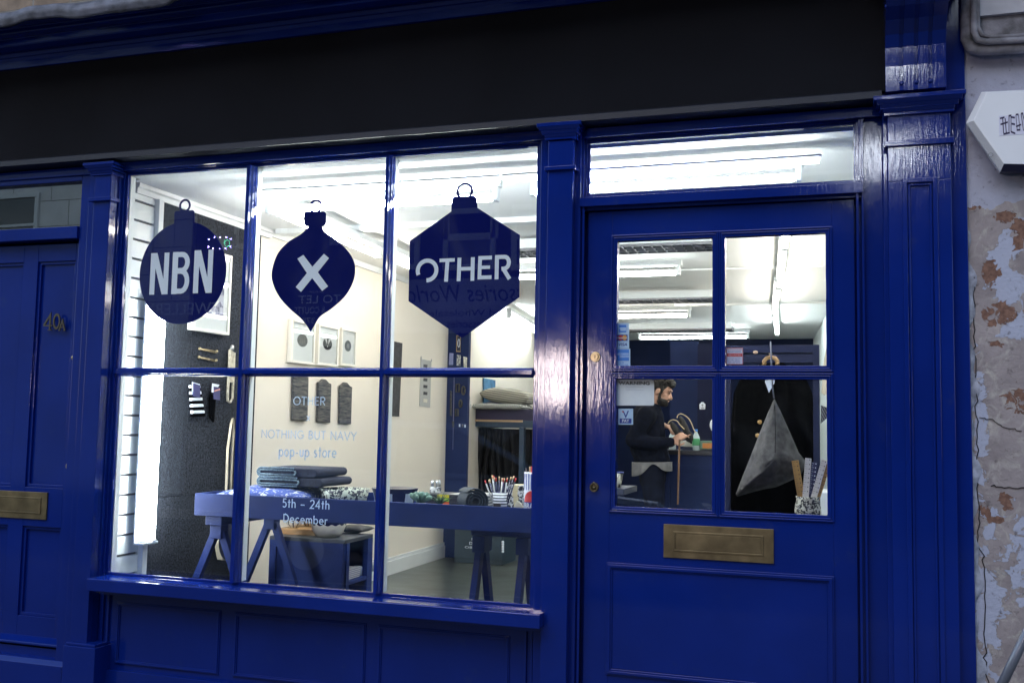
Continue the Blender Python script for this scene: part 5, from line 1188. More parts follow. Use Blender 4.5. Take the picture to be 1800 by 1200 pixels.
# stack of folded napkins
mb = MB(); z = TT; k = 0
ptop = Z(908, 852, .62)
t = thing('napkin_stack', (X(908, 870, .62), .62, TT), 'stack of black and white folded napkins banded in cream behind the tin', 'napkins')
NP = speckle('black white weave', (.02, .02, .025), (.68, .68, .66), 60, .48)
hN = (ptop-TT)/5
for k in range(5):
    j = random.uniform(-.006, .006)
    mb = MB(); pts = arc(X(897, 870, .62)+j, TT+hN*(k+.5), .008, hN*.46, 90, 270, 5) + arc(X(919, 870, .62)+j, TT+hN*(k+.5), .008, hN*.46, -90, 90, 5); mb.prism(pts, 'y', .6, .72, sm=True); n_ = mb.build('napkin', NP, t)
    mb = MB(); mb.box(X(905, 870, .62)+j, X(914, 870, .62)+j, .598, .722, TT+hN*k+.001, TT+hN*(k+1)-.0005); mb.build('paper_band', mat('cream band', (.62, .52, .30), .7), n_)
# polish tin with pencils
yN = .44; c = at(930, 880, yN)
t = thing('polish_tin', (c.x+.012, yN, TT), 'tall red white and blue metal polish tin lettered BRASSO, holding pencils', 'tin')
rT = .042; c = Vector((X(921.3, 870, yN)+rT, yN, TT)); zt_ = Z(930, 829, yN); hT = zt_-TT
mb = MB(); n = 40
def cyl_pt(a, r, z): return (c.x+r*math.cos(a), c.y+r*math.sin(a), z)
mb.lathe(c, [(.001, 0), (rT, 0), (rT, hT), (rT-.002, hT), (rT-.002, .004), (.001, .004)], 48); mb.build('tin_body', mat('white tin enamel', (.62, .64, .72), .35), t)
def wrapP(u, v, tt): 
    a = -math.pi/2 - (-u)/1.0 + .25; return cyl_pt(a, rT+tt, TT+v)
mb = MB()
for k in range(-5, 6):
    mb.bm.faces.new([mb._v(wrapP(k*.28+o_, v, .0006)) for o_, v in ((.04, hT*.62), (.14, hT*.62), (.18, hT*.97), (.0, hT*.97))]).material_index = 0
for k in range(24):   # red oval field and lower band
    u0, u1 = -1.1+2.2*k/24, -1.1+2.2*(k+1)/24
    for (f0, f1) in (((lambda u: hT*.02), (lambda u: hT*.20)), ((lambda u: hT*.36), (lambda u: hT*(.36+.25*math.sqrt(max(0, 1-(u/1.1)**2)))))):
        mb.bm.faces.new([mb._v(wrapP(*p, .0009)) for p in ((u0, f0(u0)), (u1, f0(u1)), (u1, f1(u1)), (u0, f1(u0)))]).material_index = 1
    mb.bm.faces.new([mb._v(wrapP(*p, .0007)) for p in ((u0, hT*.2), (u1, hT*.2), (u1, hT*.36), (u0, hT*.36))]).material_index = 0
text_mesh(mb, 'BRASSO', lambda u, v, tt: wrapP(u, v, .0014), -1.0, 1.05, hT*.215, hT*.345, 2, bold=.03)
text_mesh(mb, 'METAL POLISH', lambda u, v, tt: wrapP(u, v, .0014), -.6, .6, hT*.13, hT*.16, 2)
mb.build('printed_label', [DKB, REDP, WHP], t)
for k in range(7):
    mb = MB(); b_ = Vector((c.x-.02+.006*k, yN+.01, TT+.02)); tp_ = Vector((c.x-.035+.0125*k, yN+.015*(k % 3), zt_+.016+.006*(k % 3))); mb.tube([b_, tp_], .0032, 6); mb.build('pencil', (mat('dark pencil', (.05, .03, .03), .5), mat('tan pencil', (.4, .25, .12), .5))[k % 2], t)
mb = MB(); mb.box(c.x-.012, c.x+.03, yN-.004, yN+.01, zt_-.01, zt_+.024); mb.build('rubber', mat('red rubber', (.6, .05, .03), .6), t)
# origami/horn bits at the right tray edge
o = MB(); p = [(X(a, b, .40), Z(a, b, .40)) for a, b in ((903, 891), (909, 879), (916, 884), (921, 892))]
o.prism(p, 'y', .395, .41); tag(o.build('horn_shoehorn', mat('cream horn', (.60, .56, .42), .4), bevel=.003), 'cream curved horn lying by the tray front at the right', 'shoehorn')
cushion('pebble_pouch', (X(934, 888, .40), .42, TT+.02), .09, .05, .035, NP, label='black and white patterned pouch at the foot of the polish tin', cat='pouch')

# ================================================================ CABINET BEHIND THE TABLE
yK = 1.02
kx0, kx1 = X(474, 950, yK), X(606, 950, yK); kz = Z(475, 941, yK)
ykb = min(atx(656, 935, kx1).y, yK+.9)
t = thing('side_cabinet', ((kx0+kx1)/2, yK, FLOOR), 'low navy cabinet with open shelves behind the window table', 'cabinet')
CB = mat('navy cabinet paint', (.006, .021, .125), .6, var=.1, spec=.25)
mb = MB(); mb.box(kx0, kx1, yK, ykb, kz-.02, kz); mb.build('cabinet_top', mat('dark cabinet top', (.03, .035, .05), .5), t, bevel=.002)
mb = MB(); ribbon(mb, rect(kx0+.02, kx1-.03, FLOOR+.03, kz-.035), .04, PF, yK+.001, yK+.03, True); mb.box(kx0+.04, kx1-.05, yK+.012, yK+.02, FLOOR+.05, kz-.055); mb.build('front_panel', CB, t)
mb = MB(); mb.box(kx0, kx0+.018, yK+.031, ykb, FLOOR, kz-.0205); mb.box(kx0+.0185, kx1, ykb-.018, ykb-.0005, FLOOR, kz-.0205)
for zz in (FLOOR+.02, kz-.24): mb.box(kx0+.0185, kx1-.002, yK+.031, ykb-.0185, zz, zz+.018)
mb.box(kx1-.03, kx1, yK+.0305, yK+.06, FLOOR, kz-.0205); mb.box(kx1-.03, kx1-.0001, ykb-.06, ykb-.0186, FLOOR, kz-.0206)
mb.build('carcass', CB, t)
for k, (yy, hh, lab) in enumerate(((yK+.28, .05, 'lower clear glass jar on the cabinet shelf'), (yK+.36, .075, 'taller green tinted jar on the cabinet shelf'), (yK+.46, .06, 'pale jar at the back of the cabinet shelf'))):
    mb = MB(); mb.lathe((kx1-.06, yy, kz-.2215), [(.001, 0), (.028, 0), (.028, hh*.85), (.022, hh), (.001, hh)], 16); tag(mb.build('glass_jar', mat('milky glass', ((.4, .45, .5), (.25, .35, .28), (.5, .5, .5))[k], .2)), lab, 'jar', 'jars on the cabinet shelf')
mb = MB(); mb.box(kx1-.22, kx1-.03, yK+.08, yK+.25, kz-.2215, kz-.17); tag(mb.build('paper_stack', stripes('paper edge', (.5, .5, .55), (.2, .2, .28), (0, 0, 1), .01, .4)), 'low stack of pale papers on the cabinet shelf', 'papers')
# tray, bowls, cloth on the cabinet
yy_ = yK+.18
mb = MB(); w0, w1 = X(496, 935, yy_-.05), X(552, 935, yy_-.05); mb.box(w0, w1+.06, yy_-.09, yy_+.14, kz+.001, kz+.032); 
tag(mb.build('wooden_block', WOOD, bevel=.002), 'brown wooden block tray under the striped bowls', 'wooden tray')
STB = None
for k, (cx_, y_, s_, lab) in enumerate(((517, yy_-.02, 1.0, 'left striped cream and navy bowl on the wooden block'), (543, yy_+.09, .9, 'right striped cream and navy bowl, further back on the wooden block'))):
    c = at(cx_, 925, y_); r_ = pxs_w(503, 533, y_, 920)/2*s_; mb = MB(); n = 40; hb = .055*s_
    for i in range(n):
        a0_, a1_ = 2*math.pi*i/n, 2*math.pi*(i+1)/n
        for j, (q0, h0, q1, h1_) in enumerate(((.45, 0, .8, .35), (.8, .35, 1, 1))):
            f = mb.face([(c.x+r_*q0*math.cos(a0_), y_+r_*q0*math.sin(a0_), kz+.033+hb*h0), (c.x+r_*q0*math.cos(a1_), y_+r_*q0*math.sin(a1_), kz+.033+hb*h0), (c.x+r_*q1*math.cos(a1_), y_+r_*q1*math.sin(a1_), kz+.033+hb*h1_), (c.x+r_*q1*math.cos(a0_), y_+r_*q1*math.sin(a0_), kz+.033+hb*h1_)], 0 if i % 4 == 0 else 1, True)
    mb.lathe((c.x, y_, kz+.033), [(.001, .001), (r_*.42, .001), (r_*.76, hb*.36), (r_*.97, hb)], 30, 1)
    tag(mb.build('striped_bowl', [NAVG, mat('cream glaze', (.66, .62, .54), .35)]), lab, 'bowl', 'striped bowls on the cabinet')
yw = yK+.12; c = at(577, 935, yw); r_ = pxs_w(549, 606, yw, 920)/2; hW = Z(577, 912, yw)-kz
mb = MB(); mb.lathe((c.x, yw, kz+.001), [(.001, 0), (r_*.62, 0), (r_*.82, hW*.25), (r_*.95, hW*.6), (r_, hW), (r_*.96, hW), (r_*.9, hW*.6), (r_*.6, hW*.1), (.001, hW*.1)], 40); wb = mb.build('white_bowl', mat('white stoneware', (.70, .66, .60), .5, var=.06, vscale=30, bump=.001, bscale=60)); tag(wb, 'deep white stoneware bowl with a navy scalloped rim on the cabinet', 'bowl')
mb = MB()
for i in range(60):
    a0_, a1_ = 2*math.pi*i/60, 2*math.pi*(i+1)/60
    sc = lambda a_: hW*(.80-.13*abs(math.sin(a_*7)))
    rf = lambda h__: r_*(.95+.05*(h__/hW-.6)/.4)+.0012
    h0, h1_ = sc(a0_), sc(a1_)
    mb.face([(c.x+rf(h0)*math.cos(a0_), yw+rf(h0)*math.sin(a0_), kz+.001+h0), (c.x+rf(h1_)*math.cos(a1_), yw+rf(h1_)*math.sin(a1_), kz+.001+h1_), (c.x+rf(hW)*math.cos(a1_), yw+rf(hW)*math.sin(a1_), kz+.0015+hW), (c.x+rf(hW)*math.cos(a0_), yw+rf(hW)*math.sin(a0_), kz+.0015+hW)], 0, True)
bd = mb.build('scalloped_band', NAVG, wb)
cushion('folded_cloth', (X(624, 930, yK+.35), yK+.35, kz+.022), .17, .16, .045, mat('black waxed cloth', (.012, .012, .018), .4, bump=.004, bscale=30), label='black folded cloth at the right end of the cabinet', cat='cloth')
# lettered navy crate at the back left
yX = 4.0
t = thing('lettered_crate', (X(840, 970, yX), yX, FLOOR), 'dark teal crate with white lettering on the floor behind the trestles', 'crate')
mb = MB(); a, b = X(799, 950, yX), X(884, 950, yX); mb.box(a, b, yX, yX+.35, FLOOR+.001, Z(840, 900, yX)); mb.build('crate_body', mat('dark teal paint', (.018, .035, .05), .4, var=.3, vscale=5), t, bevel=.004)
mb = MB(); yq = yX-.001
for s_, x0_, x1_, t_, b_ in (('FOUND', 829, 853, 944.5, 949), ('DESIGN', 825, 854, 951.5, 956.5), ('OBJECTS', 817, 856, 959, 964)): text_mesh(mb, s_, dP, X(x0_, b_, yq), X(x1_, b_, yq), Z(x0_, b_, yq), Z(x0_, t_, yq), 0, yq)
mb.build('lettering', WHP, t)
mb = MB()
for k in range(5): c = at(884, 952+4.2*k, yX-.3); mb.ball(c, .012, (1, .3, .8))
tag(mb.build('white_beads', WHP), 'short string of white beads hanging beside the crate', 'beads')
# cardboard / rug scrap near the window base
mb = MB(); mb.prism([(-2.4, .30), (-1.75, .34), (-1.55, .75), (-2.3, .8)], 'z', FLOOR+.001, FLOOR+.02); tag(mb.build('floor_mat', mat('dark mat', (.05, .05, .05), .9, var=.3)), 'dark flat mat on the floor below the right window pane', 'mat')

# ================================================================ BACK LEFT: table with cushions, garments, pictures
yQ = 5.0
qz = Z(870, 738, yQ)
t = thing('navy_table', (X(880, 740, yQ), yQ, FLOOR), 'tall navy framed table with a tan edge strip carrying striped cushions', 'table')
qx0, qx1 = X(819, 740, yQ), X(960, 745, yQ)
qzt = Z(870, 718.5, yQ)
mb = MB(); mb.box(qx0, qx1, yQ, yQ+.7, qz, qzt); mb.build('table_cloth_top', mat('dark plum navy', (.022, .016, .055), .6), t)
mb = MB(); mb.box(qx0, X(919, 740, yQ), yQ-.012, yQ-.001, Z(870, 741, yQ), Z(870, 737.5, yQ)); mb.build('edge_strip', mat('tan strip', (.50, .33, .18), .5), t)
mb = MB(); mb.box(qx0, qx1, yQ+.001, yQ+.06, Z(870, 750, yQ), qz-.001); mb.build('rail', mat('teal navy frame', (.02, .045, .085), .4), t)
for xa_ in (X(912, 800, yQ), qx0+.02, qx1-.05): mb = MB(); mb.box(xa_, xa_+.045, yQ+.002, yQ+.055, FLOOR, Z(870, 750.3, yQ)); mb.build('leg', mat('teal navy leg', (.02, .045, .085), .4), t)
def cpx(a, b, top, bot, y, m_, lab, name='cushion', tilt=0, pw=.45):
    xa_, xb_ = X(a, bot, y), X(b, bot, y); z0, z1 = Z((a+b)/2, bot, y), Z((a+b)/2, top, y)
    cushion(name, ((xa_+xb_)/2, y+.12, (z0+z1)/2), xb_-xa_, .34, z1-z0, m_, label=lab, cat='cushion', group='cushions piled on the navy table', tilt=tilt, pw=pw)
ZEB = stripes('zebra cloth', (.02, .02, .02), (.70, .70, .66), (1, 0, .8), .022, .5, .8, .012)
cpx(832, 876, 708, 719, yQ-.10, ZEB, 'black and white zebra striped cushion at the bottom left of the pile', pw=.2); cpx(870, 920, 709, 719.5, yQ-.10, ZEB, 'black and white striped cushion at the bottom right of the pile', pw=.2)
cpx(868, 926, 711, 722, yQ+.16, mat('beige linen', (.34, .30, .22), .9), 'plain beige cushion corner sticking out at the right of the pile')
cpx(856, 914, 702, 716, yQ+.08, stripes('navy lattice', (.03, .035, .07), (.35, .37, .42), (1, 0, .6), .02, .85, .9, 0, second=((1, 0, -.6), .02)), 'navy lattice patterned cushion in the middle of the pile', pw=.3)
cpx(845, 932, 681, 711, yQ+.02, stripes('linen with fine stripes', (.36, .34, .28), (.10, .095, .085), (.15, 0, 1), .02, .68, .9, .006), 'large beige cushion with fine dark stripes on top of the pile', tilt=.10, pw=.32)
# pictures and posters beyond
o = wallq([(851, 712), (870, 714), (871, 668), (851, 664)], XL+.02, .015, mat('blue abstract print', (.05, .17, .32), .6, var=.35, vscale=12), 'blue_poster'); tag(o, 'bright blue poster with a dark shape behind the cushions', 'poster')
wallq([(855, 690), (861, 684), (861, 677), (858, 674), (855, 681)], XL+.023, .002, BLP, 'dark_shape', o) if 0 else None
yBr = 7.0
mb = MB(); mb.prism(px([(876, 770), (962, 770), (962, 655), (876, 655)], yBr), 'y', yBr, yBr+.04); o = mb.build('dark_painting', mat('brown black painting', (.012, .008, .008), .6, var=.8, vscale=4, c2=(.09, .05, .035)), None); tag(o, 'large dark brown mottled painting behind the cushion pile', 'painting')
# garments under the table
t = thing('garment_rail', (X(870, 800, yQ+.3), yQ+.3, FLOOR), 'rail of black coats hanging in the dark under the navy table', 'clothes rail')
random.seed(8)
mb = MB(); mb.tube([(qx0+.03, yQ+.3, qz-.06), (qx1-.02, yQ+.3, qz-.06)], .012, 10); mb.build('rail_tube', STEEL, t)
for k in range(9):
    x_ = qx0+.06+k*(qx1-qx0-.1)/9
    def gf(u, v, x_=x_, k=k): return (x_+.028*math.sin(u*12+k)+(.015*math.sin(v*9+k)), yQ+.1+.4*u, qz-.08-(.95)*v)
    mb = MB(); mb.grid(gf, 14, 14); g_ = mb.build('coat', mat('black garment', (.006, .006, .009), .9), t); sm_ = g_.modifiers.new('s', 'SOLIDIFY'); sm_.thickness = .03
# text paper strips right of pillar
o = wallq([(821, 718), (829, 717), (825, 690), (822, 689)], XL+.01, .003, speckle('printed paper', (.1, .1, .1), (.7, .72, .7), 30, .42), 'paper_banner'); tag(o, 'narrow white printed paper strip beside the navy pillar', 'paper')

# ================================================================ SEEN THROUGH THE DOOR
# counter
yC = 4.95
ct = Z(1220, 792, yC)
t = thing('shop_counter', (-.9, yC, FLOOR), 'dark navy shop counter behind the bearded man', 'counter')
cxa_ = X(1150, 800, yC); cxb_ = -.52
mb = MB(); mb.box(cxa_-.02, cxb_, yC-.02, yC+.55, ct-.035, ct); mb.build('worktop', mat('black worktop', (.010, .010, .018), .4), t, bevel=.003)
mb = MB(); mb.box(cxa_, cxb_, yC, yC+.5, FLOOR+.001, ct-.036); ribbon(mb, rect(cxa_+.12, cxb_-.1, FLOOR+.12, ct-.14), .03, PF, yC-.008, yC+.001, True); mb.build('front_panel', NAVYW, t)
def bottle(cx_, bt, y, lab, lc):
    c = at(cx_, bt, y); t = thing('water_bottle', (c.x, y, ct), lab, 'water bottle', 'plastic water bottles on the counter')
    s_ = 1.0; CL = mat('clear plastic', (.55, .65, .70), .1, spec=.6)
    mb = MB(); mb.lathe((c.x, y, ct), [(.001, 0), (.031, 0), (.033, .01), (.031, .06), (.033, .09), (.030, .12), (.014, .155), (.013, .165), (.001, .165)], 18); b_ = mb.build('bottle_body', CL, t)
    mb = MB(); mb.lathe((c.x, y, ct), [(.034, .045), (.0345, .05), (.0345, .10), (.034, .105)], 18); mb.build('label', lc, b_)
    mb = MB(); mb.lathe((c.x, y, ct+.165), [(.001, 0), (.0145, 0), (.0145, .02), (.001, .02)], 14); mb.build('cap', MIDB, t)
bottle(1223.5, 785, yC+.12, 'water bottle with green label and blue cap standing on the counter', mat('green label', (.08, .38, .16), .4))
bottle(1182, 785, yC+.25, 'water bottle with blue cap half hidden behind the man\'s sleeve', mat('dark bottle label', (.05, .08, .2), .4))
def boxpx(x0, x1, t_, b_, y, d, m_, name, lab, cat, bev=.001):
    mb = MB(); mb.box(X(x0, b_, y), X(x1, b_, y), y, y+d, Z((x0+x1)/2, b_, y), Z((x0+x1)/2, t_, y)); return tag(mb.build(name, m_, bevel=bev), lab, cat)
o = boxpx(1196, 1219, 774.5, 784.5, yC+.15, .2, mat('white carton', (.62, .60, .56), .6), 'white_box', 'white carton on the counter behind the hand', 'box')
mb = MB(); mb.box(X(1196.5, 785, yC), X(1222, 785, yC), yC+.1, yC+.4, ct+.001, Z(1208, 785, yC+.15)-.001); tag(mb.build('dark_ledger', NAVYD), 'dark flat ledger under the white carton', 'ledger')
o = boxpx(1230.5, 1258, 775, 789.5, yC+.1, .2, mat('green tin', (.13, .24, .17), .5, var=.2), 'green_tin', 'green tin box with an orange label at the right end of the counter', 'tin')
mb = MB(); mb.box(X(1235, 785, yC+.1), X(1257, 785, yC+.1), yC+.098, yC+.0995, Z(1244, 787.5, yC+.1), Z(1244, 778.5, yC+.1)); mb.build('orange_label', mat('orange label', (.55, .20, .04), .5), o)
mb = MB(); c = at(1213, 772, yC+.25)
random.seed(2)
for k in range(14):
    d = Vector((random.uniform(-1, 1), random.uniform(-.5, .5), random.uniform(-.2, 1))).normalized(); mb.ball(c+d*.03, .018, (1, .4, .5), rot=d.to_track_quat('X', 'Z').to_matrix(), u=8, v=5)
tag(mb.build('green_sprig', mat('fresh leaf', (.05, .14, .03), .5, var=.3)), 'small green leafy sprig on the white carton', 'plant')
# panelled back partition with tag
yW = 6.1
mb = MB(); mb.box(X(1178, 700, yW), X(1228, 700, yW), yW, yW+.04, FLOOR, Z(1200, 600, yW)); tag(mb.build('navy_screen', mat('navy screen paint', (.010, .018, .062), .8, var=.2, vscale=3, spec=.15)), 'tall navy panelled screen behind the counter', 'screen')
mb = MB(); mb.box(X(1226, 700, yW-.3), X(1275, 700, yW-.3), yW-.3, yW-.26, FLOOR, Z(1240, 604, yW-.3)); sc = mb.build('dark_board', mat('darker navy board', (.005, .007, .026), .8, spec=.15)); tag(sc, 'darker navy upright board right of the screen', 'board')
yt_ = yW-.302
t = thing('anchor_tag', tuple(at(1235, 719, yt_)), 'small white hanging tag with an anchor on the dark board', 'tag')
mb = MB(); mb.prism(px([(1229.5, 719), (1239.5, 719), (1240, 710), (1238, 708.5), (1236.5, 706.5), (1233, 706.5), (1231.5, 708.5), (1229.5, 710)], yt_), 'y', yt_, yt_+.004); mb.build('card', WHP, t)
mb = MB(); PA = LPa = PQ(X(1231.5, 713, yt_), X(1238, 713, yt_), Z(1235, 718, yt_), Z(1235, 709, yt_)); y2 = yt_-.001
for pl_ in ([(.5, .0), (.5, .95)], [(.2, .72), (.8, .72)], arc(.5, .38, .42, .36, 190, 350, 10)): ribbon(mb, pl_, .09, PA, y2-.0006, y2)
mb.build('anchor_mark', BLP, t)
mb = MB(); c = at(1258, 747, yC+.6); mb.ball(c, .055, (1, .3, 1.2)); tag(mb.build('white_plate', WHP), 'white round plate at the right edge of the left door pane', 'plate')
# white electrics card: thin wooden rule
mb = MB(); a, b = at(1194.5, 772, 3.9), at(1191.5, 886, 3.9); mb.bar(a, b, .013, .006, up=(0, 1, 0)); tag(mb.build('wooden_rule', mat('dark stick wood', (.13, .07, .035), .6)), 'narrow upright wooden stick below the man\'s hand', 'stick')
# shelf and cup at left of the door pane
ysf = 1.5; zsf = Z(1095, 857, ysf)
mb = MB(); mb.box(X(1040, 857, ysf), X(1104, 857, ysf), ysf-.1, ysf+.25, zsf-.03, zsf); tag(mb.build('wall_shelf', mat('grey navy shelf', (.02, .025, .05), .6)), 'short dark shelf under the patterned cup', 'shelf')
c = at(1082, 856, ysf); r_ = .036
t = thing('patterned_cup', (c.x, ysf, zsf), 'black and cream patterned cup on the short shelf', 'cup')
mb = MB(); hC = Z(1090, 830, ysf)-zsf; mb.lathe((c.x, ysf, zsf+.001), [(.001, 0), (r_*.75, 0), (r_*1.15, hC), (r_*1.05, hC), (r_*.7, .006), (.001, .006)], 28); mb.build('cup_body', speckle('bold black cream', (.02, .02, .03), (.66, .64, .52), 28, .5, stretch=(1, 1, .5)), t)
mb = MB(); mb.tube([(c.x+r_*1.15*math.cos(k*math.pi/12), ysf+r_*1.15*math.sin(k*math.pi/12), zsf+hC) for k in range(25)], .003, 6); mb.build('rim', DKB, t)

# clothes rack, coat, hanger, pennant, bag
yR = 2.1
RK = mat('navy rack paint', (.009, .013, .045), .7, var=.15, vscale=5, spec=.2)
t = thing('clothes_rack', (X(1360, 800, yR), yR, FLOOR), 'navy painted wooden clothes rack seen through the right door pane', 'clothes rack')
for a, b in ((1266, 1283.5), (1429.5, 1441)): mb = MB(); mb.box(X(a, 750, yR), X(b, 750, yR), yR, yR+.05, FLOOR, Z(1360, 606, yR)); mb.build('post', RK, t, bevel=.002)
mb = MB(); mb.box(X(1283.7, 612, yR), X(1429.3, 612, yR), yR+.004, yR+.045, Z(1360, 619.5, yR), Z(1360, 606.5, yR)); mb.build('rail', RK, t, bevel=.002)
mb = MB(); mb.box(X(1270, 632, yR+.45), X(1440, 632, yR+.45), yR+.45, yR+.49, Z(1360, 637, yR+.45), Z(1360, 623.5, yR+.45)); mb.build('rail', RK, t, bevel=.002)
yH = yR+.22
def gridpx(rows, y0, dep, m_, name, parent=None, n=10, **k):
    """cloth body from left/right outline rows (py, xl, xr); bulges towards the viewer"""
    mb = MB(); R_ = len(rows)
    def side(s_):
        def f(u, v):
            i = v*(R_-1); a = int(min(i, R_-2)); t_ = i-a
            py = rows[a][0]*(1-t_)+rows[a+1][0]*t_; xl = rows[a][1]*(1-t_)+rows[a+1][1]*t_; xr = rows[a][2]*(1-t_)+rows[a+1][2]*t_
            p = at(xl+(xr-xl)*u, py, y0); b_ = math.sqrt(max(0, 1-(2*u-1)**2))*dep*(.55+.45*math.sin(math.pi*min(1, v*1.1+.05)))
            fold = .35*dep*math.sin(u*19+v*2)*(1-(2*u-1)**2)*v
            return Vector((p.x, y0 - s_*(b_+fold*.5), p.z))
        return f
    for s_ in (1, -1): mb.grid(side(s_), n*2, n*2)
    bmesh.ops.remove_doubles(mb.bm, verts=mb.bm.verts[:], dist=.0008); bmesh.ops.recalc_face_normals(mb.bm, faces=mb.bm.faces[:])
    return mb.build(name, m_, parent, **k)
t = thing('black_coat', (X(1360, 800, yH), yH, 1.0), 'long black coat with wooden buttons hanging on the navy rack', 'coat')
gridpx([(638, 1338, 1378), (652, 1322, 1396), (668, 1300, 1418), (690, 1290, 1428), (740, 1285, 1431), (820, 1284, 1432), (900, 1284, 1432), (1000, 1280, 1436)], yH, .10, BLACKC, 'coat_body', t, n=16)
for a, b in ((1335.5, 741.5), (1331.5, 765), (1410, 811.5)):
    mb = MB(); c = at(a, b, yH-.115); mb.ball(c, .013, (1, .4, 1)); mb.build('button', mat('wooden button', (.45, .26, .09), .4), t)
t = thing('coat_hanger', tuple(at(1355, 640, yH)), 'round shouldered wooden coat hanger with a rope hook above the coat', 'coat hanger')
mb = MB(); PH_ = [at(a, b, yH-.12) for a, b in ((1343, 641), (1343.5, 634), (1347.5, 629.5), (1355, 627.5), (1362.5, 629.5), (1366, 634), (1366.5, 641))]; mb.tube(PH_, .012, 10); mb.build('hanger_yoke', mat('pale wood', (.42, .25, .11), .5), t)
mb = MB(); mb.tube([at(1352, 619, yH-.12), at(1354, 626, yH-.12), at(1357, 619, yH-.12)], .006, 8); mb.tube([at(1355, 614, yH-.12), at(1355, 628, yH-.12)], .004, 8); mb.build('rope_hook', mat('grey rope', (.35, .30, .24), .9), t)
t = thing('paper_pennant', tuple(at(1353, 690, .62)), 'small white triangular pennant with a wooden bar above the grey bag', 'pennant')
mb = MB(); mb.prism(px([(1351.5, 690), (1344.5, 670), (1345, 667.5), (1362, 667), (1361, 673)], .62), 'y', .62, .626); mb.build('paper', WHP, t)
mb = MB(); mb.tube([at(1343, 666, .62), at(1364, 665.5, .62)], .003, 8); mb.build('wooden_bar', WOOD, t)
mb = MB(); mb.prism(px([(1349, 664), (1358, 664), (1358, 655), (1349, 655)], .62), 'y', .62, .626); mb.build('paper_tab', WHP, t)
mb = MB(); mb.ball(at(1328, 619, .9), .011, (1, .5, .7)); tag(mb.build('wooden_toggle', mat('pale peach wood', (.6, .38, .26), .5)), 'tiny pale wooden toggle against the dark rack rail', 'toggle')
# pyramid bag: ridge towards the viewer
yG = .60
GB = mat('grey wool felt', (.052, .049, .050), .95, var=.4, vscale=30, bump=.002, bscale=60, c2=(.095, .088, .088))
t = thing('pyramid_bag', tuple(at(1340, 872, yG)), 'grey felt pyramid shaped bag hanging on a cord behind the right door pane', 'bag')
mb = MB()
ap = at(1360.5, 700, yG)
out = [(1361, 700), (1372, 722), (1390, 762), (1404, 795), (1418, 812), (1409, 832), (1395, 842), (1380, 849), (1364, 856), (1345, 859), (1325, 864), (1308, 869), (1296, 872.5), (1293, 868), (1302, 845), (1318, 805), (1333, 766), (1349, 727)]
rid = [(1361, 703), (1362, 740), (1364, 778), (1366, 800)]
cen = at(1362, 805, yG-.075)
ring = [at(a, b, yG) for a, b in out]; back = [at(a, b, yG+.001)+Vector((0, .0, 0)) for a, b in out]
NR = 8
def bagf(i, j):   # i along outline, j from outline to centre
    p = ring[i]; t_ = j/NR; ridge = Vector(cen) if p.z < cen.z+.02 else Vector(at(1361.5+(Z(1362, 760, yG)-p.z)*6, 0, yG)) if 0 else Vector(cen)
    # pull the target along the front ridge
    zt__ = cen.z + max(0, (p.z-cen.z))*.9; rt = Vector((ap.x+(cen.x-ap.x)*(1-(zt__-cen.z)/(ap.z-cen.z)), yG-.085*(1-(zt__-cen.z)/(ap.z-cen.z))-.004, zt__))
    q = p.lerp(rt, t_); q.y -= .02*math.sin(math.pi*t_)*(1 if p.z < cen.z+.1 else .35); q.y += .006*math.sin(i*1.7+j*.9)*math.sin(math.pi*t_); return q
VV = [[mb._v(bagf(i, j)) for j in range(NR+1)] for i in range(len(out))]
for i in range(len(out)):
    for j in range(NR):
        k = (i+1) % len(out); f = mb.bm.faces.new((VV[i][j], VV[k][j], VV[k][j+1], VV[i][j+1])); f.smooth = True
cb = mb._v(Vector(cen)+Vector((0, .16, 0)))
for i in range(len(out)): mb.bm.faces.new((VV[(i+1) % len(out)][0], VV[i][0], cb))
bmesh.ops.remove_doubles(mb.bm, verts=mb.bm.verts[:], dist=.0005); bmesh.ops.recalc_face_normals(mb.bm, faces=mb.bm.faces[:])
mb.build('bag_body', GB, t)
mb = MB(); mb.tube([at(1362, 712, yG-.02), at(1363, 760, yG-.062), at(1362.5, 795, yG-.098)], .0012, 6); mb.build('seam', BLACKC, t)
mb = MB(); mb.tube([at(1354.5, 600, yG), at(1356, 640, yG), at(1358, 680, yG), ap], .0035, 8); mb.build('cord', mat('grey cord', (.10, .10, .13), .9), t)
# speckled pot of rulers on a shelf behind the door
yP = .42
c = at(1420, 900, yP); zp0 = Z(1420, 912, yP); zp1 = Z(1420, 872, yP); r_ = pxs_w(1399, 1445, yP, 890)/2
mb = MB(); mb.box(X(1380, 915, yP), X(1470, 915, yP), yP-.09, yP+.12, zp0-.02, zp0-.0005); tag(mb.build('door_shelf', NAVYD), 'dark narrow shelf under the speckled pot', 'shelf')
mb = MB(); mb.lathe((c.x, yP, zp0), [(.001, 0), (r_*1.0, 0), (r_*1.02, (zp1-zp0)*.5), (r_*.86, (zp1-zp0)*.88), (r_*.94, zp1-zp0), (r_*.86, zp1-zp0), (r_*.8, (zp1-zp0)*.5), (.001, .01)], 30); tag(mb.build('speckled_pot', speckle('black cream fleck', (.02, .02, .03), (.62, .60, .50), 80, .5)), 'round black and cream speckled pot holding rulers behind the door glass', 'pot')
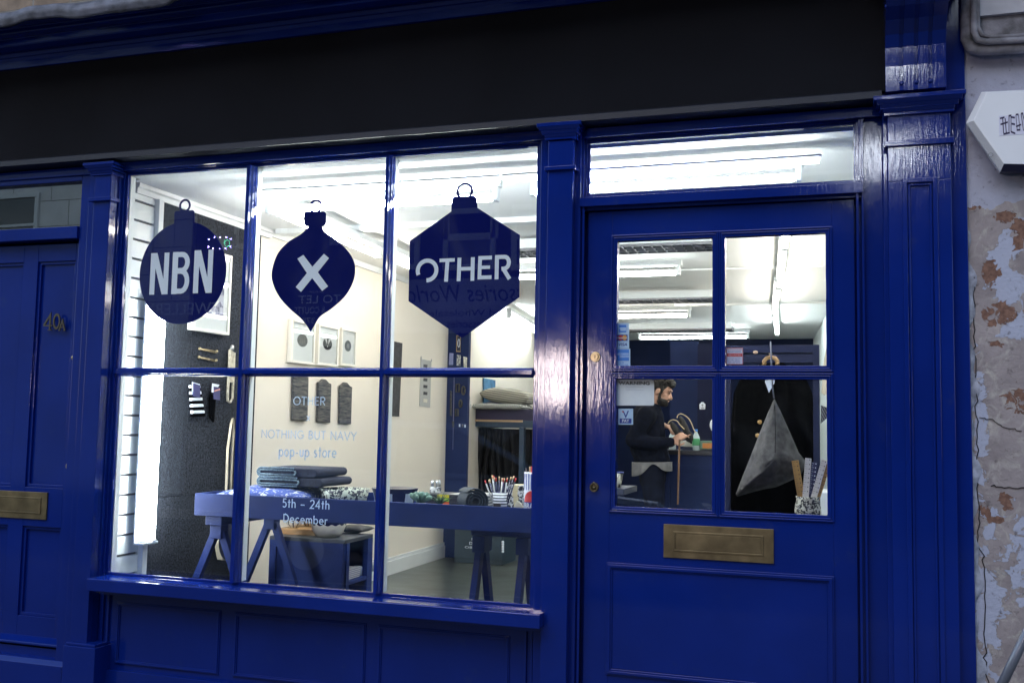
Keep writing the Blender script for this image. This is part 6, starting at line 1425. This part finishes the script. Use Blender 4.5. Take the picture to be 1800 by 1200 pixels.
def ruler(x0, y0_, x1, y1_, w, m_, lab, dy=0):
    a, b = at(x0, y0_, yP+dy), at(x1, y1_, yP+dy); t = thing('ruler', tuple(b), lab, 'ruler', 'rulers in the speckled pot')
    wd = pxs_w(1400, 1400+w, yP, 840)*1.0; b2 = b+(b-a).normalized()*.05; mb = MB(); mb.bar(b2, a, wd, .003, up=(0, 1, 0)); mb.build('ruler_blade', m_, t, bevel=.0006)
    D = (b-a); s_ = Vector((0, 1, 0)).cross(D).normalized(); mb = MB()
    dk = BLP if m_ is not NAVR else WHP
    for k in range(16): 
        p = a.lerp(b, (k+.7)/17); e = p+s_*wd*(.47); f = p+s_*wd*(.22 if k % 2 else .02); mb.bar(Vector((e.x, yP+dy-.002, e.z)), Vector((f.x, yP+dy-.002, f.z)), .0009, .0006, up=(0, 1, 0))
        if k % 2 == 0: g = p-s_*wd*.25; mb.ball((g.x, yP+dy-.002, g.z), .0021, (1, .3, 1.2), u=6, v=4)
    mb.build('scale_marks', dk, t)
RW = mat('boxwood', (.42, .24, .08), .5, var=.15); RWH = mat('whitened wood', (.70, .66, .62), .5, var=.06); NAVR = mat('navy ruler paint', (.015, .02, .08), .4)
ruler(1397.5, 809, 1408, 872, 12.5, RW, 'boxwood ruler leaning left in the speckled pot'); ruler(1421, 805, 1416, 872, 11, RWH, 'upright whitened ruler in the middle of the pot', -.006); ruler(1432, 812, 1426, 872, 10, NAVR, 'navy ruler behind the whitened one', .008); ruler(1449.5, 808, 1431, 872, 10.5, RWH, 'whitened ruler leaning right in the pot', -.012); ruler(1456, 815, 1438, 872, 9, RW, 'boxwood ruler leaning far right in the pot', .004)
# cloths on the right wall
yZ = 1.5
mb = MB(); mb.prism(px([(1443, 744), (1455, 733), (1460, 730), (1460, 718), (1443, 712)], yZ), 'y', yZ, yZ+.05); tag(mb.build('pinstripe_cloth', stripes('pinstripe', (.02, .02, .03), (.2, .2, .22), (1, 0, .5), .012, .8)), 'dark pinstriped cloth corner against the pale right wall', 'cloth')
mb = MB(); mb.prism(px([(1449, 694), (1444, 690), (1447, 640), (1452, 612), (1460, 640), (1460, 690)], yZ+.3), 'y', yZ+.3, yZ+.34); tag(mb.build('pale_garment', CAL), 'pale hanging garment at the right edge of the right door pane', 'garment')
mb = MB(); mb.box(X(1442, 880, 1.2), .15, 1.2, 1.5, FLOOR, Z(1450, 865, 1.2)); tag(mb.build('white_cabinet', WHITE_IN, bevel=.004), 'white low cupboard corner right of the rulers', 'cupboard')

# ================================================================ PERSON
yM = 4.6
def W3(px_, py_, dy=0): return at(px_, py_, yM+dy)
def chain(mb, pts, rs, n=14):
    """tapered limb with round joints, later fused by a remesh"""
    pts = [Vector(p) for p in pts]
    for p, r in zip(pts, rs): mb.ball(p, r, u=n, v=9)
    for i in range(len(pts)-1): mb.tube([pts[i], pts[i+1]], [rs[i], rs[i+1]], n)
def fuse(o, vox, sm=3):
    r = o.modifiers.new('fuse', 'REMESH'); r.mode = 'VOXEL'; r.voxel_size = vox; r.use_smooth_shade = True
    s_ = o.modifiers.new('soften', 'SMOOTH'); s_.iterations = sm; s_.factor = .5
man = thing('person', tuple(Vector((W3(1148, 800).x, yM, FLOOR))), 'bearded dark haired man in a navy jumper looking down at the shoes he holds', 'person')
SKIN = mat('skin', (.42, .235, .165), .55, var=.08, vscale=40)
hc = W3(1161.5, 686); tl = math.radians(20); F_ = Vector((math.cos(tl), -.04, -math.sin(tl))).normalized(); S_ = Vector((0, 0, 1)).cross(F_).normalized(); U_ = F_.cross(S_).normalized()
HR = Matrix((( F_.x, S_.x, U_.x), (F_.y, S_.y, U_.y), (F_.z, S_.z, U_.z)))
def H(a, b, c): return hc+F_*a+S_*b+U_*c
mb = MB()
mb.ball(H(-.012, 0, .022), 1, (.098, .076, .092), rot=HR, u=24, v=16)
mb.ball(H(.03, 0, -.045), 1, (.062, .055, .070), rot=HR, u=20, v=12)
mb.ball(H(.062, 0, -.088), .022); mb.ball(H(.02, 0, -.07), 1, (.055, .05, .04), rot=HR)
mb.tube([H(.078, 0, .012), H(.098, 0, -.020), H(.106, 0, -.034)], [.009, .012, .014], 8); mb.ball(H(.104, 0, -.034), .0145); mb.ball(H(.090, .012, -.036), .010); mb.ball(H(.090, -.012, -.036), .010)
mb.ball(H(.078, 0, .026), 1, (.018, .055, .011), rot=HR); mb.ball(H(.088, 0, -.058), 1, (.012, .022, .006), rot=HR); mb.ball(H(.086, 0, -.067), 1, (.012, .019, .007), rot=HR)
for s_ in (-1, 1):
    mb.ball(H(-.006, s_*.077, -.008), 1, (.019, .008, .032), rot=HR); mb.ball(H(.050, s_*.040, -.022), .020)
neck0, neck1 = H(-.035, 0, -.06), W3(1143, 722)
chain(mb, [neck0, neck1], [.055, .062])
# arms and hands
shN, elN, wrN = W3(1136, 731, -.17), W3(1113, 773, -.20), W3(1181, 777, -.16)
shF, elF, wrF = W3(1140, 731, .17), W3(1140, 776, .22), W3(1166, 747, .10)
chain(mb, [neck1, W3(1140, 760), W3(1144, 812), W3(1146, 835)], [.08, .110, .095, .085])
chain(mb, [neck1, shN, elN, wrN], [.06, .052, .040, .026]); chain(mb, [neck1, shF, elF, wrF], [.06, .052, .040, .026])
for s_ in (-1, 1): 
    hp = W3(1147, 838, s_*.10); kn = Vector((hp.x+.02, yM+s_*.11, .76)); an_ = Vector((hp.x-.01, yM+s_*.12, .34)); chain(mb, [hp, kn, an_, an_+Vector((.15, -.02, -.045))], [.070, .050, .038, .030])
def hand(mb, w, d, up, fl, curl, L=.175):
    """palm plus five jointed fingers; w wrist, d direction, up = back of the hand"""
    d = d.normalized(); s_ = d.cross(up).normalized(); up = s_.cross(d).normalized()
    pc = w+d*.05
    mb.ball(pc, 1, (.050, .040, .018), rot=Matrix(((d.x, s_.x, up.x), (d.y, s_.y, up.y), (d.z, s_.z, up.z))))
    for k, (o_, ln, cu) in enumerate(((-.030, .060, curl[0]), (-.010, .076, curl[1]), (.010, .082, curl[2]), (.029, .074, curl[3]))):
        p = w+d*.088+s_*o_; a_ = 0; pts = [w+d*.06+s_*o_*.8, p]
        for sg in (.45, .32, .23):
            a_ += cu; dd = d*math.cos(a_)-up*math.sin(a_); p = p+dd*ln*sg; pts.append(p.copy())
        chain(mb, pts, [.010, .0095, .0088, .008, .007], 8)
    t0 = w+d*.025+s_*.028; chain(mb, [t0, t0+(d*.6+s_*.8).normalized()*.04-up*.008, t0+(d*.85+s_*.5).normalized()*.068-up*.016], [.013, .0105, .008], 8)
hand(mb, wrN, (W3(1204, 762, -.17)-wrN), Vector((-.3, -.8, .35)), 1, (.75, .65, .55, .06))
hand(mb, wrF, (W3(1184, 752, .02)-wrF), Vector((.2, -.2, 1)), 1, (.5, .5, .45, .4))
body = mb.build('body', SKIN, man); fuse(body, .0058, 2)
HAIR = mat('dark brown hair', (.008, .0055, .0045), .7, var=.6, vscale=60, bump=.003, bscale=90, stretch=(1, 1, .4))
mb = MB(); rng = random.Random(4)
mb.ball(H(-.030, 0, .042), 1, (.104, .090, .094), rot=HR, u=24, v=16)
mb.ball(H(-.062, 0, -.012), 1, (.055, .074, .065), rot=HR, u=20, v=12)
mb.ball(H(.040, 0, .090), 1, (.066, .064, .036), rot=HR); mb.ball(H(.078, -.01, .075), 1, (.028, .05, .028), rot=HR)
for s_ in (-1, 1): mb.ball(H(.026, s_*.070, .006), 1, (.012, .010, .034), rot=HR)
for k in range(60):
    th, ph = rng.uniform(0, 1.5), rng.uniform(0, 6.28); d = HR @ Vector((math.sin(th)*math.cos(ph), math.sin(th)*math.sin(ph), math.cos(th))); p = H(-.018, 0, .045)+d*.088
    mb.tube([p, p+d*.016+F_*.018], [.010, .003], 6)
fuse(mb.build('hair', HAIR, man), .0048, 2)
mb = MB(); mb.ball(H(.040, 0, -.075), 1, (.056, .056, .050), rot=HR, u=18, v=12); mb.ball(H(.068, 0, -.092), 1, (.032, .034, .028), rot=HR)
for s_ in (-1, 1): mb.tube([H(.016, s_*.068, -.018), H(.022, s_*.062, -.055), H(.040, s_*.048, -.085)], [.010, .014, .02], 8)
mb.tube([H(.090, -.022, -.050), H(.099, 0, -.047), H(.090, .022, -.050)], .006, 8)
fuse(mb.build('beard', HAIR, man), .0048, 1)
mb = MB()
for s_ in (-1, 1): mb.ball(H(.083, s_*.032, .004), .007); mb.tube([H(.090, s_*.018, .026), H(.088, s_*.046, .026)], .0045, 6)
mb.build('brow_and_eye', HAIR, man)
JUMP = mat('navy knitted jumper', (.004, .0055, .013), .95, var=.5, spec=.1, vscale=30, bump=.004, bscale=14)
mb = MB()
chain(mb, [W3(1143, 722), W3(1138, 736), W3(1138, 762), W3(1144, 800), W3(1147, 812)], [.095, .142, .150, .150, .152])
chain(mb, [W3(1140, 727), shN, elN, W3(1146, 779, -.20), W3(1179, 777, -.165)], [.09, .082, .066, .056, .042])
chain(mb, [W3(1140, 727), shF, elF, W3(1163, 749, .11)], [.09, .080, .062, .042])
mb.ball(W3(1128, 752, -.1), .085); mb.ball(W3(1136, 785, -.04), .14)
fuse(mb.build('jumper', JUMP, man), .011, 4)
mb = MB(); rg = W3(1148, 715); mb.tube([W3(1141, 716)+Vector((.06*math.cos(t_)+.01, .065*math.sin(t_), .035*math.cos(t_)*-1)) for t_ in [k*math.pi/10 for k in range(21)]], .012, 8); cl_ = mb.build('collar', mat('grey collar', (.30, .30, .32), .8), man)
mb = MB(); rows = [(808, 1112, 1181), (812, 1112, 1181.5)]
def shirt(u, v):
    x_ = 1112+69*u; lo_ = 836-(14*math.exp(-((u-.62)/.22)**2)*1.35)-6*max(0, u-.8)*3-4*u
    p = W3(x_, 811+(lo_-811)*v); bl = math.sqrt(max(0, 1-(2*u-1)**2)); p.y -= .185*bl+.004*math.sin(u*23); return p
mb.grid(shirt, 40, 10); sh_ = mb.build('shirt_tail', mat('pale shirt cotton', (.15, .15, .16), .9, var=.25, vscale=20), man); m_ = sh_.modifiers.new('s', 'SOLIDIFY'); m_.thickness = .004
mb = MB()
for s_ in (-1, 1): 
    hp = W3(1147, 830, s_*.07); kn = Vector((hp.x+.02, yM+s_*.10, .76)); an_ = Vector((hp.x-.01, yM+s_*.12, .36)); chain(mb, [hp, kn, an_], [.105, .080, .066])
chain(mb, [W3(1147, 812), W3(1147, 840)], [.11, .115])
fuse(mb.build('trousers', mat('dark navy trousers', (.005, .007, .017), .9, var=.3, spec=.1, vscale=14), man), .012, 3)
mb = MB()
for s_ in (-1, 1):
    hp = W3(1147, 838, s_*.10); an_ = Vector((hp.x-.01, yM+s_*.12, FLOOR+.05)); mb.ball(an_+Vector((.06, 0, -.005)), 1, (.13, .045, .045)); 
mb.build('boots', BLACKP, man)
# shoes in his hands
def shoe(a, b, wid, arc_, dy, lab):
    a, b = W3(*a, dy), W3(*b, dy); d = b-a; R_ = d.to_track_quat('X', 'Y').to_matrix()
    t = thing('leather_shoe', tuple((a+b)/2), lab, 'shoe', 'pair of dark shoes held by the man')
    mb = MB(); mb.ball((a+b)/2, 1, (d.length/2, wid*.55, wid), rot=R_, u=20, v=12, fn=lambda p: (p.x, p.y*(1-.2*p.x), p.z*(1-.25*p.x)))
    mb.ball(b+(a-b)*.28, 1, (d.length*.22, wid*.75, wid*.8), rot=R_); mb.build('upper', mat('black suede', (.012, .010, .010), .85, var=.3), t)
    mb = MB(); mb.tube([W3(x_, y_, dy-.022) for x_, y_ in smooth(arc_, 4)], .0042, 8); mb.build('welt', mat('pale welt', (.55, .42, .24), .6), t)
shoe((1195, 731), (1216, 780), .052, [(1190, 734), (1192, 729), (1197, 727), (1204, 730), (1211, 736), (1216, 745), (1219, 753), (1223, 760)], -.02, 'farther dark shoe with pale curved welt, held highest in the man\'s hands')
shoe((1179, 741), (1199, 772), .048, [(1174.5, 744), (1177, 740), (1183, 737.5), (1190, 739.5), (1195, 746), (1203, 754)], -.06, 'nearer dark shoe with pale welt, beside the man\'s sleeve')

# ================================================================ STREET
PAV = mat('pavement slabs', (.07, .07, .072), .8, var=.25, vscale=3, bump=.002, bscale=40)
ROADM = mat('asphalt', (.045, .045, .048), .8, var=.3, vscale=60, bump=.003, bscale=120)
stx(MB().box(-60, 60, -140, 60, -.7, -.13), 'ground', ROADM)
stx(MB().box(-60, 60, -3.9, -.0005, -.13, 0), 'pavement', PAV); stx(MB().box(-60, 60, -11.99, -9.4, -.13, 0), 'far_pavement', PAV)
stx(MB().box(-60, 60, -9.2, -4.1, -.129, -.12), 'road', ROADM)
mb = MB(); mb.box(-60, 60, -4.05, -3.9005, -.13, .004); mb.box(-60, 60, -9.3995, -9.25, -.13, .004); stx(mb, 'kerb', mat('granite kerb', (.25, .25, .25), .7, var=.3, vscale=30))
# opposite terrace, seen only in the glass; YO is its mirror distance
YO = 12.1; yo_ = -12.0
def O(a, b): p = at(a, b, YO); return p.x, p.z
def obox(mb, x0, x1, t_, b_, y0, y1, mi=0):
    mb.box(O(x0, (t_+b_)/2)[0], O(x1, (t_+b_)/2)[0], y0, y1, O((x0+x1)/2, b_)[1], O((x0+x1)/2, t_)[1], mi)
def building(name, x0, x1, H_, wall, lab, wins, shopf=None):
    t = thing(name, ((x0+x1)/2, yo_, 0), lab, 'building', 'terrace across the street')
    mb = MB(); mb.box(x0, x1, yo_-6, yo_, -.1, H_); mb.build('wall', wall, t)
    DG = mat('dark far glass', (.03, .03, .035), .1); FR = mat('far window frame', (.5, .5, .5), .5)
    for (a, b, z0, z1) in wins:
        mb = MB(); ribbon(mb, rect(a, b, z0, z1), .09, lambda u, v, tt: (u, -tt, v), -yo_-.06, -yo_+.0, True); mb.bar((a, yo_+.03, (z0+z1)/2), (b, yo_+.03, (z0+z1)/2), .05, .05); w_ = mb.build('window', FR, t)
        mb = MB(); mb.box(a, b, yo_+.002, yo_+.02, z0, z1); mb.build('glass', DG, w_)
    mb = MB(); mb.box(x0, x1, yo_+.001, yo_+.25, H_-.3, H_); mb.build('parapet', wall, t)
    return t
STONE = mat('pale ashlar stone', (.55, .53, .52), .8, var=.12, vscale=1.5)
ob = building('stone_building', -22, -11.6, 8.2, STONE, 'pale stone fronted building reflected in the fanlight over door 40A', [(-20.6, -19.5, 4.4, 6.0)] + [(O(70, 370)[0]-1.15, O(70, 370)[0], O(50, 398)[1]-.6, O(50, 345)[1]), (-13.6, -12.5, 4.5, 6.2)])
mb = MB()
for k in range(9): mb.box(-22, -11.6, yo_+.0006, yo_+.002, 3.6+.52*k, 3.612+.52*k)
for k in range(8):
    for j in range(11): x_ = -21.8+.98*j+.45*(k % 2); mb.box(x_, x_+.012, yo_+.0026, yo_+.003, 3.62+.52*k, 3.6+.52*(k+1))
j_ = mb.build('masonry_joints', mat('dark joint', (.08, .07, .07), .9), ob)
BR2 = brick_mat('dark stock brick', (.055, .042, .036), (.035, .028, .025), (.06, .055, .05))
x1_ = O(655, 540)[0]
ob2 = building('jewellery_building', -11.5, x1_, 7.6, BR2, 'dark brick building with a jewellery shop reflected behind the round and onion baubles', [(-10.6, -9.6, 4.6, 6.3), (-8.6, -7.6, 4.6, 6.3), (-6.4, -5.5, 4.6, 6.3)])
mb = MB(); f1, f0 = O(450, 530)[1], O(450, 562)[1]
mb.box(-11.4, x1_-.05, yo_+.001, yo_+.12, f0, f1); mb.build('shop_fascia', mat('dark far fascia', (.02, .02, .03), .6), ob2)
def mtext(s_, x0, x1, t_, b_, m_, par, d=.125, shear=0):
    """raised letters facing the shop; x0..x1 are the pixel ends in the mirror image, so the text runs right to left there"""
    mb = MB(); a = O(x1, (t_+b_)/2)[0]; b = O(x0, (t_+b_)/2)[0]; text_mesh(mb, s_, lambda u, v, tt: (u, yo_+d, v), a, b, O((x0+x1)/2, b_)[1], O((x0+x1)/2, t_)[1], 0, shear=shear); mb.build('sign_lettering', m_, par)
FLET = mat('cream far letters', (.85, .85, .85), .5)
mtext('JEWELLERY', 262, 402, 534, 561, FLET, ob2)
mtext('N', 515, 545, 530, 558, FLET, ob2) if 0 else None
mb = MB(); obox(mb, 524, 612, 512, 574, yo_+.13, yo_+.17); tl_ = mb.build('letting_board', mat('dark letting board', (.03, .03, .05), .5), ob2)
mtext('SHOP', 553, 577, 508+6, 517, FLET, ob2, .18); mtext('TO LET', 534, 607, 521, 535, FLET, ob2, .18); mtext('& COUTTS', 527, 580, 541, 553, FLET, ob2, .18); mtext('3781', 535, 562, 560, 570, FLET, ob2, .18)
x2_ = O(1010, 540)[0]
ob3 = building('accessory_building', x1_+.05, x2_, 7.9, BR2, 'brick building with a pale shop sign reflected behind the hexagonal bauble', [(O(785, 430)[0], O(868, 430)[0], O(820, 470)[1], O(820, 372)[1]), (O(690, 430)[0], O(735, 430)[0], O(710, 470)[1], O(710, 380)[1]), (O(905, 430)[0], O(960, 430)[0], O(930, 470)[1], O(930, 365)[1])])
mb = MB(); mb.box(x1_+.1, x2_-.05, yo_+.001, yo_+.12, O(820, 585)[1], O(820, 491)[1]); mb.build('shop_fascia', mat('pale far fascia', (.40, .40, .48), .6), ob3)
DL = mat('dark far letters', (.01, .01, .012), .6)
mtext('Accessories World', 719, 1005, 500, 531, DL, ob3, shear=.25); mtext('Importers and Wholesalers', 742, 1000, 544, 560, DL, ob3); mtext('Accessories', 790, 880, 563, 577, DL, ob3)
ob4 = building('corner_building', x2_+.05, 14, 7.4, BR2, 'brick building across the street reflected behind the shop door', [(x2_+1.2+2.4*k, x2_+2.2+2.4*k, 4.5, 6.2) for k in range(5)])
# lit shop windows opposite
LITM = mat('lit shop window', (.8, .7, .65), .5, emit=(1, .86, .82), es=5)
for bb, x0, x1, z0, z1 in ((ob3, x1_+.5, x2_-.5, .8, 2.5), (ob4, x2_+.8, 3.5, .7, 2.6)):
    mb = MB(); mb.box(x0, x1, yo_+.001, yo_+.03, z0, z1); w_ = mb.build('shop_window', mat('dim far shop window', (.02, .02, .02), .2), bb)
def lit(a, b, w, h, par, es, ec):
    p = at(a, b, YO); mb = MB(); mb.box(p.x-w/2, p.x+w/2, yo_+.13, yo_+.16, p.z-h/2, p.z+h/2); mb.build('lit_window', mat('lit far window', (.8, .7, .65), .5, emit=ec, es=es), par)
lit(984, 668, .40, .85, ob3, 50, (1, .84, .80)); lit(1541, 282, .26, .50, ob4, 48, (.82, .90, 1))
mb = MB()
# LED sign dots
LED = mat('violet led', (.2, .1, .8), .5, emit=(.35, .25, 1), es=60); LEDG = mat('green led', (.1, .8, .4), .5, emit=(.1, 1, .5), es=22)
t = thing('led_sign', (O(400, 432)[0], yo_+.3, O(400, 440)[1]), 'led sign of violet dots and a green ring reflected beside the round bauble', 'led sign')
mb = MB(); obox(mb, 380, 428, 418, 444, yo_+.25, yo_+.28); mb.build('sign_board', BLACKP, t)
for a, b in ((384, 425.5), (393, 422), (403, 422), (413.5, 422), (421.5, 425), (383, 438.5), (391, 441.5), (402, 441.5), (412.5, 441.5), (421, 438)):
    x_, z_ = O(a, b); mb = MB(); mb.ball((x_, yo_+.29, z_), .014, u=8, v=5); mb.build('led_dot', LED, t)
mb = MB()
for k in range(22): x_, z_ = O(415+4.4*math.cos(k*2*math.pi/22), 432+5.9*math.sin(k*2*math.pi/22)); mb.ball((x_, yo_+.29, z_), .006, u=6, v=4)
rg_ = mb.build('led_ring', LEDG, t); rg_['kind'] = 'stuff'

# ================================================================ PARKED CAR (behind the camera, seen in the glass)
YCm = 4.75   # mirror distance of its near side
cxr = lambda a, b: at(a, b, YCm)
t = thing('parked_car', (-3.2, -5.6, -.12), 'dark blue parked hatchback at the kerb reflected in the lower window panes', 'car')
CP = mat('dark blue car paint', (.30, .40, .60), .22, coat=1, metal=.4); CG = mat('dark car glass', (.006, .007, .009), .04); RUB = mat('tyre rubber', (.015, .015, .015), .8)
xr, xf = -5.55, -1.10; yn_, yf_ = -4.62, -6.32; zb2 = -.12
bodyp = [(xr, .35), (xr-.03, .62), (xr+.05, .98), (xr+.35, 1.0), (xf-1.25, .93), (xf-.35, .84), (xf-.05, .68), (xf, .42), (xf-.1, .28)] 
archf, archr = xf-.78, xr+.78
low = [(archf+.36, .26)] + [(archf+.35*math.cos(a_), .20+.35*math.sin(a_)) for a_ in [math.pi*k/8 for k in range(1, 8)]] + [(archf-.36, .26), (archr+.36, .26)] + [(archr+.35*math.cos(a_), .20+.35*math.sin(a_)) for a_ in [math.pi*k/8 for k in range(1, 8)]] + [(archr-.36, .26)]
poly = bodyp + low
mb = MB(); mb.prism([(a, b-.12+.05) for a, b in poly], 'y', yn_, yf_); cb_ = mb.build('body', CP, t, bevel=.05)
def cab(xa_, z_, yi): return [(xa_, yn_-yi, z_), (xa_, yf_+yi, z_)]
C0 = [(xr+.12, .90, .03), (xr+.55, 1.36, .17), (xr+1.15, 1.43, .19), (xr+2.25, 1.40, .19), (xf-1.22, .90, .03)]
mb = MB(); L_ = [mb._v((a, yn_-c, b)) for a, b, c in C0]; R2 = [mb._v((a, yf_+c, b)) for a, b, c in C0]
for i in range(4): mb.bm.faces.new((L_[i], L_[i+1], R2[i+1], R2[i]))
mb.bm.faces.new(L_[::-1]); mb.bm.faces.new(R2); mb.bm.faces.new((L_[0], R2[0], R2[4], L_[4])); bmesh.ops.recalc_face_normals(mb.bm, faces=mb.bm.faces[:])
mb.build('roof', CP, t, bevel=.04)
for s_, y_ in ((1, yn_), (-1, yf_)):
    for (q) in ([(xr+.62, .96), (xr+.78, 1.30), (xr+1.55, 1.36), (xr+1.55, .95)], [(xr+1.64, .95), (xr+1.64, 1.36), (xr+2.22, 1.34), (xf-1.42, .95)]):
        ins = lambda z_: .03+.16*(z_-.90)/.5
        mb = MB(); vs = [mb._v((a, y_-s_*(ins(b)-.006), b)) for a, b in q]; ws = [mb._v((a, y_-s_*(ins(b)+.03), b)) for a, b in q]
        mb.bm.faces.new(vs); mb.bm.faces.new(ws[::-1]); [mb.bm.faces.new((vs[i], ws[i], ws[(i+1) % 4], vs[(i+1) % 4])) for i in range(4)]
        bmesh.ops.recalc_face_normals(mb.bm, faces=mb.bm.faces[:]); mb.build('side_window', CG, t)
mb = MB(); q = [(xr+2.30, yn_-.21, 1.385), (xr+2.30, yf_+.21, 1.385), (xf-1.27, yf_+.07, .925), (xf-1.27, yn_-.07, .925)]
mb.bm.faces.new([mb._v(Vector(p)+Vector((.012, 0, .012))) for p in q]); mb.build('windscreen', CG, t)
for xw_ in (archf, archr):
    for y_ in (yn_-.10, yf_+.10):
        mb = MB(); ydisc(mb, Vector((xw_, 0, .19)), .31, y_-.10, y_+.10, 32); w_ = mb.build('wheel', RUB, t, bevel=.03)
        mb = MB(); ydisc(mb, Vector((xw_, 0, .19)), .19, y_-.104, y_+.104, 24); mb.build('rim', STEEL, w_)
mb = MB(); mb.ball((xf-1.35, yn_+.09, .98), .085, (.8, 1, .7)); mb.build('door_mirror', CP, t)
for y_ in (yn_-.22, yf_+.22): mb = MB(); mb.ball((xf-.14, y_, .60), .13, (.8, 1.1, .6)); mb.build('headlight', mat('headlight glass', (.5, .5, .5), .1), t)
mb = MB(); mb.box(xr+1.35, xr+1.55, yn_, yn_+.025, .80, .83); mb.box(xr+1.65, xr+1.651, yn_+.0005, yn_+.003, .25, .9); mb.build('door_handle', CP, t)
